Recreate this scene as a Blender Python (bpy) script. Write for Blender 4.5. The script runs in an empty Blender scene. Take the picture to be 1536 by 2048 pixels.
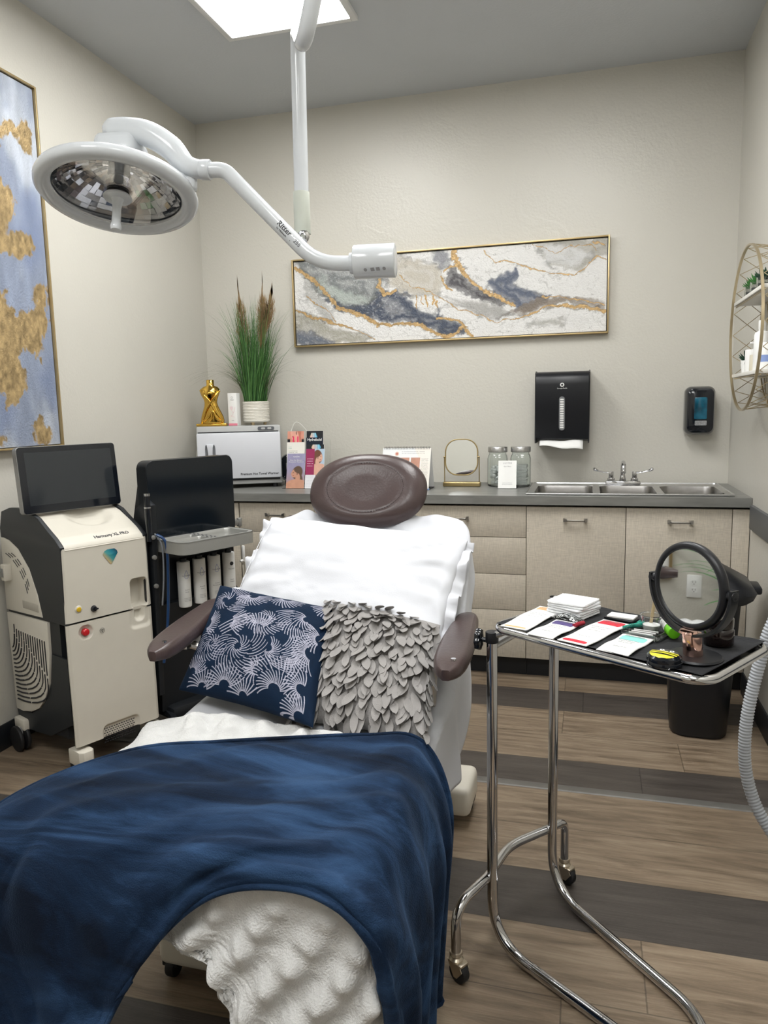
import bpy, bmesh, math, random
import numpy as np
from mathutils import Vector, Matrix
rnd = random.Random(7)
scene = bpy.context.scene
COL = scene.collection
PI = math.pi
# ------------------------------------------------------------------ camera
cam_d = bpy.data.cameras.new('camera')
cam_d.sensor_fit = 'HORIZONTAL'; cam_d.sensor_width = 36.0
cam_d.lens = 1491.8 / 1536 * 36
cam_d.clip_start = 0.02
cam = bpy.data.objects.new('camera', cam_d); COL.objects.link(cam)
_yaw, _pitch, _roll = -0.2718, -0.1379, -0.0221
_f = Vector((math.sin(_yaw) * math.cos(_pitch), math.cos(_yaw) * math.cos(_pitch), math.sin(_pitch)))
_r = Vector((math.cos(_yaw), -math.sin(_yaw), 0)); _u = _r.cross(_f)
_r2 = _r * math.cos(_roll) + _u * math.sin(_roll); _u2 = _u * math.cos(_roll) - _r * math.sin(_roll)
cam.matrix_world = Matrix(((_r2.x, _u2.x, -_f.x, 0), (_r2.y, _u2.y, -_f.y, 0), (_r2.z, _u2.z, -_f.z, 1.336), (0, 0, 0, 1)))
scene.camera = cam
# ------------------------------------------------------------------ view + world + light strength
vs = scene.view_settings
vs.view_transform = 'Standard'; vs.look = 'None'; vs.gamma = 1; vs.use_curve_mapping = False
vs.exposure = 0.0
world = bpy.data.worlds.new('world'); scene.world = world; world.use_nodes = True
world.node_tree.nodes['Background'].inputs[0].default_value = (0.8, 0.85, 0.9, 1)
world.node_tree.nodes['Background'].inputs[1].default_value = 0.3
PANEL_STRENGTH = 17.0
PANELS = [(-1.3, 2.72), (-0.12, 2.36), (-1.3, -0.1), (0.0, -0.1)]     # 2x4 ft ceiling panels (x, y of centre); last two unseen, added for room light
XL, XR, YB, YF, H = -2.276, 0.69, 4.205, -1.6, 3.013

# ------------------------------------------------------------------ helpers
def lin(c):
    return tuple((v / 12.92 if v <= 0.04045 else ((v + 0.055) / 1.055) ** 2.4) for v in c)
def rgb(r, g, b): return lin((r / 255, g / 255, b / 255))

def mat(name, col, rough=0.5, metal=0.0, noise=0.0, nscale=20.0, bump=0.0, bscale=60.0, spec=0.5, coat=0.0, sheen=0.0,
        emit=None, estr=0.0, trans=0.0, ior=1.45, attr=None, alpha=1.0, stretch=(1, 1, 1), sheen_tint=None):
    m = bpy.data.materials.new(name); m.use_nodes = True
    nt = m.node_tree; b = nt.nodes['Principled BSDF']
    b.inputs['Roughness'].default_value = rough; b.inputs['Metallic'].default_value = metal
    b.inputs['Specular IOR Level'].default_value = spec; b.inputs['Coat Weight'].default_value = coat
    b.inputs['Coat Roughness'].default_value = 0.1
    b.inputs['Transmission Weight'].default_value = trans; b.inputs['IOR'].default_value = ior
    b.inputs['Sheen Weight'].default_value = sheen; b.inputs['Sheen Roughness'].default_value = 0.35
    if sheen_tint: b.inputs['Sheen Tint'].default_value = (*sheen_tint, 1)
    b.inputs['Alpha'].default_value = alpha
    if emit: b.inputs['Emission Color'].default_value = (*emit, 1); b.inputs['Emission Strength'].default_value = estr
    tc = nt.nodes.new('ShaderNodeTexCoord'); mp = nt.nodes.new('ShaderNodeMapping')
    mp.inputs['Scale'].default_value = stretch
    nt.links.new(tc.outputs['Object'], mp.inputs['Vector'])
    src = None
    if attr:
        a = nt.nodes.new('ShaderNodeAttribute'); a.attribute_name = attr; src = a.outputs['Color']
    n = nt.nodes.new('ShaderNodeTexNoise'); n.inputs['Scale'].default_value = nscale; n.inputs['Detail'].default_value = 4
    nt.links.new(mp.outputs[0], n.inputs['Vector'])
    mx = nt.nodes.new('ShaderNodeMix'); mx.data_type = 'RGBA'; mx.blend_type = 'MULTIPLY'
    mx.inputs['Factor'].default_value = 1.0
    if src: nt.links.new(src, mx.inputs['A'])
    else: mx.inputs['A'].default_value = (*col, 1)
    mr = nt.nodes.new('ShaderNodeMapRange'); mr.inputs['From Min'].default_value = 0.3; mr.inputs['From Max'].default_value = 0.7
    mr.inputs['To Min'].default_value = 1 - noise; mr.inputs['To Max'].default_value = 1 + noise * 0.3
    nt.links.new(n.outputs['Fac'], mr.inputs['Value']); nt.links.new(mr.outputs[0], mx.inputs['B'])
    nt.links.new(mx.outputs['Result'], b.inputs['Base Color'])
    if bump > 0:
        n2 = nt.nodes.new('ShaderNodeTexNoise'); n2.inputs['Scale'].default_value = bscale; n2.inputs['Detail'].default_value = 3
        nt.links.new(mp.outputs[0], n2.inputs['Vector'])
        bp = nt.nodes.new('ShaderNodeBump'); bp.inputs['Strength'].default_value = bump; bp.inputs['Distance'].default_value = 0.01
        nt.links.new(n2.outputs['Fac'], bp.inputs['Height']); nt.links.new(bp.outputs[0], b.inputs['Normal'])
    return m

ROOTS = {}
def thing(name, label, cat, loc=(0, 0, 0), rotz=0.0, group=None):
    o = bpy.data.objects.new(name, None); COL.objects.link(o)
    o.location = loc; o.rotation_euler = (0, 0, rotz); o.empty_display_size = 0.05
    tag(o, label, cat, group)
    return o
def tag(o, label, cat, group=None, kind=None):
    o['label'] = label; o['category'] = cat
    if group: o['group'] = group
    if kind: o['kind'] = kind
    return o
def mesh_obj(name, me, m, parent=None, ang=35, smooth=True):
    if smooth:
        me.polygons.foreach_set('use_smooth', [True] * len(me.polygons))
        if ang < 180: me.set_sharp_from_angle(angle=math.radians(ang))
    if m: me.materials.append(m)
    o = bpy.data.objects.new(name, me); COL.objects.link(o)
    if parent: o.parent = parent
    return o
def root_of(o):
    while o.parent: o = o.parent
    return o
def rmat(o):
    r = root_of(o)
    return Matrix.Translation(r.location) @ Matrix.Rotation(r.rotation_euler.z, 4, 'Z')
def part(name, bm, m, parent=None, world=False, ang=35, label=None):
    if world and parent: bmesh.ops.transform(bm, matrix=rmat(parent).inverted(), verts=bm.verts)
    me = bpy.data.meshes.new(name); bm.to_mesh(me); bm.free()
    o = mesh_obj(name, me, m, parent, ang)
    if label: o['label'] = label
    return o
def single(name, bm, m, label, cat, group=None, loc=None, ang=35):
    """a thing that is one mesh; world-authored, origin moved to its base"""
    if loc is None:
        vs_ = [v.co for v in bm.verts]
        loc = (sum(v.x for v in vs_) / len(vs_), sum(v.y for v in vs_) / len(vs_), min(v.z for v in vs_))
    bmesh.ops.translate(bm, vec=-Vector(loc), verts=bm.verts)
    me = bpy.data.meshes.new(name); bm.to_mesh(me); bm.free()
    o = mesh_obj(name, me, m, None, ang); o.location = loc
    return tag(o, label, cat, group)
def struct(name, bm, m):
    me = bpy.data.meshes.new(name); bm.to_mesh(me); bm.free()
    o = mesh_obj(name, me, m); o['kind'] = 'structure'; o['category'] = name.split('_')[0]
    return o
NB = bmesh.new
def tf(bm, vs_, M):
    if M is not None: bmesh.ops.transform(bm, matrix=M, verts=vs_)
def box(bm, x0, x1, y0, y1, z0, z1, bev=0.0, M=None, seg=2):
    r = bmesh.ops.create_cube(bm, size=1.0); v = r['verts']
    for q in v:
        q.co = Vector(((x0 + x1) / 2 + q.co.x * (x1 - x0), (y0 + y1) / 2 + q.co.y * (y1 - y0), (z0 + z1) / 2 + q.co.z * (z1 - z0)))
    if bev > 0:
        es = list({e for q in v for e in q.link_edges})
        n0 = set(bm.verts) - set(v)
        bmesh.ops.bevel(bm, geom=es, offset=bev, segments=seg, affect='EDGES', profile=0.5)
        v = [q for q in bm.verts if q not in n0]
    tf(bm, v, M)
    return v
def lathe(bm, prof, c=(0, 0, 0), n=32, M=None, cap=True, sx=1.0, sy=1.0):
    rings = []
    for r, z in prof:
        rings.append([bm.verts.new((c[0] + sx * r * math.cos(2 * PI * k / n), c[1] + sy * r * math.sin(2 * PI * k / n), c[2] + z)) for k in range(n)])
    for a, b in zip(rings, rings[1:]):
        for k in range(n): bm.faces.new((a[k], a[(k + 1) % n], b[(k + 1) % n], b[k]))
    if cap:
        if prof[0][0] > 1e-6: bm.faces.new(rings[0][::-1])
        if prof[-1][0] > 1e-6: bm.faces.new(rings[-1])
    v = [q for ring in rings for q in ring]
    tf(bm, v, M)
    return v
def align(p0, d):
    d = Vector(d).normalized()
    return Matrix.Translation(p0) @ d.to_track_quat('Z', 'Y').to_matrix().to_4x4()
def cyl(bm, p0, p1, r0, r1=None, n=24, M=None, bev=0.0):
    p0, p1 = Vector(p0), Vector(p1); L = (p1 - p0).length; r1 = r0 if r1 is None else r1
    prof = [(r0, 0), (r1, L)]
    if bev > 0: prof = [(r0 - bev, 0), (r0 - bev * .3, bev * .3), (r0, bev), (r1, L - bev), (r1 - bev * .3, L - bev * .3), (r1 - bev, L)]
    A = align(p0, p1 - p0)
    return lathe(bm, prof, n=n, M=(M @ A if M is not None else A))
def fillet(pts, rad, n=6):
    pts = [Vector(p) for p in pts]; out = [pts[0]]
    for i in range(1, len(pts) - 1):
        a, b, c = pts[i - 1], pts[i], pts[i + 1]
        r = rad[i - 1] if isinstance(rad, (list, tuple)) else rad
        d1 = (a - b); d2 = (c - b); L = min(r, d1.length * .49, d2.length * .49)
        p, q = b + d1.normalized() * L, b + d2.normalized() * L
        for k in range(n + 1):
            t = k / n; out.append(p * (1 - t) ** 2 + b * 2 * t * (1 - t) + q * t * t)
    out.append(pts[-1]); return out
def smooth_path(pts, n=8, closed=False):
    P = [Vector(p) for p in pts]; out = []
    N = len(P); rng = range(N) if closed else range(N - 1)
    for i in rng:
        if closed: p0, p1, p2, p3 = P[(i - 1) % N], P[i], P[(i + 1) % N], P[(i + 2) % N]
        else: p0, p1, p2, p3 = P[max(i - 1, 0)], P[i], P[i + 1], P[min(i + 2, N - 1)]
        for k in range(n):
            t = k / n
            out.append(0.5 * ((2 * p1) + (-p0 + p2) * t + (2 * p0 - 5 * p1 + 4 * p2 - p3) * t * t + (-p0 + 3 * p1 - 3 * p2 + p3) * t ** 3))
    if not closed: out.append(P[-1])
    return out
def tube(bm, pts, r, n=12, closed=False, cap=True, flat=1.0):
    pts = [Vector(p) for p in pts]; N = len(pts)
    rad = r if isinstance(r, (list, tuple)) else [r] * N
    up = None; rings = []
    for i in range(N):
        if closed: t = (pts[(i + 1) % N] - pts[i - 1])
        else: t = pts[min(i + 1, N - 1)] - pts[max(i - 1, 0)]
        t.normalize()
        if up is None:
            up = Vector((0, 0, 1)) if abs(t.z) < .9 else Vector((1, 0, 0))
        up = (up - t * up.dot(t))
        if up.length < 1e-6: up = t.orthogonal()
        up.normalize(); s = t.cross(up)
        rings.append([bm.verts.new(pts[i] + (up * math.cos(2 * PI * k / n) * flat + s * math.sin(2 * PI * k / n)) * rad[i]) for k in range(n)])
    pr = list(zip(rings, rings[1:])) + ([(rings[-1], rings[0])] if closed else [])
    for a, b in pr:
        for k in range(n): bm.faces.new((a[k], a[(k + 1) % n], b[(k + 1) % n], b[k]))
    if cap and not closed:
        bm.faces.new(rings[0][::-1]); bm.faces.new(rings[-1])
    return [q for g in rings for q in g]
def prism(bm, poly, h0, h1, M=None, bev=0.0):
    """2-D polygon (x,y) extruded along z from h0 to h1"""
    a = [bm.verts.new((p[0], p[1], h0)) for p in poly]; b = [bm.verts.new((p[0], p[1], h1)) for p in poly]
    n = len(poly); fs = []
    fs.append(bm.faces.new(a[::-1])); fs.append(bm.faces.new(b))
    for k in range(n): fs.append(bm.faces.new((a[k], a[(k + 1) % n], b[(k + 1) % n], b[k])))
    v = a + b
    if bev > 0:
        old = set(bm.verts) - set(v)
        es = [e for e in set(list(fs[0].edges) + list(fs[1].edges))]
        bmesh.ops.bevel(bm, geom=es, offset=bev, segments=2, affect='EDGES', profile=0.5)
        v = [q for q in bm.verts if q not in old]
    tf(bm, v, M)
    return v
def rrect(w, h, r, n=6, cx=0, cy=0):
    out = []
    for sx, sy, a0 in ((1, 1, 0), (-1, 1, 90), (-1, -1, 180), (1, -1, 270)):
        for k in range(n + 1):
            a = math.radians(a0 + 90 * k / n)
            out.append((cx + sx * (w / 2 - r) + r * math.cos(a), cy + sy * (h / 2 - r) + r * math.sin(a)))
    return out
def ellipsoid(bm, c, rx, ry, rz, M=None, u=24, v=14):
    r = bmesh.ops.create_uvsphere(bm, u_segments=u, v_segments=v, radius=1.0)['verts']
    for q in r: q.co = Vector((c[0] + q.co.x * rx, c[1] + q.co.y * ry, c[2] + q.co.z * rz))
    tf(bm, r, M); return r
def grid_mesh(name, P, thick=0.0, cols=None, flip=False, closed_u=False):
    """P: (rows, cols, 3) numpy; optional back side at thick along -normal; cols: (rows, cols, 3) colours"""
    R_, C_ = P.shape[:2]
    du = np.gradient(P, axis=1); dv = np.gradient(P, axis=0)
    nrm = np.cross(du, dv); nrm /= (np.linalg.norm(nrm, axis=2, keepdims=True) + 1e-12)
    if flip: nrm = -nrm
    idx = np.arange(R_ * C_).reshape(R_, C_)
    q = np.stack([idx[:-1, :-1], idx[:-1, 1:], idx[1:, 1:], idx[1:, :-1]], axis=-1).reshape(-1, 4)
    if flip: q = q[:, ::-1]
    V = P.reshape(-1, 3); F = [q]
    if thick:
        B = (P - nrm * thick).reshape(-1, 3); V = np.vstack([V, B]); n = R_ * C_
        F.append(q[:, ::-1] + n)
        def side(a):
            s = np.stack([a[:-1], a[1:], a[1:] + n, a[:-1] + n], axis=-1)
            return s
        for a, fl in ((idx[0, :], True), (idx[-1, :], False), (idx[:, 0], False), (idx[:, -1], True)):
            s = side(a); F.append(s[:, ::-1] if (fl != flip) else s)
    F = np.vstack(F)
    me = bpy.data.meshes.new(name)
    me.vertices.add(len(V)); me.vertices.foreach_set('co', V.astype(np.float32).ravel())
    me.loops.add(F.size); me.loops.foreach_set('vertex_index', F.astype(np.int32).ravel())
    me.polygons.add(len(F)); me.polygons.foreach_set('loop_start', np.arange(0, F.size, 4, dtype=np.int32))
    me.polygons.foreach_set('loop_total', np.full(len(F), 4, dtype=np.int32))
    me.update(calc_edges=True); me.validate()
    if cols is not None:
        c = np.ones((len(V), 4), np.float32); c[:R_ * C_, :3] = cols.reshape(-1, 3)
        if thick: c[R_ * C_:, :3] = cols.reshape(-1, 3)
        a = me.color_attributes.new('Col', 'FLOAT_COLOR', 'POINT'); a.data.foreach_set('color', c.ravel())
    return me
def to_local(me, parent):
    me.transform(rmat(parent).inverted())
FONTS = {}
def text_mesh(txt, size, depth=0.0005, M=None, bold=False, align_x='CENTER', shear=0.0, space=1.0):
    c = bpy.data.curves.new('lettering', 'FONT'); c.body = txt; c.size = size; c.extrude = depth; c.align_x = align_x
    c.align_y = 'CENTER'; c.shear = shear; c.resolution_u = 2; c.space_character = space
    if bold: c.offset = size * 0.018
    o = bpy.data.objects.new('lettering', c); COL.objects.link(o)
    dg = bpy.context.evaluated_depsgraph_get(); dg.update()
    me = bpy.data.meshes.new_from_object(o.evaluated_get(dg))
    bpy.data.objects.remove(o); bpy.data.curves.remove(c)
    if M is not None: me.transform(M)
    me.name = 'lettering'
    return me
def lettering(txt, size, M, m, parent, world=False, **k):
    me = text_mesh(txt, size, M=M, **k)
    if world: to_local(me, parent)
    me.materials.clear(); me.materials.append(m)
    o = bpy.data.objects.new('lettering', me); COL.objects.link(o); o.parent = parent
    return o
def frame(o, ux, uz):
    """matrix with local x = ux, local y = uz (up on the face), local z = outward"""
    ux = Vector(ux).normalized(); uz = Vector(uz); uz = (uz - ux * uz.dot(ux)).normalized(); n = ux.cross(uz)
    M = Matrix.Identity(4)
    for i in range(3): M[i][0] = ux[i]; M[i][1] = uz[i]; M[i][2] = n[i]; M[i][3] = o[i]
    return M
# numpy value noise + painter
def fbm(h, w, base, octs=5, seed=0, aspect=1.0, x0=0, y0=0):
    rs = np.random.RandomState(seed); out = np.zeros((h, w)); amp = 1; tot = 0
    for o in range(octs):
        n = base * 2 ** o; gx = max(2, int(n * aspect)) + 2; gy = n + 2
        g = rs.rand(gy + 1, gx + 1)
        ys = np.linspace(0, gy - 1.001, h); xs = np.linspace(0, gx - 1.001, w)
        yi = ys.astype(int); xi = xs.astype(int); fy = (ys - yi)[:, None]; fx = (xs - xi)[None]
        fy = fy * fy * (3 - 2 * fy); fx = fx * fx * (3 - 2 * fx)
        v = (g[yi][:, xi] * (1 - fy) * (1 - fx) + g[yi][:, xi + 1] * (1 - fy) * fx + g[yi + 1][:, xi] * fy * (1 - fx) + g[yi + 1][:, xi + 1] * fy * fx)
        out += v * amp; tot += amp; amp *= .5
    return out / tot
def seg_dist(X, Y, pts):
    d = np.full(X.shape, 1e9)
    for (x0, y0), (x1, y1) in zip(pts, pts[1:]):
        dx, dy = x1 - x0, y1 - y0; L = dx * dx + dy * dy + 1e-12
        t = np.clip(((X - x0) * dx + (Y - y0) * dy) / L, 0, 1)
        d = np.minimum(d, np.hypot(X - x0 - t * dx, Y - y0 - t * dy))
    return d
def poly_sd(X, Y, pts):
    ins = np.zeros(X.shape, bool); n = len(pts)
    for i in range(n):
        x0, y0 = pts[i]; x1, y1 = pts[(i + 1) % n]
        c = ((y0 > Y) != (y1 > Y)) & (X < (x1 - x0) * (Y - y0) / (y1 - y0 + 1e-12) + x0)
        ins ^= c
    d = seg_dist(X, Y, list(pts) + [pts[0]])
    return np.where(ins, -d, d)
def sst(e0, e1, x):
    t = np.clip((x - e0) / (e1 - e0), 0, 1); return t * t * (3 - 2 * t)
def blend(img, m, c):
    c = np.array(c); img[:] = img * (1 - m[..., None]) + c * m[..., None]
# ------------------------------------------------------------------ shared materials
M_WHITE = mat('white_enamel', rgb(202, 206, 210), .22, noise=.02, spec=.5, coat=.3)
M_CHROME = mat('chrome', (.62, .62, .63), .09, 1.0, noise=.04, nscale=30)
M_STEEL = mat('brushed_steel', (.55, .55, .55), .28, 1.0, noise=.12, nscale=80, stretch=(1, 12, 1))
M_NICKEL = mat('satin_nickel', (.55, .53, .5), .32, 1.0, noise=.05)
M_BLACK = mat('black_plastic', (.008, .009, .012), .38, noise=.1)
M_BLACKGLOSS = mat('gloss_black', (.006, .008, .012), .12, noise=.05, coat=.3)
M_GOLD = mat('polished_gold', (.72, .45, .09), .12, 1.0, noise=.08)
M_BRASS = mat('aged_brass', (.52, .40, .2), .3, 1.0, noise=.1)
M_PAPER = mat('white_paper', rgb(232, 232, 230), .6, noise=.03)
M_INK = mat('dark_ink', (.02, .02, .025), .5, noise=.05)
M_GREYINK = mat('grey_ink', (.25, .25, .26), .6, noise=.05)
M_RUBBER = mat('black_rubber', (.012, .012, .013), .6, noise=.1)
# ================================================================== SETTING
def wall_material(name, col, rough):
    m = mat(name, col, rough, noise=.03, nscale=1.5, bump=.12, bscale=90, spec=.5)
    nt = m.node_tree; b = nt.nodes['Principled BSDF']
    bp = [n for n in nt.nodes if n.type == 'BUMP'][0]; hs = bp.inputs['Height'].links[0].from_socket
    n3 = nt.nodes.new('ShaderNodeTexNoise'); n3.inputs['Scale'].default_value = 3.5; n3.inputs['Detail'].default_value = 6
    n3.inputs['Distortion'].default_value = 1.5
    tc = [n for n in nt.nodes if n.type == 'TEX_COORD'][0]
    nt.links.new(tc.outputs['Object'], n3.inputs['Vector'])
    cr = nt.nodes.new('ShaderNodeValToRGB'); cr.color_ramp.elements[0].position = .56; cr.color_ramp.elements[1].position = .62
    nt.links.new(n3.outputs['Fac'], cr.inputs[0])
    ma = nt.nodes.new('ShaderNodeMath'); ma.operation = 'MULTIPLY_ADD'; ma.inputs[1].default_value = .5
    nt.links.new(cr.outputs[0], ma.inputs[0]); nt.links.new(hs, ma.inputs[2]); nt.links.new(ma.outputs[0], bp.inputs['Height'])
    return m
M_WALL = wall_material('greige_paint', rgb(203, 200, 191), .36)
M_CEIL = mat('ceiling_paint', rgb(200, 204, 209), .7, noise=.03, nscale=2, bump=.1, bscale=80)
b = NB(); box(b, XL - .1, XL, YF - .1, YB + .1, 0, H); struct('wall_left', b, M_WALL)
b = NB(); box(b, XR, XR + .1, YF - .1, YB + .1, 0, H); struct('wall_right', b, M_WALL)
b = NB(); box(b, XL, XR, YB, YB + .1, 0, H); struct('wall_back', b, M_WALL)
b = NB(); box(b, XL, XR, YF - .1, YF, 0, H); struct('wall_front', b, M_WALL)
b = NB(); box(b, XL - .1, XR + .1, YF - .1, YB + .1, H, H + .1); struct('ceiling', b, M_CEIL)

def floor_material():
    m = bpy.data.materials.new('vinyl_planks'); m.use_nodes = True; nt = m.node_tree; L = nt.links
    b = nt.nodes['Principled BSDF']; N = nt.nodes.new
    def math_(op, a, b_=None, c=None):
        n = N('ShaderNodeMath'); n.operation = op
        for i, v in enumerate((a, b_, c)):
            if v is None: continue
            if hasattr(v, 'node'): L.new(v, n.inputs[i])
            else: n.inputs[i].default_value = v
        return n.outputs[0]
    tc = N('ShaderNodeTexCoord'); sp = N('ShaderNodeSeparateXYZ'); L.new(tc.outputs['Object'], sp.inputs[0])
    x, y = sp.outputs[0], sp.outputs[1]
    PW = .236
    ry = math_('DIVIDE', math_('SUBTRACT', y, 1.807 - PW * 30), PW)
    row = math_('FLOOR', ry); fy = math_('FRACT', ry)
    dark = math_('LESS_THAN', math_('MODULO', math_('ADD', row, .01), 3.0), .5)
    wn = N('ShaderNodeTexWhiteNoise'); wn.noise_dimensions = '1D'; L.new(row, wn.inputs['W'])
    rx = math_('ADD', math_('DIVIDE', math_('ADD', x, 20.07), 1.22), math_('MULTIPLY', wn.outputs['Value'], 3.0))
    px_ = math_('FLOOR', rx); fx = math_('FRACT', rx)
    wn2 = N('ShaderNodeTexWhiteNoise'); wn2.noise_dimensions = '2D'
    cb = N('ShaderNodeCombineXYZ'); L.new(px_, cb.inputs[0]); L.new(row, cb.inputs[1]); L.new(cb.outputs[0], wn2.inputs['Vector'])
    # grain
    off = N('ShaderNodeCombineXYZ'); L.new(math_('ADD', math_('MULTIPLY', x, 3.2), math_('MULTIPLY', wn2.outputs['Value'], 37.0)), off.inputs[0])
    L.new(math_('MULTIPLY', y, 30.0), off.inputs[1])
    g1 = N('ShaderNodeTexNoise'); g1.inputs['Scale'].default_value = 1.0; g1.inputs['Detail'].default_value = 9; g1.inputs['Roughness'].default_value = .70
    g1.inputs['Distortion'].default_value = .6
    L.new(off.outputs[0], g1.inputs['Vector'])
    off2 = N('ShaderNodeCombineXYZ'); L.new(math_('ADD', math_('MULTIPLY', x, 6.0), math_('MULTIPLY', wn2.outputs['Value'], 91.0)), off2.inputs[0])
    L.new(math_('MULTIPLY', y, 260.0), off2.inputs[1])
    g2 = N('ShaderNodeTexNoise'); g2.inputs['Scale'].default_value = 1.0; g2.inputs['Detail'].default_value = 3
    L.new(off2.outputs[0], g2.inputs['Vector'])
    cr = N('ShaderNodeValToRGB'); e = cr.color_ramp.elements
    e[0].position = .28; e[0].color = (*rgb(82, 70, 57), 1); e[1].position = .74; e[1].color = (*rgb(158, 143, 123), 1)
    k = e.new(.5); k.color = (*rgb(127, 111, 93), 1)
    L.new(g1.outputs['Fac'], cr.inputs[0])
    crd = N('ShaderNodeValToRGB'); e = crd.color_ramp.elements
    e[0].position = .3; e[0].color = (*rgb(54, 49, 46), 1); e[1].position = .75; e[1].color = (*rgb(82, 76, 71), 1)
    L.new(g1.outputs['Fac'], crd.inputs[0])
    mx = N('ShaderNodeMix'); mx.data_type = 'RGBA'; L.new(dark, mx.inputs['Factor']); L.new(cr.outputs[0], mx.inputs['A']); L.new(crd.outputs[0], mx.inputs['B'])
    # fine streak + plank tint
    st = math_('ADD', math_('MULTIPLY', g2.outputs['Fac'], .35), math_('ADD', math_('MULTIPLY', wn2.outputs['Value'], .14), .76))
    gap = math_('MINIMUM', math_('MINIMUM', fy, math_('SUBTRACT', 1.0, fy)), math_('MULTIPLY', math_('MINIMUM', fx, math_('SUBTRACT', 1.0, fx)), 5.17))
    gp = math_('ADD', math_('MULTIPLY', math_('GREATER_THAN', gap, .008), .45), .55)
    tot = math_('MULTIPLY', st, gp)
    m2 = N('ShaderNodeMix'); m2.data_type = 'RGBA'; m2.blend_type = 'MULTIPLY'; m2.inputs['Factor'].default_value = 1
    L.new(mx.outputs['Result'], m2.inputs['A']); L.new(tot, m2.inputs['B']); L.new(m2.outputs['Result'], b.inputs['Base Color'])
    b.inputs['Roughness'].default_value = .36; b.inputs['Specular IOR Level'].default_value = .45
    bp = N('ShaderNodeBump'); bp.inputs['Strength'].default_value = .25; bp.inputs['Distance'].default_value = .003
    L.new(math_('ADD', g2.outputs['Fac'], gp), bp.inputs['Height']); L.new(bp.outputs[0], b.inputs['Normal'])
    return m
b = NB(); box(b, XL - .1, XR + .1, YF - .1, YB + .1, -.1, 0); struct('floor', b, floor_material())
M_TRANS = mat('transition_metal', rgb(116, 114, 110), .4, .3, noise=.1)
b = NB()
for x0, x1 in ((XL, XR),):
    prism(b, [(2.512, 0.0005), (2.516, .004), (2.55, .004), (2.556, .0005)], x0, x1, Matrix(((0, 0, 1, 0), (1, 0, 0, 0), (0, 1, 0, 0), (0, 0, 0, 1))))
struct('trim_1', b, M_TRANS)
M_BASEB = mat('black_cove_base', (.012, .014, .018), .45, noise=.1, bump=.03)
for nm, a in (('baseboard_left', (XL, XL + .008, YF, YB)), ('baseboard_right', (XR - .008, XR, YF, 3.6)), ('baseboard_front', (XL, XR, YF, YF + .008))):
    b = NB(); box(b, a[0], a[1], a[2], a[3], 0, .105, .002); struct(nm, b, M_BASEB)
M_GUARD = mat('grey_wall_guard', rgb(88, 90, 92), .5, noise=.04)
b = NB(); box(b, XR - .018, XR, YF, 3.53, .78, .884, .004); struct('trim_2', b, M_GUARD)
# ---- ceiling light panels
M_DIFF = mat('light_diffuser', (.9, .9, .9), .5, noise=.0, emit=(1.0, 1.0, .985), estr=PANEL_STRENGTH)
M_LFRAME = mat('light_frame', rgb(225, 226, 226), .4, noise=.02)
LL = ['flush white ceiling light panel above the exam lamp, partly seen at the top edge',
      'flush white ceiling light panel above the instrument tray, out of the photo',
      'flush white ceiling light panel added unseen behind the photographer on the left',
      'flush white ceiling light panel added unseen behind the photographer on the right']
for i, (x, y) in enumerate(PANELS):
    t = thing('ceiling_light', LL[i], 'ceiling light', (x, y, H), 0, 'ceiling light panels')
    b = NB()
    for a in ((-.305, -.277, -.61, .61), (.277, .305, -.61, .61), (-.277, .277, -.61, -.582), (-.277, .277, .582, .61)):
        box(b, *a, -.02, 0, .003)
    part('frame', b, M_LFRAME, t)
    b = NB(); box(b, -.277, .277, -.582, .582, -.012, -.002); part('diffuser', b, M_DIFF, t)

# ================================================================== CABINETS AND COUNTER
def fabric_laminate():
    m = mat('linen_laminate', rgb(196, 187, 172), .5, noise=.05, nscale=6, bump=0)
    nt = m.node_tree; L = nt.links; bs = nt.nodes['Principled BSDF']
    tc = [n for n in nt.nodes if n.type == 'TEX_COORD'][0]; fac = []
    for s in ((420, 30, 30), (30, 30, 420)):
        mp = nt.nodes.new('ShaderNodeMapping'); mp.inputs['Scale'].default_value = s; L.new(tc.outputs['Object'], mp.inputs[0])
        n = nt.nodes.new('ShaderNodeTexNoise'); n.inputs['Scale'].default_value = 1; n.inputs['Detail'].default_value = 2; L.new(mp.outputs[0], n.inputs['Vector'])
        fac.append(n.outputs['Fac'])
    a = nt.nodes.new('ShaderNodeMath'); a.operation = 'ADD'; L.new(fac[0], a.inputs[0]); L.new(fac[1], a.inputs[1])
    mr = nt.nodes.new('ShaderNodeMapRange'); mr.inputs['From Min'].default_value = .7; mr.inputs['From Max'].default_value = 1.3
    mr.inputs['To Min'].default_value = .82; mr.inputs['To Max'].default_value = 1.1; L.new(a.outputs[0], mr.inputs['Value'])
    mx0 = [n for n in nt.nodes if n.type == 'MIX'][0]
    mx = nt.nodes.new('ShaderNodeMix'); mx.data_type = 'RGBA'; mx.blend_type = 'MULTIPLY'; mx.inputs['Factor'].default_value = 1
    L.new(mx0.outputs['Result'], mx.inputs['A']); L.new(mr.outputs[0], mx.inputs['B']); L.new(mx.outputs['Result'], bs.inputs['Base Color'])
    return m
M_CAB = fabric_laminate()
M_CARC = mat('cabinet_shadow_gap', rgb(60, 55, 50), .6, noise=.05)
M_TOP = mat('slate_laminate', rgb(128, 128, 124), .34, noise=.28, nscale=5, bump=.03, stretch=(1, 6, 6))
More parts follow.
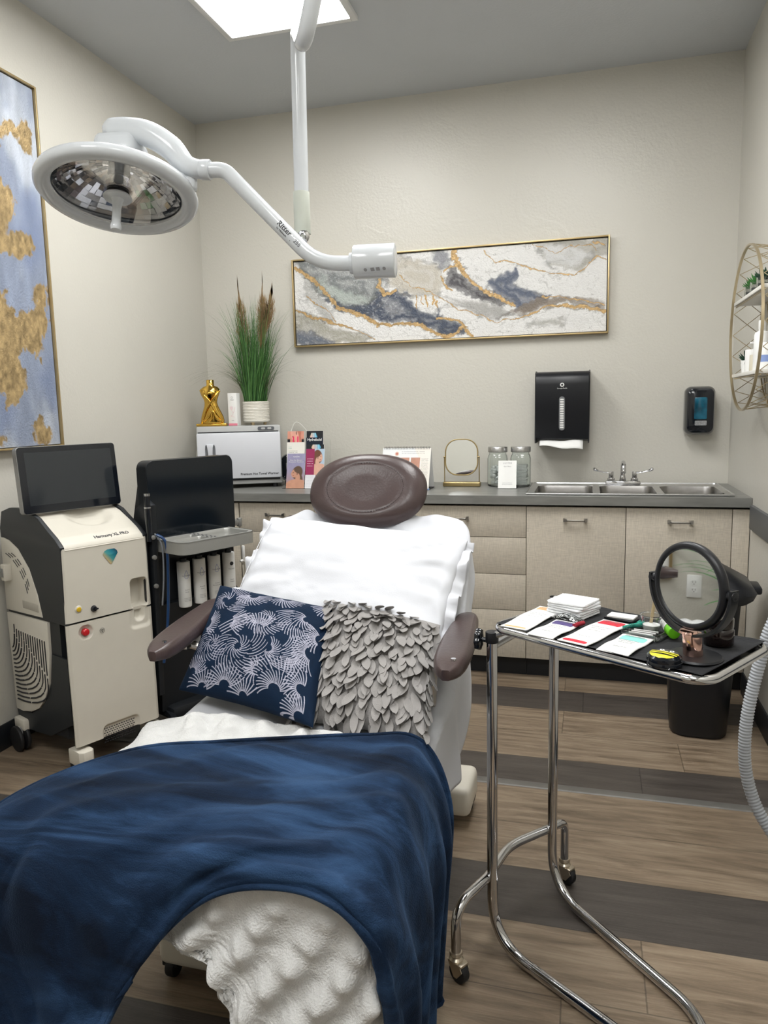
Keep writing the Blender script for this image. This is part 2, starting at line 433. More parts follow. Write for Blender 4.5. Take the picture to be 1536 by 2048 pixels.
def pull(bm, cx, z, y, w=.09):
    # two square feet and a flat bar bowed outward
    for s in (-1, 1):
        box(bm, cx + s * w / 2 - .006, cx + s * w / 2 + .006, y - .022, y, z - .007, z + .009, .002)
        prism(bm, [(cx + s * (w / 2 - .006), z + .007), (cx + s * (w / 2 + .010), z + .011), (cx + s * (w / 2 + .010), z - .007), (cx + s * (w / 2 - .006), z - .008)][::s],
              y - .026, y - .018, Matrix(((1, 0, 0, 0), (0, 0, 1, 0), (0, 1, 0, 0), (0, 0, 0, 1))))
    box(bm, cx - w / 2, cx + w / 2, y - .026, y - .019, z - .006, z + .003, .002)
YC = 3.59
def cabinet(x0, x1, label, fronts, group='base cabinets under the counter'):
    t = thing('base_cabinet', label, 'cabinet', ((x0 + x1) / 2, 3.9, 0), 0, group)
    b = NB(); box(b, x0 + .001, x1 - .001, YC + .02, YB - .005, .1, .866); part('body', b, M_CARC, t, True)
    b = NB(); box(b, x0 + .001, x1 - .001, YC + .055, YB - .005, 0.0, .1); part('toe_kick', b, M_BASEB, t, True)
    for kind, a0, a1, z0, z1, hx in fronts:
        b = NB(); box(b, a0 + .0015, a1 - .0015, YC, YC + .019, z0 + .0015, z1 - .0015, .0008)
        d = part(kind, b, M_CAB, t, True)
        if hx is not None:
            b = NB(); pull(b, hx, z1 - .062 if kind == 'drawer' else .796, YC); part('handle', b, M_NICKEL, d, True)
    return t
def stack(a0, a1):
    zs = [.858, .704, .522, .342, .101]
    return [('drawer', a0, a1, zs[i + 1], zs[i], (a0 + a1) / 2) for i in range(4)]
cabinet(-2.27, -1.80, 'beige linen cabinet end behind the tall black treatment console', [('filler_panel', -2.27, -1.805, .101, .858, None)])
cabinet(-1.80, -1.376, 'beige linen drawer cabinet between the black console and the exam chair', stack(-1.80, -1.376))
cabinet(-1.376, -.951, 'beige linen drawer cabinet directly behind the exam chair headrest', stack(-1.376, -.951))
cabinet(-.951, -.293, 'wide beige linen cabinet of four drawers right of the headrest', stack(-.951, -.293))
cabinet(-.293, .69, 'beige linen two-door cabinet under the triple sink',
        [('door', -.293, .162, .101, .858, -.065), ('door', .162, .615, .101, .858, .396), ('filler_panel', .615, .688, .101, .858, None)])
b = NB()
SX0, SX1, SY0, SY1 = -.285, .612, 3.625, 4.105
box(b, XL + .002, SX0, 3.565, YB - .002, .868, .91)
box(b, SX1, XR - .002, 3.565, YB - .002, .868, .91)
box(b, SX0, SX1, 3.565, SY0, .868, .91); box(b, SX0, SX1, SY1, YB - .002, .868, .91)
single('countertop', b, M_TOP, 'long grey slate-look worktop running along the back wall', 'countertop')
# ---- sink
M_BASIN = mat('dark_reflection_steel', (.30, .29, .28), .32, 1.0, noise=.12, nscale=40)  # basins darker than the steel rim, dark reflections put into the colour
t = thing('triple_sink', 'stainless steel drop-in sink with three basins set in the grey counter', 'sink', (.164, 3.87, .91))
basins = [(-.262, .012, 3.655, 3.985), (.045, .300, 3.655, 3.985), (.333, .590, 3.655, 3.985)]
b = NB()
xs = [-.297, -.262, .012, .045, .300, .333, .590, .625]
zt = .917
box(b, xs[0], xs[7], 3.608, 3.655, .9105, zt, .002); box(b, xs[0], xs[7], 3.985, 4.125, .9105, zt, .002)
for i in (0, 2, 4, 6): box(b, xs[i], xs[i + 1], 3.655, 3.985, .9105, zt)
tube(b, fillet([(xs[0], 3.608, zt), (xs[7], 3.608, zt), (xs[7], 4.125, zt), (xs[0], 4.125, zt), (xs[0], 3.615, zt)], .02, 4), .0035, 8)
part('rim', b, M_STEEL, t, True)
for x0, x1, y0, y1 in basins:
    b = NB()
    rings = []
    for w, z in ((0, zt), (.004, zt - .012), (.008, .87), (.02, .765), (.04, .75)):
        rings.append([b.verts.new((px_, py_, z)) for px_, py_ in rrect(x1 - x0 - 2 * w, y1 - y0 - 2 * w, max(.02, .045 - w * .3), 6, (x0 + x1) / 2, (y0 + y1) / 2)])
    for A, B in zip(rings, rings[1:]):
        n = len(A)
        for k in range(n): b.faces.new((A[k], B[k], B[(k + 1) % n], A[(k + 1) % n]))
    b.faces.new(rings[-1])
    pb = part('basin', b, M_BASIN, t, True)
    b = NB(); lathe(b, [(.0, .0), (.03, .0), (.032, .004), (.012, .005), (.010, .001), (0, .001)][::1], ((x0 + x1) / 2, 3.85, .7505)); part('drain', b, M_CHROME, pb, True)
# ---- faucet
t = thing('faucet', 'chrome gooseneck faucet with two blade handles behind the middle basin', 'faucet', (.162, 4.05, .917))
b = NB(); box(b, .075, .25, 4.025, 4.075, .917, .938, .008); part('base_plate', b, M_CHROME, t, True)
b = NB(); cyl(b, (.162, 4.05, .937), (.162, 4.05, .965), .017, .013, bev=.002)
tube(b, smooth_path([(.162, 4.05, .96), (.162, 4.05, 1.0), (.162, 4.04, 1.026), (.162, 4.0, 1.034), (.162, 3.96, 1.024), (.162, 3.945, 1.0), (.162, 3.944, .985)], 6), .0115, 14)
part('spout', b, M_CHROME, t, True)
for s in (-1, 1):
    hx = .162 + s * .058
    b = NB(); cyl(b, (hx, 4.05, .937), (hx, 4.05, .952), .019, bev=.002); cyl(b, (hx, 4.05, .952), (hx, 4.05, .985), .0125, bev=.001)
    tube(b, smooth_path([(hx, 4.05, .978), (hx + s * .03, 4.045, .982), (hx + s * .065, 4.035, .99), (hx + s * .09, 4.03, 1.003)], 6),
         [.009] * 8 + [.008] * 5 + [.01, .013, .015, .016, .014, .006], 12, flat=.55)
    part('handle', b, M_CHROME, t, True)

# ---- unseen dark door added on the front wall for the chrome to reflect
M_DOORW = mat('dark_wood_door', rgb(58, 44, 36), .4, noise=.25, nscale=6, stretch=(8, 8, 1))
b = NB(); box(b, -.75, .20, YF + .002, YF + .05, .004, 2.12, .002); d1 = struct('door_added', b, M_DOORW)
b = NB(); cyl(b, (.12, YF + .05, 1.0), (.12, YF + .11, 1.0), .011); cyl(b, (.125, YF + .10, 1.0), (.0, YF + .10, 1.0), .010); part('door_handle', b, M_NICKEL, d1)
# ================================================================== EXAM CHAIR
M_LEATHER = mat('brown_vinyl', rgb(70, 57, 56), .30, noise=.12, nscale=14, bump=.06, bscale=160, spec=.5)
M_CREAM = mat('cream_enamel', rgb(214, 209, 197), .4, noise=.03)
ch = thing('exam_chair', 'reclining brown vinyl treatment chair on a cream castor base', 'exam chair', (-.68, 1.85, 0))
# base: two cross feet, spine and lift column
b = NB()
box(b, -.975, -.375, 1.40, 1.56, .035, .135, .022, seg=3)
box(b, -.975, -.352, 2.20, 2.38, .035, .135, .022, seg=3)
box(b, -.80, -.56, 1.5, 2.3, .04, .125, .02)
part('base', b, M_CREAM, ch, True)
b = NB(); box(b, -.84, -.52, 1.66, 2.02, .12, .40, .03, seg=3)
part('lift_column', b, M_CREAM, ch, True)
for x, y in ((-.945, 1.425), (-.41, 1.425), (-.94, 2.31), (-.375, 2.33)):
    b = NB(); cyl(b, (x - .012, y, .026), (x + .012, y, .026), .026, bev=.004); box(b, x - .02, x + .02, y - .02, y + .02, .034, .05, .003)
    part('castor', b, M_RUBBER, ch, True)
b = NB(); box(b, -.93, -.43, 1.20, 2.0, .39, .46, .015); part('seat_frame', b, M_CREAM, ch, True)
# cushions follow one side profile (y, z) of the upper surface
PROF = [(1.09, .548), (1.12, .560), (1.35, .560), (1.60, .558), (1.80, .560), (1.88, .575), (1.96, .640), (2.06, .760), (2.16, .880), (2.24, .970), (2.275, .995)]
def prof_at(t):
    p = [Vector((a, b_, 0)) for a, b_ in PROF]
    n = len(p) - 1; f = min(max(t, 0), 1) * n; i = min(int(f), n - 1); u = f - i
    p0, p1, p2, p3 = p[max(i - 1, 0)], p[i], p[i + 1], p[min(i + 2, n)]
    return 0.5 * ((2 * p1) + (-p0 + p2) * u + (2 * p0 - 5 * p1 + 4 * p2 - p3) * u * u + (-p0 + 3 * p1 - 3 * p2 + p3) * u ** 3)
def slab(t0, t1, hw, thick, n=14, cx=-.68):
    b = NB(); rings = []
    for i in range(n + 1):
        t = t0 + (t1 - t0) * i / n
        p = prof_at(t); q = prof_at(min(t + .01, 1)) - prof_at(max(t - .01, 0)); q.normalize(); nn = Vector((-q.y, q.x, 0))
        e = min(1, math.sqrt(max(0, 1 - (abs(2 * i / n - 1)) ** 6)) + .55)
        rings.append([b.verts.new((cx + X * hw * (.94 + .06 * e), p.x + nn.x * Z * thick - nn.x * thick * .5, p.y + nn.y * Z * thick - nn.y * thick * .5))
                      for X, Z in rrect(2, 1, .16, 4)] if True else None)
    for A, B in zip(rings, rings[1:]):
        m = len(A)
        for k in range(m): b.faces.new((A[k], A[(k + 1) % m], B[(k + 1) % m], B[k]))
    b.faces.new(rings[0][::-1]); b.faces.new(rings[-1])
    bmesh.ops.recalc_face_normals(b, faces=b.faces)
    return b
part('seat', slab(.0, .47, .325, .095), M_LEATHER, ch, True)
part('backrest', slab(.50, 1.0, .30, .085), M_LEATHER, ch, True)
# headrest: thick oval pad with stitched inner oval
hc = Vector((-.686, 2.275, 1.075)); hn = Vector((-.02, -.86, .51)).normalized()
HM = frame(hc, (1, .02, 0), (0, .51, .86))
def headrest():
    b = NB(); U = 96; rings = []; A, B_ = .193, .128
    def ringpt(k, r, z):
        a = 2 * PI * k / U; c, s = math.cos(a), math.sin(a); ex = 2.25; den = (abs(c) ** ex + abs(s) ** ex) ** (1 / ex)
        return c / den * A * r, s / den * B_ * r
    for j in range(1, 40):
        r = math.sin(j / 39 * PI / 2); ring = []
        for k in range(U):
            x, y = ringpt(k, r, 0); io = math.hypot(x / (A * .645), (y + .004) / (B_ * .665))
            z = .046 * max(0, 1 - r ** 5) ** .5 - .010 * float(1 - sst(.5, 1.25, np.array(io))) - .0016 * math.exp(-((io - 1) / .02) ** 2)
            ring.append(b.verts.new((x, y, z)))
        rings.append(ring)
    for j in range(38, 0, -1):
        r = math.sin(j / 39 * PI / 2); rings.append([b.verts.new((*ringpt(k, r, 0), -.036 * max(0, 1 - r ** 4) ** .5)) for k in range(U)])
    for P_, Q in zip(rings, rings[1:]):
        for k in range(U): b.faces.new((P_[k], P_[(k + 1) % U], Q[(k + 1) % U], Q[k]))
    b.faces.new(rings[0][::-1]); b.faces.new(rings[-1])
    bmesh.ops.recalc_face_normals(b, faces=b.faces)
    bmesh.ops.transform(b, matrix=HM, verts=b.verts); return b
hr = part('headrest', headrest(), M_LEATHER, ch, True, ang=60)
M_THREAD = mat('dark_thread', rgb(50, 42, 42), .8, noise=.1)
b = NB()
for k in range(84):
    a = 2 * PI * k / 84; a2 = a + .042
    p = [Vector((.193 * .645 * math.cos(q), -.004 + .128 * .665 * math.sin(q), .0405)) for q in (a, a2)]
    tube(b, p, .0008, 5)
bmesh.ops.transform(b, matrix=HM, verts=b.verts)
part('stitching', b, M_THREAD, hr, True)
for x in (-.76, -.61):
    b = NB(); cyl(b, (x, 2.30, .93), (x, 2.31, 1.03), .009); part('headrest_post', b, M_CHROME, ch, True)
# armrests
def arm(x0, x1, y0, y1, z0, z1, w, side):
    P_ = [Vector((x0, y0, z0)), Vector((x1, y1, z1))]
    d = P_[1] - P_[0]; L = d.length; n = 20; b = NB(); rings = []
    for i in range(n + 1):
        t = i / n; p = P_[0] + d * t
        e = math.sqrt(max(0, 1 - (abs(2 * t - 1)) ** 7)); e = max(e, .3)
        ww = w * (.80 + .2 * math.sin(PI * min(1, t * 1.3))) * e
        rings.append([b.verts.new((p.x + X * ww / 2, p.y, p.z + Z * .045 * max(e, .55))) for X, Z in rrect(2, 1, .42, 5)])
    for A, B in zip(rings, rings[1:]):
        m = len(A)
        for k in range(m): b.faces.new((A[k], A[(k + 1) % m], B[(k + 1) % m], B[k]))
    b.faces.new(rings[0][::-1]); b.faces.new(rings[-1]); bmesh.ops.recalc_face_normals(b, faces=b.faces)
    a_ = part('armrest', b, M_LEATHER, ch, True, ang=60)
    b = NB()
    q = P_[0] + d * .42; box(b, q.x - .02, q.x + .02, q.y - .03, q.y + .05, q.z - .045, q.z - .018, .004)
    xi = -.68 + side * .31
    tube(b, fillet([(q.x, q.y, q.z - .035), (xi - side * .01, q.y + .02, q.z - .06), (xi - side * .02, q.y + .02, .47)], .05), .012, 10)
    part('bracket', b, M_NICKEL, a_, True)
    b = NB(); q = P_[0] + d * .1
    cyl(b, (q.x + .012, q.y, q.z + .018), (q.x + .012, q.y, q.z + .0245), .006); part('screw', b, M_CHROME, a_, True)
arm(-.305, -.328, 1.575, 2.06, .742, .742, .088, 1)
arm(-1.035, -1.10, 1.555, 2.04, .742, .752, .088, -1)

# ================================================================== CLOTHS
def cr_grid(C, nr, nc):
    """bicubic Catmull-Rom refinement of a control net C (R, K, 3)"""
    C = np.array(C, float)
    def cr1(A, n):
        K = A.shape[0]; t = np.linspace(0, K - 1, n); i = np.minimum(t.astype(int), K - 2); u = (t - i)[:, None, None]
        p0 = np.where((i > 0)[:, None, None], A[np.maximum(i - 1, 0)], 2 * A[0] - A[1]); p1 = A[i]; p2 = A[i + 1]
        p3 = np.where((i + 2 < K)[:, None, None], A[np.minimum(i + 2, K - 1)], 2 * A[-1] - A[-2])
        return .5 * (2 * p1 + (p2 - p0) * u + (2 * p0 - 5 * p1 + 4 * p2 - p3) * u ** 2 + (-p0 + 3 * p1 - 3 * p2 + p3) * u ** 3)
    A = cr1(C, nr); return cr1(A.transpose(1, 0, 2), nc).transpose(1, 0, 2)
def normals(P):
    n = -np.cross(np.gradient(P, axis=1), np.gradient(P, axis=0)); return n / (np.linalg.norm(n, axis=2, keepdims=True) + 1e-12)
def cloth(name, P, m, label, cat, thick, group=None, flip=True):
    me = grid_mesh(name, P, thick, flip=flip)
    lo = (float(P[..., 0].mean()), float(P[..., 1].mean()), float(P[..., 2].min()))
    me.transform(Matrix.Translation(-Vector(lo)))
    o = mesh_obj(name, me, m, None, 180); o.location = lo
    return tag(o, label, cat, group)
# ---- white fitted sheet over seat and backrest
M_SHEET = mat('white_cotton', rgb(206, 208, 214), .75, noise=.015, nscale=8, bump=.05, bscale=300, sheen=.15)
nr, nc = 180, 120
P = np.zeros((nr, nc, 3))
for i in range(nr):
    t = i / (nr - 1); p = prof_at(t * .999); q = prof_at(min(t + .02, 1)) - prof_at(max(t - .02, 0)); q.normalize(); nn = (-q.y, q.x)
    lift = .014
    hw = .335 + .0 * t
    if t > .75: hw = .335 * math.sqrt(max(.0, 1 - ((t - .75) / .25) ** 3.2 * .42))
    y, z = p.x + nn[0] * lift, p.y + nn[1] * lift
    if t > .97: z -= (t - .97) / .03 * .03; y += (t - .97) / .03 * .025
    dropR = .17 + .06 * sst(.3, .5, t) + .02 * math.sin(t * 22) if t < .72 else .21 * (1 - (t - .72) / .28) + .03
    dropL = .10
    tot = 2 * hw + dropR + dropL
    for j in range(nc):
        s = j / (nc - 1) * tot - dropL        # distance from the left edge
        rad = .035
        if s < 0: x = -.68 - hw - .004 - .012 * (-s / .1); dz = s
        elif s > 2 * hw: x = -.68 + hw + .004 + .010 * math.sin(t * 30) * min(1, (s - 2 * hw) / .15) + .012 * min(1, (s - 2 * hw) / .2); dz = -(s - 2 * hw)
        else:
            x = -.68 - hw + s; e = min(s, 2 * hw - s)
            dz = -.02 * (1 - e / rad) ** 2 if e < rad else 0
        if s < 0 or s > 2 * hw: dz -= .02
        P[i, j] = (x, y - (nn[0] * -dz * .5 if t > .55 else 0) * 0, z + dz)
yy = P[..., 1]; xx = P[..., 0]
P[..., 2] += .005 * np.sin(xx * 38 + yy * 26 + 2 * np.sin(yy * 9)) * sst(1.3, 1.6, yy) + .004 * (fbm(nr, nc, 6, 4, 3) - .5) * 3
P[..., 2] += .006 * np.sin((xx + .68) * 60 + 1.5 * np.sin(yy * 20)) * sst(2.05, 2.25, yy)
cloth('bed_sheet', P, M_SHEET, 'plain white sheet spread over the seat and back of the exam chair', 'sheet', .003, flip=False)
# ---- fluffy white throw with wavy ribs
M_FLUFF = mat('white_plush', rgb(208, 208, 207), .95, noise=.05, nscale=60, bump=.45, bscale=260, sheen=.4)
C = [ # rows from head hem to foot hem, columns left to right
 [(-1.12,1.56,.47),(-1.055,1.585,.555),(-.90,1.585,.597),(-.72,1.565,.597),(-.55,1.545,.597),(-.40,1.50,.597),(-.33,1.46,.585),(-.305,1.42,.50)],
 [(-1.13,1.42,.43),(-1.075,1.44,.545),(-.92,1.44,.595),(-.74,1.42,.595),(-.56,1.40,.595),(-.42,1.38,.595),(-.33,1.36,.585),(-.305,1.34,.45)],
 [(-1.12,1.25,.43),(-1.07,1.26,.545),(-.93,1.25,.595),(-.74,1.24,.595),(-.57,1.23,.595),(-.42,1.22,.592),(-.335,1.20,.58),(-.305,1.20,.40)],
 [(-1.06,1.10,.47),(-1.02,1.09,.54),(-.92,1.08,.577),(-.74,1.075,.582),(-.57,1.075,.580),(-.43,1.075,.575),(-.345,1.085,.55),(-.31,1.11,.38)],
 [(-1.04,1.075,.45),(-.99,1.065,.50),(-.90,1.055,.50),(-.74,1.05,.49),(-.60,1.05,.46),(-.46,1.045,.43),(-.35,1.05,.40),(-.32,1.08,.30)],
 [(-1.03,1.07,.45),(-.98,1.06,.47),(-.88,1.05,.465),(-.74,1.045,.455),(-.61,1.04,.41),(-.46,1.03,.30),(-.36,1.035,.24),(-.33,1.07,.20)],
 [(-1.03,1.07,.44),(-.98,1.06,.46),(-.87,1.05,.45),(-.73,1.045,.435),(-.61,1.035,.385),(-.535,1.02,.26),(-.43,1.01,.13),(-.37,1.04,.10)],
 [(-1.03,1.07,.43),(-.98,1.06,.45),(-.87,1.05,.44),(-.725,1.045,.422),(-.605,1.035,.365),(-.550,1.015,.14),(-.46,1.0,.04),(-.38,1.02,.03)],
]
P = cr_grid(C, 330, 260); n = normals(P)
gi, gj = np.meshgrid(np.linspace(0, 1, 330), np.linspace(0, 1, 260), indexing='ij')
w = fbm(330, 260, 4, 3, 11) - .5
# arc lengths for scale
rib = np.sin((P[..., 0] * 1.0 - P[..., 2] * .75 + P[..., 1] * .6) * 66 + 5 * w)
blob = np.sin((P[..., 0] + P[..., 2] * 1.1 - P[..., 1] * .6) * 84 + 7 * w)
low = sst(.45, .60, gi)
vis = np.maximum(sst(.50, .62, gi), (1 - sst(.10, .28, gi)))
amp = .001 + .0035 * vis + .0045 * (1 - sst(.06, .2, gi)) + .0075 * low
amp = amp * (.3 + .7 * sst(0, .03, gi)) * (.3 + .7 * sst(0, .04, gj)) * (.4 + .6 * (1 - sst(.95, 1, gi)))
P = P + n * ((amp * (np.abs(rib) ** .8 * np.sign(rib) + .45 * blob * rib + .28 * blob)))[..., None]
P += n * (.004 * (fbm(330, 260, 60, 2, 5) - .5))[..., None]
cloth('plush_throw', P, M_FLUFF, 'fluffy white ribbed throw lying under the navy blanket and hanging off the foot end', 'blanket', .010)
# ---- navy velvet blanket
def velvet():
    m = mat('navy_velvet', rgb(15, 38, 72), .8, noise=.0, spec=.15, sheen=.35, sheen_tint=rgb(110, 138, 176), bump=.35, bscale=420)
    nt = m.node_tree; L = nt.links; bs = nt.nodes['Principled BSDF']
    tc = [q for q in nt.nodes if q.type == 'TEX_COORD'][0]
    # brushed nap: strokes where the pile lies the other way, highlights painted into the colour
    mp = nt.nodes.new('ShaderNodeMapping'); mp.inputs['Scale'].default_value = (1.1, 6.0, 4.0); mp.inputs['Rotation'].default_value = (0, 0, .35)
    L.new(tc.outputs['Object'], mp.inputs[0])
    n = nt.nodes.new('ShaderNodeTexNoise'); n.inputs['Scale'].default_value = 1.5; n.inputs['Detail'].default_value = 7; n.inputs['Roughness'].default_value = .6; n.inputs['Distortion'].default_value = 1.0
    L.new(mp.outputs[0], n.inputs['Vector'])
    cr = nt.nodes.new('ShaderNodeValToRGB'); e = cr.color_ramp.elements
    e[0].position = .36; e[0].color = (*rgb(8, 18, 33), 1); e[1].position = .66; e[1].color = (*rgb(46, 72, 106), 1)
    k = e.new(.5); k.color = (*rgb(20, 38, 62), 1)
    L.new(n.outputs['Fac'], cr.inputs[0]); L.new(cr.outputs[0], bs.inputs['Base Color'])
    return m
M_VELVET = velvet()
C = [
 [(-1.24,1.07,.47),(-1.10,1.17,.575),(-.94,1.315,.612),(-.78,1.385,.615),(-.62,1.445,.615),(-.47,1.495,.613),(-.355,1.525,.600),(-.290,1.50,.48),(-.295,1.47,.28),(-.305,1.44,.09)],
 [(-1.22,.99,.44),(-1.09,1.09,.57),(-.93,1.19,.612),(-.77,1.26,.613),(-.62,1.32,.613),(-.46,1.37,.612),(-.345,1.41,.600),(-.288,1.40,.47),(-.294,1.39,.27),(-.305,1.37,.07)],
 [(-1.19,.94,.33),(-1.06,1.01,.50),(-.91,1.075,.595),(-.76,1.13,.61),(-.61,1.18,.61),(-.45,1.23,.614),(-.335,1.27,.603),(-.288,1.28,.46),(-.294,1.28,.26),(-.308,1.27,.06)],
 [(-1.15,.91,.18),(-1.03,.95,.33),(-.89,1.00,.47),(-.75,1.035,.54),(-.60,1.07,.60),(-.44,1.10,.598),(-.328,1.14,.565),(-.288,1.16,.42),(-.292,1.18,.25),(-.305,1.17,.06)],
 [(-1.08,.90,.04),(-.96,.93,.14),(-.84,.975,.28),(-.735,1.005,.43),(-.60,1.045,.555),(-.44,1.05,.585),(-.325,1.045,.525),(-.296,1.06,.40),(-.296,1.10,.22),(-.305,1.12,.05)],
 [(-1.06,.905,.01),(-.94,.93,.10),(-.82,.975,.245),(-.73,1.01,.41),(-.60,1.035,.530),(-.44,1.035,.562),(-.33,1.04,.505),(-.300,1.055,.385),(-.300,1.10,.21),(-.308,1.125,.04)],
]
NR, NC = 260, 420
P = cr_grid(C, NR, NC); n = normals(P)
gi, gj = np.meshgrid(np.linspace(0, 1, NR), np.linspace(0, 1, NC), indexing='ij')
w = fbm(NR, NC, 3, 4, 21, 1.6) - .5; w2 = fbm(NR, NC, 5, 3, 27, 1.6) - .5
left = 1 - sst(.12, .34, gj + .12 * (1 - gi)); front = sst(.45, .7, gi)
right = sst(.62, .74, gj)
fold = .020 * left * sst(.15, .6, gi) * np.sin(gj * 62 + 5 * w + gi * 2)
fold += .013 * right * np.sin(gi * 30 + 7 * w + gj * 6) * (.4 + .6 * sst(.7, .9, gj))
fold += .0045 * (1 - right) * (1 - left) * np.sin(gi * 34 + 10 * w + gj * 7)
fold += .010 * w2 + .006 * w
fold *= sst(.0, .03, gi) * .9 + .1
P += n * np.abs(fold * 1.0 + .008)[..., None] * np.sign(fold + .02)[..., None]
P[..., 2] = np.maximum(P[..., 2], .012)
bl = cloth('velvet_blanket', P, M_VELVET, 'navy blue velvet throw draped across the foot of the chair', 'blanket', .005)
# rolled hem with stitches
b = NB()
off = Vector(bl.location)
for edge in (P[0], P[-1], P[:, -1]):
    pts = [Vector(p) - off for p in edge[::4]]
    tube(b, pts, .0052, 8)
part('hem', b, M_VELVET, bl, ang=180)

# ================================================================== PILLOWS
def pillow_pts(W, Hh, T, n=64, pinch=.06, corner=.0, seed=0, wr=.004, ex=.42):
    u = np.linspace(-1, 1, n); U, V = np.meshgrid(u, u)
    # ease so that many rows sit near the edges
    U = np.sin(U * PI / 2) ; V = np.sin(V * PI / 2)
    X = W / 2 * U * (1 - pinch * (1 - V ** 2) ** 1.0 * np.abs(U) ** 2); Y = Hh / 2 * V * (1 - pinch * (1 - U ** 2) * np.abs(V) ** 2)
    base = np.clip((1 - U ** 2) * (1 - V ** 2), 0, 1) ** ex
    w = fbm(n, n, 4, 4, seed) - .5
    rad = np.hypot(U, V)
    cre = np.sin(np.arctan2(V, U) * 16 + 6 * w) * sst(.5, 1.1, rad) * base
    Z = T / 2 * base + wr * w * 2.5 * base + wr * .6 * cre
    return X, Y, Z
class Quad:
    """bilinear patch through four corners with a unit normal"""
    def __init__(q, TL, TR, BL, BR, lift=0.0):
        TL, TR, BL, BR = [np.array(a, float) for a in (TL, TR, BL, BR)]
        n = np.cross((TR - TL) + (BR - BL), (TL - BL) + (TR - BR)); q.n = n / np.linalg.norm(n)
        q.c = [a + q.n * lift for a in (TL, TR, BL, BR)]
    def at(q, a, b, h=0.0):
        a = (np.asarray(a, float) + 1)[..., None] / 2; b = (np.asarray(b, float) + 1)[..., None] / 2
        TL, TR, BL, BR = q.c
        return (TL * (1 - a) + TR * a) * b + (BL * (1 - a) + BR * a) * (1 - b) + q.n * np.asarray(h, float)[..., None]
def pillow_mesh(name, T, Q, n=64, cols=None, **k):
    X, Y, Z = pillow_pts(2, 2, T, n, **k)
    me1 = grid_mesh(name, Q.at(X, Y, Z), 0, cols)
    X2, Y2, Z2 = pillow_pts(2, 2, T, 48, **k)
    c2 = None if cols is None else np.broadcast_to(cols[0, 0], (48, 48, 3)).copy()
    me2 = grid_mesh(name, Q.at(X2, Y2, -Z2 * .9), 0, c2, flip=True)
    bm = bmesh.new(); bm.from_mesh(me1); bm.from_mesh(me2)
    me = bpy.data.meshes.new(name); bm.to_mesh(me); bm.free()
    return me
def place_pillow(name, me, m, label, cat='pillow', group=None):
    co = np.empty(len(me.vertices) * 3); me.vertices.foreach_get('co', co); co = co.reshape(-1, 3)
    lo = Vector((co[:, 0].mean(), co[:, 1].mean(), co[:, 2].min()))
    me.transform(Matrix.Translation(-lo)); o = mesh_obj(name, me, m, None, 180); o.location = lo
    return tag(o, label, cat, group)
# white bed pillow
QW = Quad((-.975, 2.175, .985), (-.345, 2.165, .930), (-1.005, 1.90, .735), (-.375, 1.84, .660), .02)
me = pillow_mesh('bed_pillow', .13, QW, 110, pinch=.035, seed=4, wr=.011, ex=.36)
wp = place_pillow('bed_pillow', me, M_SHEET, 'plump white bed pillow leaning on the backrest behind the two cushions')
b = NB()
pts = [Vector(QW.at(-.93, v, .036 * (1 - abs(v) ** 3) + .006)) for v in np.linspace(-.95, .95, 17)]
tube(b, smooth_path(pts, 3), .0011, 6); bmesh.ops.translate(b, vec=-wp.location, verts=b.verts); part('seam', b, M_SHEET, wp)
def flap(s, seed):
    v, u = np.meshgrid(np.linspace(-1, 1, 40), np.linspace(0, 1, 10), indexing='ij')
    hgt = (.016 * np.sin(v * 9 + seed) + .010 * np.sin(v * 23 + seed)) * (u + .2) + .012 * (1 - u) * (1 - v * v)
    Q = QW.at(s * (.955 + (.10 if s > 0 else .07) * u), v * (.97 + .04 * u), hgt)
    me = grid_mesh('case_flap', Q, .003, flip=(s < 0)); me.transform(Matrix.Translation(-wp.location))
    mesh_obj('case_flap', me, M_SHEET, wp, 180)
flap(-1, 1.0); flap(1, 2.5)

# ---- navy embroidered cushion
NP = 560
X0, Y0, _z = pillow_pts(.475, .455, .13, NP, pinch=.07)
u = np.linspace(-1, 1, NP); U, V = np.meshgrid(u, u); US, VS = np.sin(U * PI / 2), np.sin(V * PI / 2)
col = np.zeros((NP, NP, 3)); col[:] = rgb(14, 31, 52)
nz = fbm(NP, NP, 12, 4, 9); col *= (.75 + .5 * nz)[..., None]
thr = np.zeros((NP, NP))
PX, PY = US * 50, VS * 48          # cushion coordinates in half-percent
def fan(cx, cy, r0, r1, a0, a1, n, curl=0.35, wid=.36, sq=1.0, rot=0.0):
    r0, r1 = r0 * 1.12, r1 * 1.15; n = max(6, int(n * .62)); dx, dy = PX - cx, PY - cy; c, s = math.cos(rot), math.sin(rot); dx, dy = dx * c + dy * s, (-dx * s + dy * c) / sq
    r = np.hypot(dx, dy); a = np.degrees(np.arctan2(dy, dx)) - curl * (r - r0) / (r1 - r0) * 57
    span = a1 - a0; q = (a - a0) % 360; ins = q < span
    step = span / n; ph = (q / step) % 1.0; k = np.floor(q / step)
    dist = np.abs(ph - .5) * step * PI / 180 * r
    rr0 = r0 * (1 + .12 * np.sin(k * 2.7)); rr1 = r1 * (1 - .09 * np.abs(np.sin(k * 1.9)))
    m = ins & (dist < wid) & (r > rr0) & (r < rr1) & (step * PI / 180 * r > wid * 2.2)
    thr[m] = 1
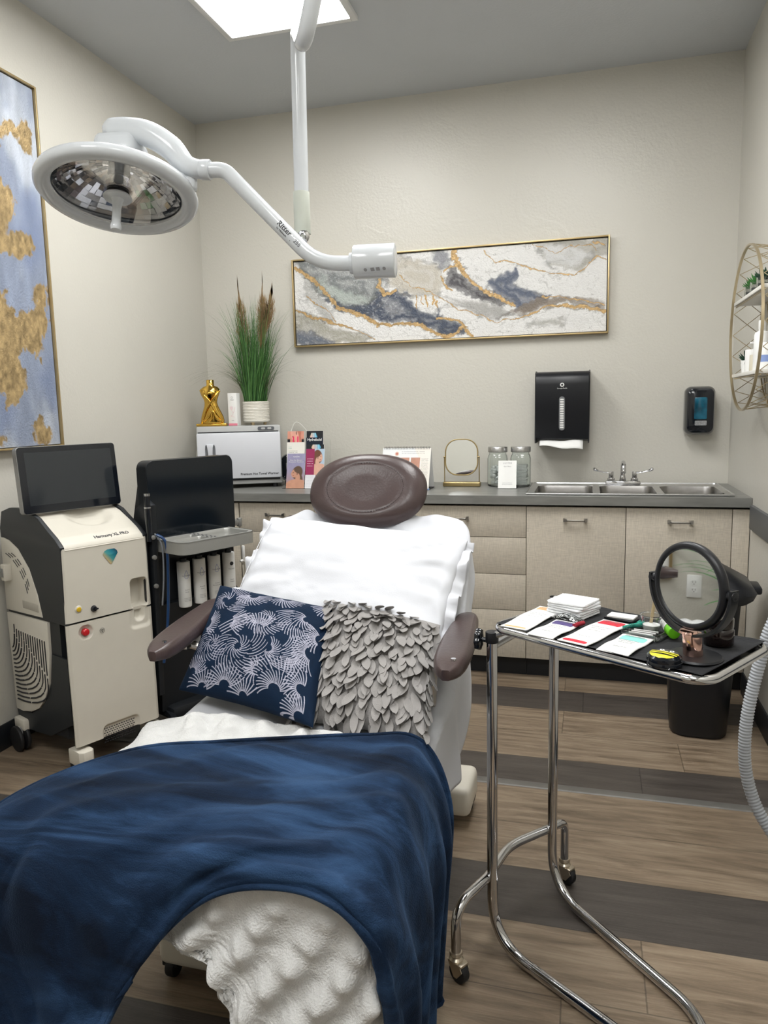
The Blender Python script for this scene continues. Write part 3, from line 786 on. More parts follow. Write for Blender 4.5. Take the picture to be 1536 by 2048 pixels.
FANS = [(-8, -14, 2.5, 9, 90, 430, 26, .9), (-8, -14, 9.8, 20, 130, 400, 40, .8), (-31, -14, 2, 7, 0, 350, 22, .8), (-31, -14, 7.6, 14, 90, 330, 30, .6),
        (33, 24, 2, 9, 110, 300, 18, .6), (33, 24, 9.8, 20, 150, 285, 30, .5), (5, 15, 2, 7, 200, 480, 22, .9), (5, 15, 8, 15, 180, 350, 28, .4),
        (-35, 27, 2.5, 9, 10, 280, 24, .7), (-35, 27, 10, 20, -60, 80, 32, .5), (24, -37, 3, 12, 0, 190, 28, .4), (24, -37, 13, 21, 40, 160, 28, .2),
        (-13, 38, 3, 13, 180, 370, 26, .5), (14, -10, 2, 9, 240, 420, 20, .8), (14, -10, 10, 21, 290, 390, 24, .7), (44, -2, 3, 14, 120, 260, 26, .4),
        (-12, -44, 3, 15, 10, 175, 26, .3), (-42, -38, 3, 13, -10, 120, 22, .4), (2, 2, 3, 15, 40, 130, 18, .2), (46, 46, 3, 14, 180, 270, 18, .3),
        (12, 44, 3, 13, 190, 350, 24, .4), (-24, 6, 2, 15, -50, 50, 20, .1), (42, -30, 2, 12, 60, 260, 26, .4), (30, -8, 3, 12, 250, 340, 16, .2),
        (-44, 4, 3, 12, -80, 60, 22, .4), (2, -47, 2, 11, 20, 170, 18, .2), (-30, -47, 3, 12, 0, 170, 22, .3), (42, -48, 3, 13, 60, 190, 22, .3), (10, -28, 2, 9, 80, 260, 18, .3), (47, 12, 3, 12, 120, 250, 20, .3)]
for f_ in FANS: fan(*f_)
for i, (p, q) in enumerate((((-28, -2), (-6, 14)), ((-30, 0), (-8, 16)), ((-26, -4), (-4, 12)), ((-24, -6), (-2, 10)))):
    thr[seg_dist(PX, PY, [p, q]) < .4] = 1
vis = thr * (.55 + .45 * fbm(NP, NP, 40, 2, 15))
sil = np.array(rgb(176, 176, 192)); col = col * (1 - vis[..., None]) + sil * vis[..., None]
M_NAVY = mat('navy_embroidered_velvet', (1, 1, 1), .8, spec=.12, noise=.03, attr='Col', sheen=.08, sheen_tint=rgb(90, 130, 180), bump=.15, bscale=400)
QN = Quad((-1.055, 1.975, .800), (-.652, 1.905, .762), (-1.030, 1.675, .592), (-.600, 1.530, .592), .028)
me = pillow_mesh('throw_cushion', .13, QN, NP, cols=col, pinch=.07, seed=8, wr=.0035)
place_pillow('throw_cushion', me, M_NAVY, 'square navy velvet cushion embroidered with silver fan shapes', 'cushion')
# ---- grey petal cushion
M_FELT = mat('grey_felt', rgb(146, 143, 141), .9, noise=.08, nscale=30, bump=.3, bscale=500, sheen=.2)
QG = Quad((-.765, 1.975, .812), (-.378, 1.890, .762), (-.70, 1.61, .585), (-.345, 1.545, .600), .0)
me = pillow_mesh('throw_cushion', .11, QG, 60, pinch=.05, seed=12, wr=.002)
gc = place_pillow('throw_cushion', me, M_FELT, 'grey cushion covered in overlapping felt petals', 'cushion')
b = NB(); gl = gc.location
def surf(u_, v_):
    """point and normal on the front at u,v in -1..1 (local pillow frame)"""
    def pt(a, c):
        a = min(max(a, -.999), .999); c = min(max(c, -.999), .999)
        bs = ((1 - a * a) * (1 - c * c)) ** .42
        return Vector(QG.at(a * (1 - .05 * (1 - c * c) * a * a), c * (1 - .05 * (1 - a * a) * c * c), .055 * bs))
    p = pt(u_, v_); e = .03
    n = (pt(u_ + e, v_) - pt(u_ - e, v_)).cross(pt(u_, v_ + e) - pt(u_, v_ - e)); n.normalize(); return p, n
rows = 19
for i in range(rows):
    v_ = .90 - i * 1.86 / (rows - 1); cnt = 16
    for k in range(cnt):
        u_ = -1 + 2 * (k + .5 * (i % 2) + rnd.uniform(-.3, .3)) / (cnt - 1) ; u_ = min(max(u_, -.985), .985)
        p, nn = surf(u_, min(.93, v_ + rnd.uniform(-.03, .03)))
        gd = Vector(QG.c[2] - QG.c[0]).normalized(); gs = Vector(QG.c[1] - QG.c[0]).normalized()
        d = gd + gs * (rnd.uniform(-.5, .45) - .25 * max(0, u_ - .8) * 5 + .3 * max(0, -.8 - u_) * 5); d = (d - nn * d.dot(nn)).normalized()
        s = d.cross(nn).normalized()
        Lp = rnd.uniform(.044, .062); Wp = rnd.uniform(.0095, .0125); lift = rnd.uniform(.08, .42); curl = rnd.uniform(-.3, .5); tw = rnd.uniform(-.35, .35)
        ring = []
        m_ = 7; top = []; bot = []
        th = .0012
        for j in range(m_ + 1):
            f = j / m_; wd = Wp * math.sin(PI * min(1, f * .92 + .04)) ** .75
            if j == m_: wd *= .35
            cpos = p + d * Lp * f + nn * (.003 + Lp * (lift * f - curl * .35 * f * f))
            sd = (s + nn * tw * f)
            cup = .22 * wd
            top.append((cpos - sd * wd + nn * cup, cpos + nn * 0, cpos + sd * wd + nn * cup))
        A = [[b.verts.new(q) for q in r_] for r_ in top]
        B = [[b.verts.new(q - nn * th) for q in r_] for r_ in top]
        for r0_, r1_ in zip(A, A[1:]):
            for q in (0, 1): b.faces.new((r0_[q], r1_[q], r1_[q + 1], r0_[q + 1]))
        for r0_, r1_ in zip(B, B[1:]):
            for q in (0, 1): b.faces.new((r0_[q + 1], r1_[q + 1], r1_[q], r0_[q]))
        for j in range(m_):
            b.faces.new((A[j][0], B[j][0], B[j + 1][0], A[j + 1][0])); b.faces.new((A[j + 1][2], B[j + 1][2], B[j][2], A[j][2]))
        b.faces.new((A[m_][0], B[m_][0], B[m_][1], A[m_][1])); b.faces.new((A[m_][1], B[m_][1], B[m_][2], A[m_][2]))
bmesh.ops.recalc_face_normals(b, faces=b.faces)
bmesh.ops.translate(b, vec=-gl, verts=b.verts)
pe = part('petals', b, M_FELT, gc)
# ================================================================== PAINTINGS
def homography(src, dst):
    A = []
    for (x, y), (u, v) in zip(src, dst):
        A.append([x, y, 1, 0, 0, 0, -u * x, -u * y, -u]); A.append([0, 0, 0, x, y, 1, -v * x, -v * y, -v])
    _, _, Vt = np.linalg.svd(np.array(A)); return Vt[-1].reshape(3, 3)
M_CANVAS = mat('painted_canvas', (1, 1, 1), .55, noise=.02, attr='Col', bump=.08, bscale=200)
def leaf_mat():
    m = mat('gold_leaf_canvas', (1, 1, 1), .45, noise=.03, attr='Col', bump=.35, bscale=120)
    nt = m.node_tree; a = nt.nodes.new('ShaderNodeAttribute'); a.attribute_name = 'Col'
    nt.links.new(a.outputs['Alpha'], nt.nodes['Principled BSDF'].inputs['Metallic']); return m
def paint(name, img, o, ux, uz, m, parent, metal=None):
    h, w = img.shape[:2]
    jj, ii = np.meshgrid(np.linspace(0, 1, w), np.linspace(1, 0, h))
    P = np.array(o)[None, None] + jj[..., None] * np.array(ux) + ii[..., None] * np.array(uz)
    me = grid_mesh(name, P, 0, img, flip=True)
    if metal is not None:
        a = me.color_attributes['Col']; c = np.empty(h * w * 4, np.float32); a.data.foreach_get('color', c); c = c.reshape(-1, 4); c[:, 3] = metal.ravel(); a.data.foreach_set('color', c.ravel())
    to_local(me, parent)
    return mesh_obj(name, me, m, parent, 180)
def frame_bars(t, o, ux, uz, nrm, W, Hh, depth, bw, m, mi):
    """thin floater frame around a canvas; o is lower left outer corner on the wall"""
    ux, uz, nrm = Vector(ux), Vector(uz), Vector(nrm)
    M = Matrix.Identity(4)
    for i in range(3): M[i][0] = ux[i]; M[i][1] = uz[i]; M[i][2] = nrm[i]; M[i][3] = o[i]
    b = NB()
    for a in ((0, bw, 0, Hh), (W - bw, W, 0, Hh), (bw, W - bw, 0, bw), (bw, W - bw, Hh - bw, Hh)):
        box(b, *a, 0.002, depth, .001, M)
    part('frame', b, m, t, True)
    b = NB(); box(b, bw, W - bw, bw, Hh - bw, .004, depth * .55, 0, M); part('backing', b, mi, t, True)
M_FRGOLD = mat('champagne_frame', rgb(190, 168, 124), .35, .7, noise=.06)
# ---- horizontal marbled painting
t = thing('wall_painting', 'long horizontal abstract painting of grey and white marbling with gold veins on the back wall', 'painting', (-.80, YB, 1.70))
X0_, X1_, Z0_, Z1_ = -1.684, .079, 1.702, 2.196
frame_bars(t, (X0_, YB, Z0_), (1, 0, 0), (0, 0, 1), (0, -1, 0), X1_ - X0_, Z1_ - Z0_, .042, .008, M_FRGOLD, M_BLACK)
w_, h_ = 900, 250
Hm = homography([(0, 0), (1, 0), (1, 1), (0, 1)], [(50, 142), (1489, 28), (1478, 458), (70, 528)])
uu, vv = np.meshgrid(np.linspace(0, 1, w_), np.linspace(0, 1, h_))
q = np.stack([uu, vv, np.ones_like(uu)], -1) @ Hm.T
PXc, PYc = q[..., 0] / q[..., 2], q[..., 1] / q[..., 2]
n1 = fbm(h_, w_, 5, 5, 31, 3.5) - .5; n2 = fbm(h_, w_, 5, 5, 32, 3.5) - .5; nf = fbm(h_, w_, 40, 3, 33, 3.5); n3 = fbm(h_, w_, 7, 5, 35, 3.0)
nh1 = fbm(h_, w_, 22, 4, 36, 3.5) - .5; nh2 = fbm(h_, w_, 22, 4, 37, 3.5) - .5
WX, WY = PXc + 70 * n1 + 30 * nh1, PYc + 55 * n2 + 26 * nh2
img = np.zeros((h_, w_, 3)); img[:] = rgb(222, 221, 219)
img *= (.93 + .1 * n3)[..., None]
marb = np.abs(np.sin((WX * .012 + WY * .022 + 9 * n1) * 2.2))
blend(img, .55 * sst(.16, .0, marb) * sst(.45, .6, n3), rgb(120, 118, 114))
rid = 1 - np.abs(2 * fbm(h_, w_, 6, 6, 38, 2.2) - 1)
def reg(pts, c, soft=16, a=1.0):
    d = poly_sd(WX, WY, pts); soft *= .6
    blend(img, .45 * a * np.exp(-(d / (soft * 1.2)) ** 2) * (rid > .86), rgb(*(int(v * .55) for v in c)))
    blend(img, a * sst(soft, -soft, d) * (.86 + .14 * np.cos(d * .12 + 6 * n3)), rgb(*c))
reg([(1120, 40), (1500, 20), (1500, 110), (1425, 115), (1345, 185), (1220, 150)], (166, 163, 154), 14)
reg([(1160, 60), (1330, 70), (1400, 110), (1320, 170), (1200, 130)], (205, 205, 204), 20)
reg([(520, 120), (700, 150), (740, 220), (730, 300), (600, 300), (480, 240)], (186, 180, 168), 16)
reg([(680, 95), (760, 90), (780, 150), (720, 190), (690, 140)], (128, 130, 136), 16, .9)
reg([(40, 130), (330, 135), (480, 210), (440, 330), (380, 390), (250, 330), (150, 260)], (120, 124, 124), 22)
reg([(120, 200), (230, 240), (330, 285), (410, 320), (390, 345), (280, 320), (180, 270)], (172, 180, 174), 20, .85)
reg([(200, 300), (330, 345), (425, 330), (445, 280), (560, 275), (620, 350), (700, 372), (720, 350), (735, 395), (820, 415), (840, 470), (745, 490), (690, 440), (560, 425), (450, 418), (360, 390), (260, 360)], (66, 74, 90), 12)
reg([(762, 165), (808, 165), (850, 230), (940, 285), (1070, 345), (1000, 345), (880, 305), (800, 272), (745, 240)], (74, 72, 76), 8)
reg([(920, 245), (1000, 195), (1080, 150), (1095, 200), (1060, 235), (1150, 275), (1230, 295), (1200, 340), (1130, 375), (1080, 385), (1060, 335), (980, 290)], (84, 92, 110), 10)
reg([(1170, 300), (1490, 325), (1490, 372), (1300, 335), (1200, 350), (1120, 390), (1000, 400), (1080, 370)], (126, 114, 100), 10, .9)
reg([(740, 310), (880, 320), (1000, 350), (1050, 390), (960, 400), (840, 370)], (150, 148, 144), 18, .8)
reg([(1130, 440), (1200, 400), (1290, 395), (1300, 440), (1230, 430)], (150, 148, 140), 18, .7)
reg([(50, 370), (150, 390), (260, 440), (430, 500), (300, 530), (50, 540)], (164, 161, 150), 14)
reg([(50, 440), (150, 465), (240, 500), (240, 540), (50, 545)], (106, 112, 124), 14)
reg([(80, 200), (160, 250), (260, 400), (220, 420), (110, 300)], (150, 150, 146), 18, .6)
blend(img, .28 * sst(.955, .995, rid) * sst(.40, .52, n3), rgb(92, 88, 80)); blend(img, .22 * sst(.97, .997, 1 - np.abs(2 * fbm(h_, w_, 9, 6, 39, 2.5) - 1)) * sst(.6, .45, n3), rgb(120, 116, 106))
spk = (fbm(h_, w_, 60, 1, 40, 3.5) > .80) & (PXc < 560)
blend(img, spk * .18, rgb(235, 235, 235))
gold = np.zeros((h_, w_))
SX, SY = PXc + 26 * (fbm(h_, w_, 12, 4, 50, 3.5) - .5), PYc + 26 * (fbm(h_, w_, 12, 4, 51, 3.5) - .5)
def vein(pts, wd, dk=True):
    global gold
    d = seg_dist(SX, SY, pts) / (wd * (.35 + 1.3 * nf))
    if dk: blend(img, .6 * sst(2.0, 1.0, d) * (nf > .5), rgb(70, 66, 60))
    gold = np.maximum(gold, sst(1.15, .85, d))
vein([(60, 172), (130, 215), (200, 290), (250, 352), (330, 372), (400, 408), (440, 430), (560, 428), (640, 435), (700, 470), (750, 490), (800, 470), (830, 440), (875, 488)], 8)
vein([(62, 372), (130, 390), (250, 430), (330, 450)], 5); vein([(330, 450), (425, 500)], 1.8); vein([(110, 300), (200, 360), (250, 420)], 2)
vein([(448, 212), (440, 255), (470, 292), (520, 272)], 6)
vein([(785, 92), (805, 150), (835, 195)], 11); vein([(835, 195), (870, 235), (930, 275), (1000, 305), (1060, 342)], 8)
vein([(745, 185), (780, 160), (825, 172)], 5); vein([(730, 210), (745, 250), (780, 275)], 4)
vein([(1125, 388), (1200, 350), (1270, 342)], 4); vein([(1270, 342), (1360, 345), (1480, 372)], 7); vein([(1190, 300), (1300, 308), (1475, 340)], 2)
vein([(920, 88), (980, 145), (1020, 130), (1100, 160), (1200, 190), (1330, 202), (1395, 155), (1440, 112), (1485, 125)], 2.2)
vein([(1150, 62), (1260, 95), (1330, 62), (1420, 58), (1440, 85)], 1.6); vein([(1430, 50), (1475, 60)], 4)
vein([(740, 312), (800, 360), (880, 380), (980, 415), (1080, 400), (1130, 385)], 2)
vein([(718, 402), (790, 402), (845, 440)], 5); vein([(540, 200), (600, 260), (660, 270), (740, 310)], 1.6)
for x_, y_, l_ in ((612, 295, 60), (640, 300, 45), (662, 295, 55), (690, 295, 40), (705, 320, 35)): vein([(x_, y_), (x_ + 4, y_ + l_)], 4 if x_ > 650 else 2.4, False)
gcol = np.array(rgb(180, 150, 104)) * (.5 + 1.0 * nf)[..., None]
img = img * (1 - gold[..., None]) + gcol * gold[..., None]
paint('canvas', img, (X0_ + .0125, YB - .030, Z0_ + .0125), (X1_ - X0_ - .025, 0, 0), (0, 0, Z1_ - Z0_ - .025), leaf_mat(), t, gold * .35)
# ---- tall blue and gold painting
t = thing('wall_painting', 'tall blue-grey abstract painting with patches of gold leaf on the left wall', 'painting', (XL, 2.3, 1.20))
Y0_, Y1_, Z0_, Z1_ = 1.82, 2.802, 1.203, 2.682
frame_bars(t, (XL, Y0_, Z0_), (0, 1, 0), (0, 0, 1), (1, 0, 0), Y1_ - Y0_, Z1_ - Z0_, .042, .008, M_FRGOLD, M_BLACK)
w_, h_ = 430, 640
PYw, PZw = np.meshgrid(np.linspace(Y0_, Y1_, w_), np.linspace(Z1_, Z0_, h_))
n1 = fbm(h_, w_, 6, 5, 61) - .5; n2 = fbm(h_, w_, 6, 5, 62) - .5; nf = fbm(h_, w_, 60, 3, 63); nb = fbm(h_, w_, 3, 5, 64); nv = fbm(h_, w_, 8, 4, 65, 3)
img = np.zeros((h_, w_, 3)); img[:] = rgb(160, 168, 182)
blend(img, sst(.42, .6, nb) * .8, rgb(186, 192, 202)); blend(img, sst(.55, .38, nb) * .6, rgb(120, 132, 158))
img *= (.72 + .5 * nv)[..., None]
WY_, WZ_ = PYw + .05 * n1, PZw + .05 * n2
for pts in ([(2.701, 2.24), (2.792, 2.248), (2.781, 2.009), (2.708, 1.933), (2.591, 2.049), (2.655, 2.138)], [(2.46, 1.478), (2.485, 1.433), (2.528, 1.356), (2.497, 1.278), (2.43, 1.235)],
            [(2.701, 1.485), (2.799, 1.604), (2.782, 1.353), (2.73, 1.436)], [(2.1, 2.3), (2.3, 2.0), (2.25, 1.6), (2.05, 1.7)]):
    blend(img, .55 * sst(.05, -.05, poly_sd(WY_, WZ_, pts)) * (.5 + nv * .6), rgb(96, 112, 150))
G_ = [[(2.58, 2.462), (2.637, 2.511), (2.7, 2.503), (2.747, 2.534), (2.781, 2.492), (2.771, 2.405), (2.732, 2.408), (2.693, 2.448), (2.639, 2.438), (2.574, 2.41)],
      [(2.48, 2.33), (2.559, 2.29), (2.606, 2.26), (2.655, 2.228), (2.64, 2.142), (2.585, 2.085), (2.593, 2.064), (2.691, 2.069), (2.739, 2.048), (2.722, 1.998), (2.655, 1.955), (2.603, 1.968), (2.52, 1.968), (2.42, 2.1)],
      [(2.45, 1.85), (2.502, 1.825), (2.563, 1.818), (2.547, 1.771), (2.606, 1.732), (2.665, 1.762), (2.711, 1.767), (2.724, 1.872), (2.783, 1.873), (2.777, 1.701), (2.716, 1.567), (2.656, 1.595), (2.6, 1.592), (2.61, 1.45), (2.553, 1.387), (2.496, 1.356), (2.493, 1.417), (2.4, 1.463)],
      [(2.642, 1.29), (2.68, 1.313), (2.745, 1.253), (2.729, 1.22), (2.645, 1.216)], [(2.40, 1.258), (2.471, 1.233), (2.458, 1.21), (2.40, 1.212)],
      [(2.0, 2.5), (2.2, 2.45), (2.35, 2.3), (2.2, 2.2), (1.95, 2.3)], [(1.9, 1.8), (2.1, 1.7), (2.3, 1.5), (2.1, 1.4), (1.9, 1.5)]]
gold = np.zeros((h_, w_))
for pts in G_: gold = np.maximum(gold, sst(.008, -.008, poly_sd(WY_, WZ_, pts) + .055 * (nf - .5) + .02 * n1))
gcol = np.array(rgb(178, 154, 112)) * (.4 + 1.15 * nf)[..., None]
img = img * (1 - gold[..., None]) + gcol * gold[..., None]
paint('canvas', img, (XL + .030, Y0_ + .011, Z0_ + .011), (0, Y1_ - Y0_ - .022, 0), (0, 0, Z1_ - Z0_ - .022), leaf_mat(), t, gold * .45)

# ================================================================== WALL DISPENSERS
t = thing('paper_towel_dispenser', 'large black paper towel dispenser mounted on the back wall above the jars', 'towel dispenser', (-.148, YB, 1.14))
MX = Matrix(((0, 0, 1, 0), (-1, 0, 0, 0), (0, 1, 0, 0), (0, 0, 0, 1)))     # profile (depth, z) swept along x
b = NB()
D0 = YB - .002
prof = [(-D0, 1.14), (-D0, 1.507), (-D0 + .13, 1.507), (-D0 + .168, 1.497), (-D0 + .185, 1.475), (-D0 + .188, 1.44), (-D0 + .168, 1.165), (-D0 + .160, 1.155), (-D0 + .10, 1.152)]
prism(b, [(p[0], p[1]) for p in prof], -.284, -.012, MX, .004)
part('cover', b, M_BLACK, t, True)
for x in (-.2875, -.0145):
    b = NB(); prism(b, [(-D0, 1.135), (-D0, 1.509), (-D0 + .12, 1.512), (-D0 + .16, 1.50), (-D0 + .172, 1.142), (-D0 + .16, 1.135)], x, x + .006, MX); part('side_plate', b, M_BLACK, t, True)
fM = frame((-.148, YB - .1855, 1.29), (1, 0, 0), (0, -.075, 1))
b = NB(); pl = [(x, y) for x, y in rrect(.030, .175, .0149, 8)]
prism(b, pl, -.006, .0035, fM); wn_ = part('window', b, mat('smoked_window', rgb(120, 122, 124), .25, noise=.2, nscale=60, stretch=(1, 1, 3)), t, True)
b = NB()
for k in range(13): box(b, -.009, .009, -.076 + k * .012, -.068 + k * .012, .003, .0045, 0, fM)
part('towel_edges', b, M_PAPER, wn_, True)
fM2 = frame((-.148, YB - .1915, 1.425), (1, 0, 0), (0, .01, 1))
b = NB(); lathe(b, [(0, 0), (.0105, 0), (.0105, .0012), (0, .0012)], (0, .012, 0), 24, fM2); lg = part('logo', b, M_PAPER, t, True)
b = NB()
prism(b, [(-.003, .006), (.003, .006), (.003, .010), (.008, .010), (0, .0195), (-.008, .010), (-.003, .010)], .0012, .0018, fM2); part('logo_tree', b, M_BLACK, lg, True)
lettering('Georgia-Pacific', .0085, fM2 @ Matrix.Translation((0, -.006, .0005)), M_PAPER, t, True)
b = NB()
n1_, n2_ = 12, 5; Q = np.zeros((n1_, n2_, 3))
for i in range(n1_):
    for j in range(n2_):
        u, v = i / 11, j / 4; Q[i, j] = (-.262 + .222 * u, YB - .155 - .03 * v + .004 * math.sin(u * 7), 1.150 - (.026 + .022 * u) * v + .004 * math.sin(u * 9))
me = grid_mesh('paper_towel', Q, .002); lo_ = Vector((-.15, YB - .17, 1.10)); me.transform(Matrix.Translation(-lo_)); o = mesh_obj('paper_towel', me, M_PAPER, None, 180); o.location = lo_
tag(o, 'white paper towel hanging out of the black wall dispenser', 'paper towel')
t = thing('soap_dispenser', 'small black soap dispenser on the back wall right of the sink', 'soap dispenser', (.532, YB, 1.167))
b = NB(); M2 = frame((.532, YB - .001, 1.29), (1, 0, 0), (0, 0, 1))
rr = []
for w, hh, z in ((.132, .236, 0), (.140, .244, .01), (.144, .246, .05), (.140, .240, .085), (.125, .222, .105), (.10, .19, .112)):
    rr.append([b.verts.new((x, y, z)) for x, y in rrect(w, hh, .032, 6)])
for A, B in zip(rr, rr[1:]):
    for k in range(len(A)): b.faces.new((A[k], A[(k + 1) % len(A)], B[(k + 1) % len(A)], B[k]))
b.faces.new(rr[-1]); b.faces.new(rr[0][::-1]); bmesh.ops.transform(b, matrix=M2, verts=b.verts)
part('cover', b, M_BLACKGLOSS, t, True)
b = NB(); prism(b, rrect(.060, .110, .006, 3, 0, .012), .106, .1155, M2, .001)
part('window', b, mat('blue_soap_window', rgb(14, 96, 122), .15, noise=.7, nscale=18, coat=.4), t, True)
b = NB(); prism(b, rrect(.056, .024, .003, 3, .002, -.062), .109, .1140, M2); lb = part('sticker', b, mat('silver_sticker', rgb(160, 162, 164), .35, .3, noise=.35, nscale=120), t, True)
lettering('purell', .015, M2 @ Matrix.Translation((.005, -.092, .1075)), M_PAPER, t, True, shear=.3)

# ================================================================== ON THE COUNTER
CT = .91
# ---- towel warmer
M_WARM = mat('light_grey_plastic', rgb(176, 177, 176), .4, noise=.03); M_DOOR = mat('glossy_white_door', rgb(208, 210, 216), .25, noise=.01, coat=.2)
t = thing('towel_warmer', 'white box-shaped hot towel warmer with a side handle at the left end of the counter', 'towel warmer', (-1.932, 3.98, CT))
b = NB(); box(b, -2.178, -1.686, 3.842, 4.13, .932, 1.257, .008); part('body', b, M_WARM, t, True)
for x in (-2.15, -1.74):
    for y in (3.87, 4.09):
        b = NB(); cyl(b, (x + .01, y, CT + .0005), (x + .01, y, .934), .014); part('foot', b, M_RUBBER, t, True)
b = NB(); box(b, -2.1785, -1.69, 3.818, 3.842, .966, 1.2215, .008); dr = part('door', b, M_DOOR, t, True)
b = NB(); box(b, -2.17, -1.70, 3.836, 3.846, 1.2215, 1.227); part('door_gap', b, M_BLACK, t, True)
b = NB(); box(b, -2.17, -1.70, 3.836, 3.846, .955, .966); part('door_gap', b, M_BLACK, t, True)
wf = frame((-1.772, 3.8415, 1.241), (1, 0, 0), (0, 0, 1))
b = NB(); prism(b, rrect(.098, .020, .0095, 5), 0, .002, wf); cp = part('control_plate', b, mat('grey_button_plate', rgb(92, 94, 98), .4, noise=.05), t, True)
for x in (-.017, .02):
    b = NB(); prism(b, rrect(.024, .011, .005, 5, x, 0), .002, .0045, wf); part('button', b, M_WARM, cp, True)
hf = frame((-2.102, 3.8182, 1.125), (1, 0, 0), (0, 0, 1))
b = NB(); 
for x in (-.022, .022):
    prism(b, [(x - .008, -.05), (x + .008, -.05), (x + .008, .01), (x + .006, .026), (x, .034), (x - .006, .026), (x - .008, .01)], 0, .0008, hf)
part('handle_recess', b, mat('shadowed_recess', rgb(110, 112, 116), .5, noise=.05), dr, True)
b = NB(); prism(b, [(-.012, -.055), (.012, -.055), (.013, .02), (.024, .036), (-.024, .036), (-.013, .02)], .0005, .012, hf, .003); part('handle', b, M_DOOR, dr, True)
lettering('Premium Hot Towel Warmer', .0185, frame((-1.820, 3.8175, .990), (1, 0, 0), (0, 0, 1)), M_INK, t, True, bold=True)
t.location = (-1.943, 3.925, CT); t.rotation_euler = (0, 0, .43); t.scale = (.935, .95, 1)
M_CORD = mat('white_cord', rgb(214, 213, 206), .5, noise=.03)
b = NB(); tube(b, smooth_path([(-1.72, 4.14, 1.20), (-1.70, 4.165, 1.262), (-1.66, 4.17, 1.25), (-1.60, 4.16, 1.17), (-1.585, 4.15, 1.05), (-1.60, 4.14, .93), (-1.66, 4.15, .914)], 8), .0028, 8)
single('power_cord', b, M_CORD, 'thin white cord looping down on the right side of the towel warmer', 'cord')
b = NB(); tube(b, smooth_path([(-2.17, 4.14, 1.24), (-2.195, 4.14, 1.262), (-2.235, 4.10, 1.25), (-2.252, 4.02, 1.18), (-2.245, 3.96, 1.08), (-2.225, 3.92, .98), (-2.20, 3.95, .915)], 8), .0028, 8)
single('power_cord', b, M_CORD, 'thin white cord hanging on the left side of the towel warmer', 'cord')
# ---- gold torso
t0 = 1.2575
t = thing('torso_statuette', 'shiny gold headless female torso statuette on top of the towel warmer', 'statuette', (-2.13, 3.95, t0))
b = NB(); box(b, -2.218, -2.040, 3.915, 3.985, t0, t0 + .016, .006, seg=3); part('plinth', b, M_GOLD, t, True)
b = NB(); prof = [(.014, .066, .030, .004), (.03, .069, .032, .004), (.055, .064, .034, .004), (.085, .052, .032, .002), (.115, .040, .027, .0), (.135, .036, .025, -.002), (.155, .040, .027, -.002), (.175, .050, .031, -.004),
                  (.195, .057, .033, -.004), (.212, .055, .030, -.002), (.224, .042, .024, 0), (.230, .024, .020, 0), (.236, .0215, .019, 0), (.262, .0225, .019, 0), (.264, .018, .015, 0)]
rings = []
for z, rx, ry, dx in prof:
    rings.append([b.verts.new((-2.130 + dx + rx * math.copysign(abs(math.cos(a)) ** .8, math.cos(a)), 3.95 + ry * math.copysign(abs(math.sin(a)) ** .9, math.sin(a)) - (.012 * max(0, math.cos(2 * (a + PI / 2))) if .17 < z < .2 else 0), t0 + z)) for a in [2 * PI * k / 36 for k in range(36)]])
for A, B in zip(rings, rings[1:]):
    for k in range(36): b.faces.new((A[k], A[(k + 1) % 36], B[(k + 1) % 36], B[k]))
b.faces.new(rings[-1]); b.faces.new(rings[0][::-1])
def band(pts, r): tube(b, smooth_path(pts, 6), r, 8)
fy = 3.95
band([(-2.186, fy - .012, t0 + .205), (-2.160, fy - .032, t0 + .175), (-2.130, fy - .032, t0 + .14), (-2.110, fy - .033, t0 + .10), (-2.08, fy - .026, t0 + .05), (-2.062, fy - .015, t0 + .018)], .0065)
band([(-2.076, fy - .012, t0 + .20), (-2.10, fy - .035, t0 + .17), (-2.125, fy - .034, t0 + .135), (-2.15, fy - .034, t0 + .10), (-2.172, fy - .028, t0 + .05), (-2.188, fy - .015, t0 + .018)], .0065)
band([(-2.172, fy - .030, t0 + .03), (-2.14, fy - .038, t0 + .055), (-2.115, fy - .038, t0 + .085), (-2.095, fy - .036, t0 + .045), (-2.075, fy - .030, t0 + .03)], .007)
band([(-2.120, fy - .038, t0 + .082), (-2.125, fy - .040, t0 + .05), (-2.14, fy - .038, t0 + .028)], .006)
for dx in (-.026, .020): ellipsoid(b, (-2.132 + dx, fy - .022, t0 + .190), .021, .018, .019)
part('figure', b, M_GOLD, t, True, ang=80)
t.location = (-2.083, 3.868, t0); t.rotation_euler = (0, 0, .30); t.scale = (.97, .97, .985)
# ---- small white and pink box
t = thing('product_box', 'slim white cosmetic box with pink flower print standing beside the gold statuette', 'box', (-1.968, 3.91, t0))
b = NB(); box(b, -1.995, -1.941, 3.90, 3.945, t0, t0 + .183, .0008); part('carton', b, M_PAPER, t, True)
pf = frame((-1.968, 3.8998, t0), (1, 0, 0), (0, 0, 1)); M_PINK = mat('pink_print', rgb(222, 130, 150), .6, noise=.1); M_LPINK = mat('pale_pink_print', rgb(232, 190, 200), .6, noise=.1)
b = NB(); box(b, -.0268, .0268, .0005, .013, 0, .0004, 0, pf); part('pink_band', b, M_PINK, t, True)
b = NB()
for k in range(7):
    a = 2 * PI * k / 7; tube(b, [pf @ Vector((-.006 + .003 * math.cos(a), .10 + .003 * math.sin(a), .0003)), pf @ Vector((-.006 + .011 * math.cos(a), .10 + .011 * math.sin(a), .0003))], .0011, 5)
tube(b, smooth_path([pf @ Vector(p) for p in ((-.006, .09, .0003), (.004, .075, .0003), (.012, .085, .0003), (.016, .105, .0003))], 5), .0007, 5)
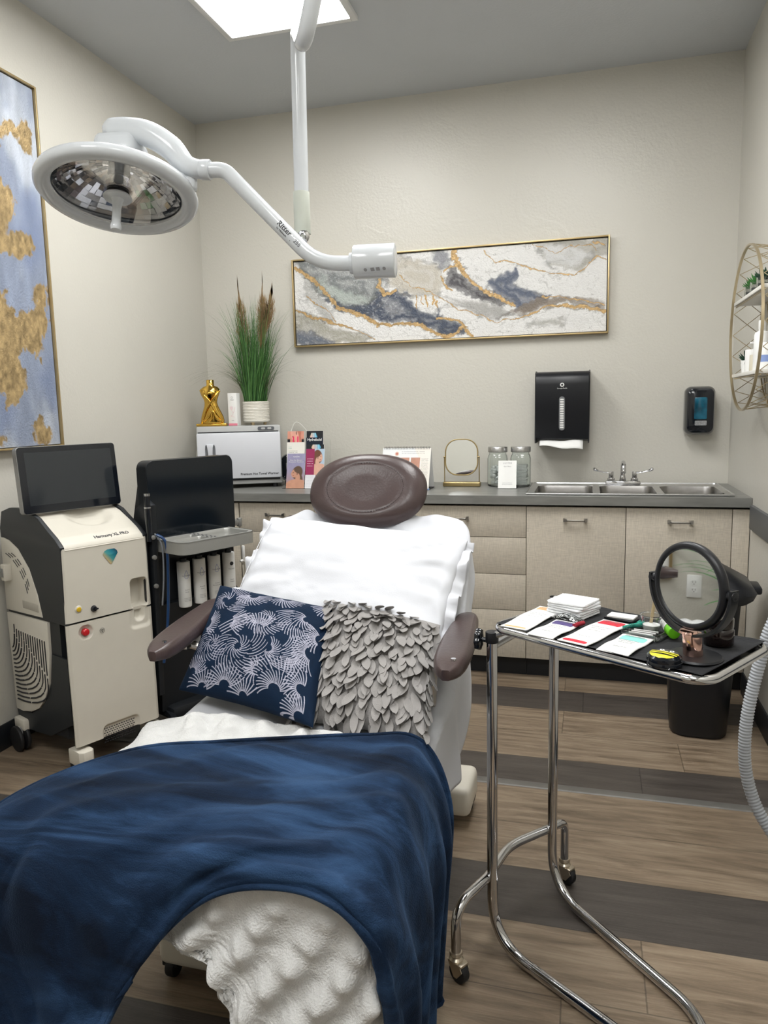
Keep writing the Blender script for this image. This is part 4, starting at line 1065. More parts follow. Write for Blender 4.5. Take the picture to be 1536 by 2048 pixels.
tube(b, smooth_path([pf @ Vector(p) for p in ((.004, .075, .0003), (0, .06, .0003), (-.01, .055, .0003), (.012, .048, .0003))], 5), .0007, 5)
part('flower_print', b, M_LPINK, t, True)
b = NB(); tube(b, [pf @ Vector((.006 * math.cos(a), .158 + .006 * math.sin(a), .0003)) for a in np.linspace(0, 2 * PI, 18)], .0005, 5); part('emblem', b, M_GREYINK, t, True)
lettering('MOXI', .008, pf @ Matrix.Translation((0, .145, .0002)), M_GREYINK, t, True); lettering('serum', .006, pf @ Matrix.Translation((0, .030, .0002)), M_GREYINK, t, True)
# ---- grass plant
M_POT = mat('ribbed_ceramic', rgb(222, 218, 208), .45, noise=.08); M_WOODF = mat('pale_wood', rgb(200, 178, 140), .5, noise=.1)
t = thing('potted_grass', 'tall artificial green grass with brown plumes in a ribbed white pot on the towel warmer', 'potted plant', (-1.868, 4.0, t0))
for k in range(3):
    a = 2 * PI * k / 3 + .5; b = NB(); cyl(b, (-1.868 + .045 * math.cos(a), 4.0 + .045 * math.sin(a), t0), (-1.868 + .05 * math.cos(a), 4.0 + .05 * math.sin(a), t0 + .022), .008, .011, 14); part('foot', b, M_WOODF, t, True)
b = NB(); prof = [(.04, .016), (.068, .017), (.0745, .022)]
for k in range(60): prof.append((.0755 + .0016 * math.sin(k * 1.35) + .0006 * math.sin(k * .7), .024 + k * .0018))
prof += [(.076, .134), (.072, .135), (.070, .130), (.069, .11)]
lathe(b, prof, (-1.868, 4.0, t0), 40, cap=False)
part('pot', b, M_POT, t, True)
b = NB(); lathe(b, [(0, .112), (.069, .112)], (-1.868, 4.0, t0), 24, cap=False); part('soil', b, mat('dark_moss', rgb(50, 60, 36), .9, noise=.4), t, True)
def blade(bm, p0, dirx, diry, L, w, bend, n=7):
    p = Vector(p0); d = Vector((dirx, diry, 1)).normalized(); side = Vector((rnd.uniform(-1, 1), rnd.uniform(-1, 1), 0)).normalized()
    out = Vector((dirx, diry, 0)); out = out.normalized() if out.length > 1e-5 else side
    A = []; B = []
    for k in range(n + 1):
        f = k / n; wd = w * (1 - f ** 1.5) + .0002
        A.append(bm.verts.new(p + side * wd)); B.append(bm.verts.new(p - side * wd))
        d = (d + out * bend * f * .5 - Vector((0, 0, abs(bend) * f * .45))).normalized(); p = p + d * L / n
    for k in range(n): bm.faces.new((A[k], B[k], B[k + 1], A[k + 1]))
g1, g2, g3 = NB(), NB(), NB()
for k in range(620):
    a = rnd.uniform(0, 2 * PI); r = .062 * math.sqrt(rnd.random()); o_ = rnd.random()
    dx = r * math.cos(a) * 1.0 + rnd.gauss(0, .05); dy = (r * math.sin(a) + rnd.gauss(0, .03)) * .55
    L = rnd.uniform(.28, .62) if abs(dx) < .09 else rnd.uniform(.22, .44)
    blade(g1 if k % 3 else g2, (-1.868 + r * math.cos(a), 4.0 + r * math.sin(a), t0 + .11), dx * 1.8, min(dy * 1.4, .10), L, .0019, rnd.uniform(.05, .5) if abs(dx) > .06 else rnd.uniform(0, .16))
for k in range(90):
    s = rnd.choice((-1, 1)); blade(g3, (-1.868 + s * .03, 4.0, t0 + .11), s * rnd.uniform(.12, .42), rnd.uniform(-.3, .05), rnd.uniform(.30, .48), .0010, rnd.uniform(.5, 1.1), 10)
part('grass_blades', g1, mat('green_grass', rgb(84, 128, 66), .6, noise=.3, nscale=20), t, True)
part('grass_blades', g2, mat('dark_green_grass', rgb(50, 94, 44), .6, noise=.3, nscale=20), t, True)
part('outer_blades', g3, mat('dry_green_grass', rgb(92, 102, 68), .6, noise=.3, nscale=20), t, True)
M_PLUME = mat('tan_plume', rgb(146, 120, 84), .8, noise=.25, nscale=40)
for (x0, zt, zb, sp, lean) in ((-1.915, 2.04, 1.62, .048, -.035), (-1.815, 2.05, 1.68, .042, 0.02), (-1.80, 1.99, 1.76, .055, .065)):
    b = NB()
    for k in range(620):
        f = rnd.random() ** 1.1; z = zb + (zt - zb) * f; wid = sp * (math.sin(PI * min(1, f * 1.15 + .08)) ** .7) * (1 if f < .7 else .45)
        cx = x0 + lean * f; a = rnd.uniform(0, 2 * PI)
        p = Vector((cx, 4.0 + .0, z)); L = rnd.uniform(.03, .075)
        q = p + Vector((math.cos(a) * wid * rnd.uniform(.3, 1), math.sin(a) * wid * .6, L)); r_ = p + Vector((math.cos(a) * .002, math.sin(a) * .002, .002))
        m_ = (p + q) / 2 + Vector((math.cos(a) * wid * .35, math.sin(a) * wid * .2, 0)); s_ = Vector((.0011, 0, 0))
        v_ = [b.verts.new(p - s_), b.verts.new(p + s_), b.verts.new(m_ + s_), b.verts.new(q), b.verts.new(m_ - s_)]; b.faces.new(v_)
    tube(b, [(x0 * .5 - 1.868 * .5, 4.0, t0 + .11), (x0, 4.0, zb), (x0 + lean, 4.0, zt)], .0014, 5)
    part('plume', b, M_PLUME, t, True)
# ---- desk clock / smart display
t = thing('smart_display', 'small round black-faced smart clock in a grey body behind the leaflets', 'clock', (-1.640, 3.99, CT))
SD = t
b = NB(); lathe(b, [(.0, 0), (.062, .0), (.066, .006), (.066, .03), (.072, .09), (.066, .125), (.04, .14), (0, .143)], (-1.640, 4.005, CT), 36); part('body', b, mat('warm_grey_plastic', rgb(112, 112, 108), .5, noise=.05), t, True)
dm = frame((-1.648, 3.951, 1.016), (1, .02, 0), (0, .34, .94))
b = NB(); lathe(b, [(0, -.03), (.078, -.03), (.086, -.01), (.086, .0), (.080, .004), (.078, .002)], (0, 0, 0), 40, dm, cap=False); part('bezel', b, mat('silver_bezel', rgb(150, 150, 148), .3, .5, noise=.04), t, True)
b = NB(); lathe(b, [(0, .0025), (.078, .0025)], (0, 0, 0), 40, dm, cap=False); sc_ = part('screen', b, M_BLACKGLOSS, t, True)
b = NB()
for k in range(12):
    a = PI * k / 6; box(b, .066, .074, -.0012, .0012, .003, .0036, 0, dm @ Matrix.Rotation(a, 4, 'Z'))
part('tick_marks', b, M_GREYINK, sc_, True)
SD.location.x += -.012; SD.location.y = 4.03
# ---- leaflets in tiers
def portrait(h, w, bgc, skin, hair, cx=.5, cy=.45, sc=.3, face=1, text=True, bgc2=None):
    """simple soft rendering of a woman in profile for the leaflet fronts"""
    V, U = np.meshgrid(np.linspace(0, 1, h), np.linspace(0, 1, w), indexing='ij'); V = V * h / w
    im = np.zeros((h, w, 3)); im[:] = rgb(*bgc); A = h / w
    if bgc2 is not None: blend(im, sst(.3, 1, V / A) * .8, rgb(*bgc2))
    def el(x, y, rx, ry, c, s=.06, rot=0):
        dx, dy = U - x, V - y; c_, s_ = math.cos(rot), math.sin(rot); dx, dy = dx * c_ + dy * s_, -dx * s_ + dy * c_
        d = np.hypot(dx / rx, dy / ry); blend(im, sst(1 + s, 1 - s, d), rgb(*c))
    el(cx + .04 * face, cy + sc * .2, sc * .85, sc * 1.25, hair, .08, .2 * face); el(cx + .16 * face, cy + sc * 1.1, sc * .5, sc * 1.0, hair, .1, -.3 * face)
    el(cx + .08 * face, cy + sc * 1.25, sc * .38, sc * .9, skin, .1); el(cx + .05, cy + sc * 2.6, sc * 1.9, sc * 1.15, skin, .06)
    el(cx - .10 * face, cy + sc * .35, sc * .56, sc * .78, skin, .06, .15 * face); el(cx - .12 * face - sc * .42 * face, cy + sc * .45, sc * .13, sc * .14, skin, .1)
    dk = tuple(int(v * .6) for v in skin)
    el(cx - .14 * face - sc * .1 * face, cy + sc * .2, sc * .12, sc * .04, (50, 36, 32), .3); el(cx - .17 * face, cy + sc * .78, sc * .14, sc * .05, (150, 70, 66), .3)
    el(cx + .06 * face, cy - sc * .15, sc * .62, sc * .42, hair, .1, .5 * face); el(cx + .04 * face, cy + sc * .45, sc * .1, sc * .16, dk, .3)
    nz = fbm(h, w, 8, 3, 77); im *= (.92 + .16 * nz)[..., None]
    return im
M_PRINT = mat('glossy_print', (1, 1, 1), .3, noise=.01, attr='Col')
def leaflet(name, x0, x1, z0, z1, yb, yt, im, label, group=None, m=M_PRINT, thick=.006, cat='leaflet'):
    """leaning printed card: printed front, white body"""
    t = thing(name, label, cat, ((x0 + x1) / 2, (yb + yt) / 2 + .003, z0), 0, group)
    up = Vector((0, yt - yb, z1 - z0)); M = frame((x0, yb, z0), (1, 0, 0), up); Lz = up.length
    b = NB(); box(b, 0, x1 - x0, 0, Lz, -thick, -.0003, .0004, M); part('card', b, M_PAPER, t, True)
    paint('front_print', im, (x0, yb, z0), (x1 - x0, 0, 0), tuple(up), m, t)
    return t, M, Lz, x1 - x0
def flat(h, w, c): im = np.zeros((h, w, 3)); im[:] = rgb(*c); return im
def lines(im, rows, c, x0=.1, x1=.9, hh=1):
    h, w = im.shape[:2]; rs = np.random.RandomState(3)
    for r in rows:
        e = x1 - rs.rand() * .15 * (x1 - x0); a, b_ = int(x0 * w), int(e * w); y = int(r * h)
        mask = rs.rand(b_ - a) > .18; im[y:y + hh, a:b_][:, mask] = rgb(*c)
    return im
# left column, three tiers (back to front)
im = portrait(120, 90, (214, 150, 130), (226, 168, 150), (190, 120, 100), .5, -.1, .35); h_, w_ = im.shape[:2]
V, U = np.meshgrid(np.linspace(0, 1, h_), np.linspace(0, 1, w_), indexing='ij')
blend(im, ((U < .16) | (U > .86)) * sst(.16, .2, V) * 1.0, rgb(24, 22, 26))
t, M, Lz, W_ = leaflet('leaflet', -1.634, -1.536, .985, 1.221, 3.865, 3.895, im, 'pink skin-care leaflet with a big number eleven in the back tier of the left rack', 'skin-care leaflets on the counter')
lettering('11', .052, M @ Matrix.Translation((W_ / 2, Lz - .050, .0006)), mat('hot_pink_ink', rgb(226, 44, 100), .5, noise=.03), t, True, bold=True, space=1.0)
im = flat(120, 90, (232, 230, 222)); lines(im, [.12, .15], (120, 170, 160), .1, .3); lines(im, [.22, .25], (70, 70, 70), .1, .65); lines(im, [.31, .33], (150, 150, 150), .1, .8)
leaflet('leaflet', -1.630, -1.525, .94, 1.161, 3.845, 3.870, im, 'cream leaflet with small print in the middle tier of the left rack', 'skin-care leaflets on the counter')
im = portrait(200, 90, (150, 146, 176), (196, 146, 122), (96, 76, 62), .55, 1.15, .34, 1, bgc2=(176, 140, 130))
t, M, Lz, W_ = leaflet('leaflet', -1.618, -1.512, .912, 1.100, 3.80, 3.845, im, 'lavender leaflet with a woman in profile at the front of the left rack', 'skin-care leaflets on the counter')
lettering('ALASTIN', .0095, M @ Matrix.Translation((W_ / 2, Lz - .018, .0006)), M_PAPER, t, True)
lettering('How Our Skincare\nTreatments Transform', .0095, M @ Matrix.Translation((W_ / 2, Lz - .042, .0006)), M_PAPER, t, True)
def gem(im, cx, cy, s, aspect=1):
    h, w = im.shape[:2]; V, U = np.meshgrid(np.linspace(0, h / w, h), np.linspace(0, 1, w), indexing='ij')
    pts = [(cx - s, cy - s * .25), (cx - s * .6, cy - s * .75), (cx + s * .6, cy - s * .75), (cx + s, cy - s * .25), (cx, cy + s)]
    mk = sst(.01, -.01, poly_sd(U, V, pts)); f = np.clip((U - cx + s) / (2 * s), 0, 1); g = np.clip((V - cy + s) / (2 * s), 0, 1)
    c = np.stack([.75 - .65 * f + .3 * g * (f < .6), .35 + .3 * (1 - g), .25 + .45 * f + .2 * (1 - g)], -1)
    c *= (1 - .35 * (np.abs(((U - cx) / s * 2) % 1 - .5) < .12))[..., None]
    im[:] = im * (1 - mk[..., None]) + np.clip(c, 0, 1) * mk[..., None]; return im
im = gem(flat(110, 90, (34, 36, 40)), .42, .22, .22)
leaflet('leaflet', -1.522, -1.425, .985, 1.221, 3.870, 3.900, im, 'black leaflet with a rainbow gem in the back tier of the right rack', 'skin-care leaflets on the counter')
im = flat(60, 90, (20, 30, 46)); t, M, Lz, W_ = leaflet('leaflet', -1.520, -1.420, .95, 1.186, 3.853, 3.883, im, 'dark navy leaflet with white lettering in the second tier of the right rack', 'skin-care leaflets on the counter')
lettering('Hydrafacial', .019, M @ Matrix.Translation((W_ / 2, Lz - .012, .0006)), M_PAPER, t, True, bold=True)
im = gem(flat(110, 90, (36, 40, 44)), .55, .15, .26)
leaflet('leaflet', -1.512, -1.409, .93, 1.148, 3.836, 3.864, im, 'black leaflet with a teal gem in the third tier of the right rack', 'skin-care leaflets on the counter')
im = flat(180, 90, (150, 44, 88)); p_ = portrait(120, 60, (176, 196, 214), (214, 168, 148), (110, 74, 56), .45, .5, .42, -1)
im[0:118, 42:90] = p_[0:118, 8:56]; im[118:180, 0:50] = rgb(226, 226, 230)
lines(im, [.25, .31, .37, .43], (226, 200, 214), .08, .44, 2); lines(im, np.arange(.70, .95, .03), (190, 190, 196), .06, .5)
leaflet('leaflet', -1.507, -1.400, .912, 1.125, 3.80, 3.846, im, 'crimson leaflet with the face of a woman at the front of the right rack', 'skin-care leaflets on the counter')
t = thing('leaflet_rack', 'clear acrylic rack holding the two columns of leaflets', 'rack', (-1.515, 3.88, CT))
M_ACRYL = mat('clear_acrylic', (.95, .97, .97), .05, trans=1.0, ior=1.46)
b = NB(); box(b, -1.636, -1.398, 3.79, 3.93, CT + .0005, CT + .0025); part('floor_plate', b, M_ACRYL, t, True)
b = NB(); prism(b, [(0, 0), (.238, 0), (.238, .26), (0, .26)], 0, .002, frame((-1.636, 3.905, CT + .002), (1, 0, 0), (0, .12, 1))); part('back_plate', b, M_ACRYL, t, True)
# ---- white box half hidden behind the headrest
b = NB(); box(b, -1.40, -1.20, 3.93, 4.06, CT, CT + .115, .004)
single('tissue_box', b, M_PAPER, 'low white carton on the counter, mostly hidden behind the headrest', 'box')
# ---- flip calendar
t = thing('flip_chart', 'spiral-bound white desk chart with four skin photos standing on the counter', 'desk chart', (-.94, 3.85, CT))
im = flat(170, 220, (226, 227, 228)); h_, w_ = im.shape[:2]
V, U = np.meshgrid(np.linspace(0, 1, h_), np.linspace(0, 1, w_), indexing='ij')
blend(im, ((U > .80) | ((U > .66) & (V < .35) & (U - .66 > (.35 - V) * .6 * 0 + (V) * .4))) * .6, rgb(232, 222, 208))
for (a, b_, c, d) in ((.38, .24, .57, .54), (.60, .24, .79, .54), (.38, .58, .57, .9), (.60, .58, .79, .9)):
    im[int(b_ * h_):int(d * h_), int(a * w_):int(c * w_)] = np.array(rgb(186, 136, 116)) * (np.array(.82 + .35 * fbm(int(d * h_) - int(b_ * h_), int(c * w_) - int(a * w_), 4, 3, int(a * 100)))[..., None])
im[int(.30 * h_):int(.50 * h_), int(.05 * w_):int(.16 * w_)] = rgb(30, 36, 44)
blend(im, (np.hypot((U - .30) * 1.3, V - .14) < .055) * 1.0, rgb(214, 186, 168)); blend(im, (np.hypot((U - .30) * 1.3, V - .14) < .03) * 1.0, rgb(190, 110, 96))
lines(im, [.09, .13], (90, 90, 92), .40, .92); lines(im, np.arange(.26, .95, .028), (120, 116, 110), .815, .97)
zt = 1.124
up = (0, .085, zt - CT - .008)
paint('front_page', im, (-1.072, 3.774, CT + .008), (.262, 0, 0), up, M_PRINT, t)
cM = frame((-1.072, 3.776, CT + .006), (1, 0, 0), up)
b = NB(); box(b, 0, .262, -.004, .226, -.004, -.0005, 0, cM); part('page_stack', b, M_PAPER, t, True)
b = NB(); box(b, 0, .266, -.004, .004, -.002, .001, 0, cM); part('blue_tab', b, mat('blue_edge', rgb(110, 140, 186), .5, noise=.05), t, True)
cM2 = frame((-1.072, 3.93, CT + .001), (1, 0, 0), (0, -.066, zt - CT - .008))
b = NB(); box(b, 0, .262, 0, .222, 0, .003, 0, cM2); part('back_board', b, M_PAPER, t, True)
b = NB(); box(b, -1.072, -.810, 3.79, 3.93, CT + .0005, CT + .003); part('base_board', b, mat('black_card', rgb(40, 40, 42), .6, noise=.1), t, True)
lettering('Rosacea\nTreatment Case', .011, cM @ Matrix.Translation((.045, .187, .0006)), M_INK, t, True)
b = NB()
for k in range(30):
    x = -1.062 + k * .0084; c = Vector((x, 3.860, zt + .001)); tube(b, [c + Vector((0, .0075 * math.cos(a), .0075 * math.sin(a))) for a in np.linspace(0, 2 * PI, 12)[:-1]], .0009, 5, closed=True)
tube(b, [(-1.066, 3.8675, zt), (-.816, 3.8675, zt)], .0009, 5)
part('spiral_binding', b, M_INK, t, True)
# ---- brass table mirror
M_MIRROR = mat('mirror_glass', (.78, .80, .80), .02, 1.0)
t = thing('table_mirror', 'small rounded brass-framed mirror on a brass bar stand on the counter', 'mirror', (-.668, 3.98, CT))
mM = frame((-.667, 3.965, 1.068), (1, .05, 0), (0, .10, .99))
pl = rrect(.172, .19, .066, 8)
b = NB(); tube(b, [mM @ Vector((x, y, 0)) for x, y in pl], .0038, 10, closed=True); part('mirror_frame', b, M_BRASS, t, True)
b = NB(); prism(b, rrect(.168, .186, .064, 8), -.002, .002, mM); part('glass', b, M_MIRROR, t, True)
b = NB(); box(b, -.768, -.566, 3.950, 3.995, CT + .0005, CT + .026, .006, seg=3); part('stand_base', b, M_BRASS, t, True)
for s in (-1, 1):
    b = NB(); x = -.667 + s * .0915
    tube(b, fillet([(-.667 + s * .094, 3.97, CT + .015), (x + s * .0025, 3.97, 1.068)], .01), .0028, 8); cyl(b, (x + s * .006, 3.967, 1.070), (x - s * .006, 3.966, 1.070), .0042); part('stand_post', b, M_BRASS, t, True)
# ---- glass jars
M_GLASS = mat('clear_glass', (.93, .97, .96), .03, trans=1.0, ior=1.45)
M_COTTON = mat('white_cotton_wool', rgb(232, 232, 230), .95, noise=.05, nscale=90, bump=.5, bscale=200)
def jar(cx, label, fill):
    t = thing('glass_jar', label, 'jar', (cx, 4.0, CT), 0, 'glass jars with steel lids')
    def octa(r, z):
        out = []
        for k in range(32):
            a = 2 * PI * k / 32; f = math.cos(PI / 8) / math.cos(((a + PI / 8) % (PI / 4)) - PI / 8); rr_ = r * (.55 * f * 1.03 + .45)
            out.append((cx + rr_ * math.cos(a), 4.0 + rr_ * math.sin(a), CT + z))
        return out
    b = NB(); rings = [[b.verts.new(p) for p in octa(r, z)] for r, z in ((.045, .0006), (.053, .006), (.0545, .02), (.0545, .150), (.050, .166), (.046, .172), (.046, .182), (.044, .182), (.044, .172), (.048, .164), (.0515, .150), (.0515, .012), (.04, .008))]
    for A, B in zip(rings, rings[1:]):
        for k in range(32): b.faces.new((A[k], A[(k + 1) % 32], B[(k + 1) % 32], B[k]))
    b.faces.new(rings[0][::-1]); b.faces.new(rings[-1])
    part('jar_body', b, M_GLASS, t, True, ang=20)
    b = NB(); lathe(b, [(0, .183), (.050, .183), (.052, .185), (.052, .207), (.050, .211), (0, .212)], (cx, 4.0, CT), 40); part('lid', b, M_STEEL, t, True)
    for k in range(fill[1]):
        pass
    return t
jar(-.478, 'glass jar of cotton balls with steel lid, left of the pair', (0, 0))
jar(-.357, 'glass jar of folded gauze with steel lid, right of the pair', (0, 0))
r7 = random.Random(5)
b = NB()
for k in range(60):
    a = r7.uniform(0, 2 * PI); r = .036 * math.sqrt(r7.random()); z = CT + .022 + .085 * (k / 60) ** .9
    bmesh.ops.create_icosphere(b, subdivisions=2, radius=.0125, matrix=Matrix.Translation((-.478 + r * math.cos(a), 4.0 + r * math.sin(a), z)) @ Matrix.Diagonal((r7.uniform(.8, 1.1), r7.uniform(.8, 1.1), .75, 1)))
single('cotton_balls', b, M_COTTON, 'white cotton balls filling the left glass jar', 'cotton balls', ang=180)['kind'] = 'stuff'
for k in range(14):
    b = NB(); box(b, -.034, .034, -.034, .034, 0, .0070, .002)
    if k == 0: gz0 = single('gauze_square', b, M_COTTON, 'white folded gauze square in the stack inside the right glass jar', 'gauze', 'gauze squares in the right jar', loc=(0, 0, 0)); gz = gz0
    else: b.free(); gz = gz0.copy(); COL.objects.link(gz)
    gz.location = (-.357, 4.0, CT + .0115 + k * .0075); gz.rotation_euler = (0, 0, r7.uniform(-.12, .12))
# ---- small sign card (its square code left out)
t = thing('sign_card', 'small white card in a slanted acrylic holder in front of the jars', 'card', (-.415, 3.90, CT))
kM = frame((-.462, 3.868, CT + .003), (.093, .004, 0), (.012, .05, .14))
b = NB(); prism(b, [(0, 0), (.094, 0), (.094, .148), (0, .148)], -.0015, .0, kM); part('card', b, M_PAPER, t, True)
b = NB(); box(b, -.463, -.366, 3.866, 3.93, CT + .0005, CT + .0025); part('holder_foot', b, M_ACRYL, t, True)
lettering('LUSTRE', .011, kM @ Matrix.Translation((.047, .134, .0003)), M_GREYINK, t, True, space=1.3); lettering('Our Menu', .009, kM @ Matrix.Translation((.047, .116, .0003)), M_GREYINK, t, True)
for i_, s_ in enumerate(('scan for our full list of', 'services and treatments')): lettering(s_, .0055, kM @ Matrix.Translation((.047, .028 - i_ * .007, .0003)), M_GREYINK, t, True)
# ================================================================== LASER CONSOLE (white and black)
M_IVORY = mat('ivory_plastic', rgb(205, 200, 188), .38, noise=.02, spec=.5)
M_SLATE = mat('dark_slate_plastic', rgb(34, 37, 40), .45, noise=.05)
M_DARK = mat('satin_black', (.010, .012, .015), .42, noise=.05)
M_SCREEN = mat('dark_screen_glass', (.022, .026, .03), .10, noise=.02, spec=.6)
M_SILVER = mat('silver_plastic', rgb(150, 150, 148), .35, .6, noise=.04)
RZ = math.atan2(.912, .41)
t = thing('laser_console', 'ivory and black wheeled treatment console with a tilted dark screen, left of the chair', 'treatment machine', (-1.814, 2.207, 0), RZ)
LX = Matrix(((0, 0, 1, 0), (1, 0, 0, 0), (0, 1, 0, 0), (0, 0, 0, 1)))      # (s, z, u) polygon -> local (u, s, z)
W_C = .352
TOP = [(0, .862), (.04, .892), (.084, .916), (.153, .950), (.23, .972), (.31, .978), (.38, .974), (.45, .955)]
def topz(s):
    for (a, za), (b_, zb) in zip(TOP, TOP[1:]):
        if s <= b_: return za + (zb - za) * (s - a) / (b_ - a)
    return TOP[-1][1]
b = NB(); prism(b, [(.068, .13), (.068, .85)] + [(s + .01, z - .034) for s, z in TOP if s > .07] + [(.478, .90), (.480, .5), (.475, .16), (.44, .10), (.30, .095), (.20, .12), (.10, .13)], .008, W_C - .008, LX)
part('body', b, M_DARK, t)
for u0, u1, nm in ((0.0, .016, 'side_band'), (W_C - .018, W_C, 'side_band')):
    b = NB(); pl = [(.006, .58), (.004, .855)] + [(s, z + .006 + (.008 if s > .1 else 0)) for s, z in TOP] + [(.476, .90), (.474, .865), (.45, .868), (.40, .862), (.33, .835), (.25, .765), (.20, .67), (.175, .58)]
    prism(b, pl, u0, u1, LX, .002); part(nm, b, M_SLATE if u0 == 0 else M_DARK, t)
# left side: white upper panel with slots, white lower grille
b = NB(); prism(b, [(.474, .862), (.45, .866), (.40, .858), (.33, .830), (.25, .760), (.20, .668), (.178, .585), (.478, .572)], -.002, .012, LX, .002); up_ = part('upper_side_panel', b, M_IVORY, t)
b = NB()
for k in range(3):
    arc = [Vector((-.003, .43 - .175 * math.sin(a) * (1 + .12 * k) + .03 * k, .66 + .155 * (1 + .10 * k) * math.cos(a) - .018 * k)) for a in np.linspace(.25, 1.35, 12)]
    for i in range(0, 11, 3): tube(b, arc[i:i + 3], .0015, 5)
part('vent_slots', b, M_INK, up_)
b = NB(); box(b, -.0035, .004, .20, .33, .60, .632, .003); part('grip_recess', b, mat('shaded_ivory', rgb(168, 163, 152), .5, noise=.05), up_)
b = NB(); prism(b, [(.478, .560), (.142, .572), (.146, .45), (.170, .33), (.21, .26), (.27, .205), (.34, .174), (.41, .160), (.470, .158)][::-1], -.002, .012, LX, .002); lo_p = part('lower_side_panel', b, M_IVORY, t)
b = NB()
for k in range(14):       # nested curved slots: vertical at the front edge sweeping to horizontal below
    s0 = .175 + k * .019; zb = .205 + k * .0165; zt = .50
    pts = [Vector((-.003, s0, z)) for z in np.linspace(zt - .0 * k, zb + .10, 5)] + [Vector((-.003, s0 + (.452 - s0) * (1 - math.cos(a)) , zb + .10 * (1 - math.sin(a)))) for a in np.linspace(.15, PI / 2, 7)]
    for i in range(0, len(pts) - 1, 3): 
        seg = pts[i:i + 4]
        seg = [seg[0].lerp(seg[1], .12)] + seg[1:-1] + [seg[-1].lerp(seg[-2], .12)] if len(seg) > 2 else seg
        tube(b, seg, .0024 + .0009 * (i > 5), 5)
part('grille_slots', b, M_INK, lo_p)
b = NB(); prism(b, [(.474, .158), (.41, .156), (.34, .168), (.27, .198), (.21, .252), (.16, .33), (.135, .45), (.02, .45), (.02, .20), (.2, .11), (.42, .085), (.46, .11)], .002, .010, LX); part('side_skirt', b, M_SLATE, t)
# front: two ivory panels modelled as relief grids
def relief(name, u0, u1, z0, z1, nu, nz, f, parent, m, s_front=0.0):
    uu_, zz_ = np.meshgrid(np.linspace(u0, u1, nu), np.linspace(z0, z1, nz))
    S = s_front + f(uu_, zz_); P = np.stack([uu_, S, zz_], -1)
    me = grid_mesh(name, P, .012, flip=False); return mesh_obj(name, me, m, parent, 50)
def rr_mask(u, z, cu, cz, w, h, r, soft):
    d = np.hypot(np.maximum(np.abs(u - cu) - w / 2 + r, 0), np.maximum(np.abs(z - cz) - h / 2 + r, 0)) - r
    return sst(soft, -soft, d)
def f_up(u, z): return .050 * rr_mask(u, z, .300, .645, .066, .112, .016, .005) + .006 * sst(.012, 0, u) + .006 * sst(W_C - .012, W_C, u) + .009 * sst(.600, .587, z) * 0
def f_lo(u, z):
    return (.022 * rr_mask(u, z, .300, .572, .034, .07, .015, .008) + .007 * rr_mask(u, z, .300, .56, .085, .10, .02, .01) + .016 * np.clip(1 - np.hypot(u - .072, z - .542) / .028, 0, 1) ** .5 * (np.hypot(u - .072, z - .542) < .028)
            + .010 * rr_mask(u, z, .185, .125, .150, .075, .02, .006) + .006 * sst(.012, 0, u) + .006 * sst(W_C - .012, W_C, u) - .004 * sst(.45, .2, z))
upf = relief('upper_front_panel', 0.0, W_C, .588, .862, 150, 120, f_up, t, M_IVORY)
lof = relief('lower_front_panel', 0.0, W_C, .118, .580, 150, 190, f_lo, t, M_IVORY)
uu_, ss_ = np.meshgrid(np.linspace(.016, W_C - .018, 90), np.linspace(-.002, .40, 90))
Z = np.vectorize(topz)(np.maximum(ss_, 0)) + .006 - .024 * sst(1.05, .45, np.hypot((uu_ - .20) / .098, (ss_ - .155) / .075)) - .012 * sst(.006, -.002, ss_)
me = grid_mesh('top_cover', np.stack([uu_, ss_, Z], -1), .010); mesh_obj('top_cover', me, M_IVORY, t, 50)
topo = M_INK
sl = frame((.215, .022, topz(.022) + .0065), (1, 0, 0), (0, .04, .028))
lettering('Harmony XL PRO', .020, sl, M_INK, t, bold=True, space=.95)
sl = frame((.165, .30, topz(.30) + .0068), (1, 0, 0), (0, .1, .01)); lettering('ALMA', .010, sl, M_GREYINK, t)
ff = lambda u, z, s=-.0005: frame((u, s, z), (1, 0, 0), (0, 0, 1))
# gem sticker
im = np.zeros((60, 60, 3)); im[:] = rgb(205, 200, 188)
gem(im, .5, .44, .46)
nv_, nh_ = 60, 60; gu, gz = np.meshgrid(np.linspace(-1, 1, nh_), np.linspace(1, -1, nv_))
gemc = np.stack([np.clip(.75 - .4 * (gu + 1) + .25 * (gz < -.1), .02, 1), .30 + .28 * (gz + 1) / 2 - .1 * gu, np.clip(.16 + .22 * (gu + 1) + .12 * (gz + 1), 0, 1)], -1) * .75
b = NB(); pts = [(-.030, .010), (-.024, .020), (-.012, .026), (.018, .026), (.028, .018), (.031, .008), (.004, -.030), (-.002, -.031)]
vs0 = [b.verts.new((x, y, .0012)) for x, y in pts]; cen = b.verts.new((0, .004, .0035))
for k in range(len(pts)): b.faces.new((vs0[k], vs0[(k + 1) % len(pts)], cen))
mg = mat('rainbow_gem', (1, 1, 1), .25, coat=.5); ntg = mg.node_tree
cx_ = ntg.nodes.new('ShaderNodeTexCoord'); sx_ = ntg.nodes.new('ShaderNodeSeparateXYZ'); ntg.links.new(cx_.outputs['Generated'], sx_.inputs[0])
ad = ntg.nodes.new('ShaderNodeMath'); ad.operation = 'MULTIPLY_ADD'; ad.inputs[1].default_value = .55; ntg.links.new(sx_.outputs[0], ad.inputs[0])
m3 = ntg.nodes.new('ShaderNodeMath'); m3.operation = 'MULTIPLY'; m3.inputs[1].default_value = .45; ntg.links.new(sx_.outputs[2], m3.inputs[0]); ntg.links.new(m3.outputs[0], ad.inputs[2])
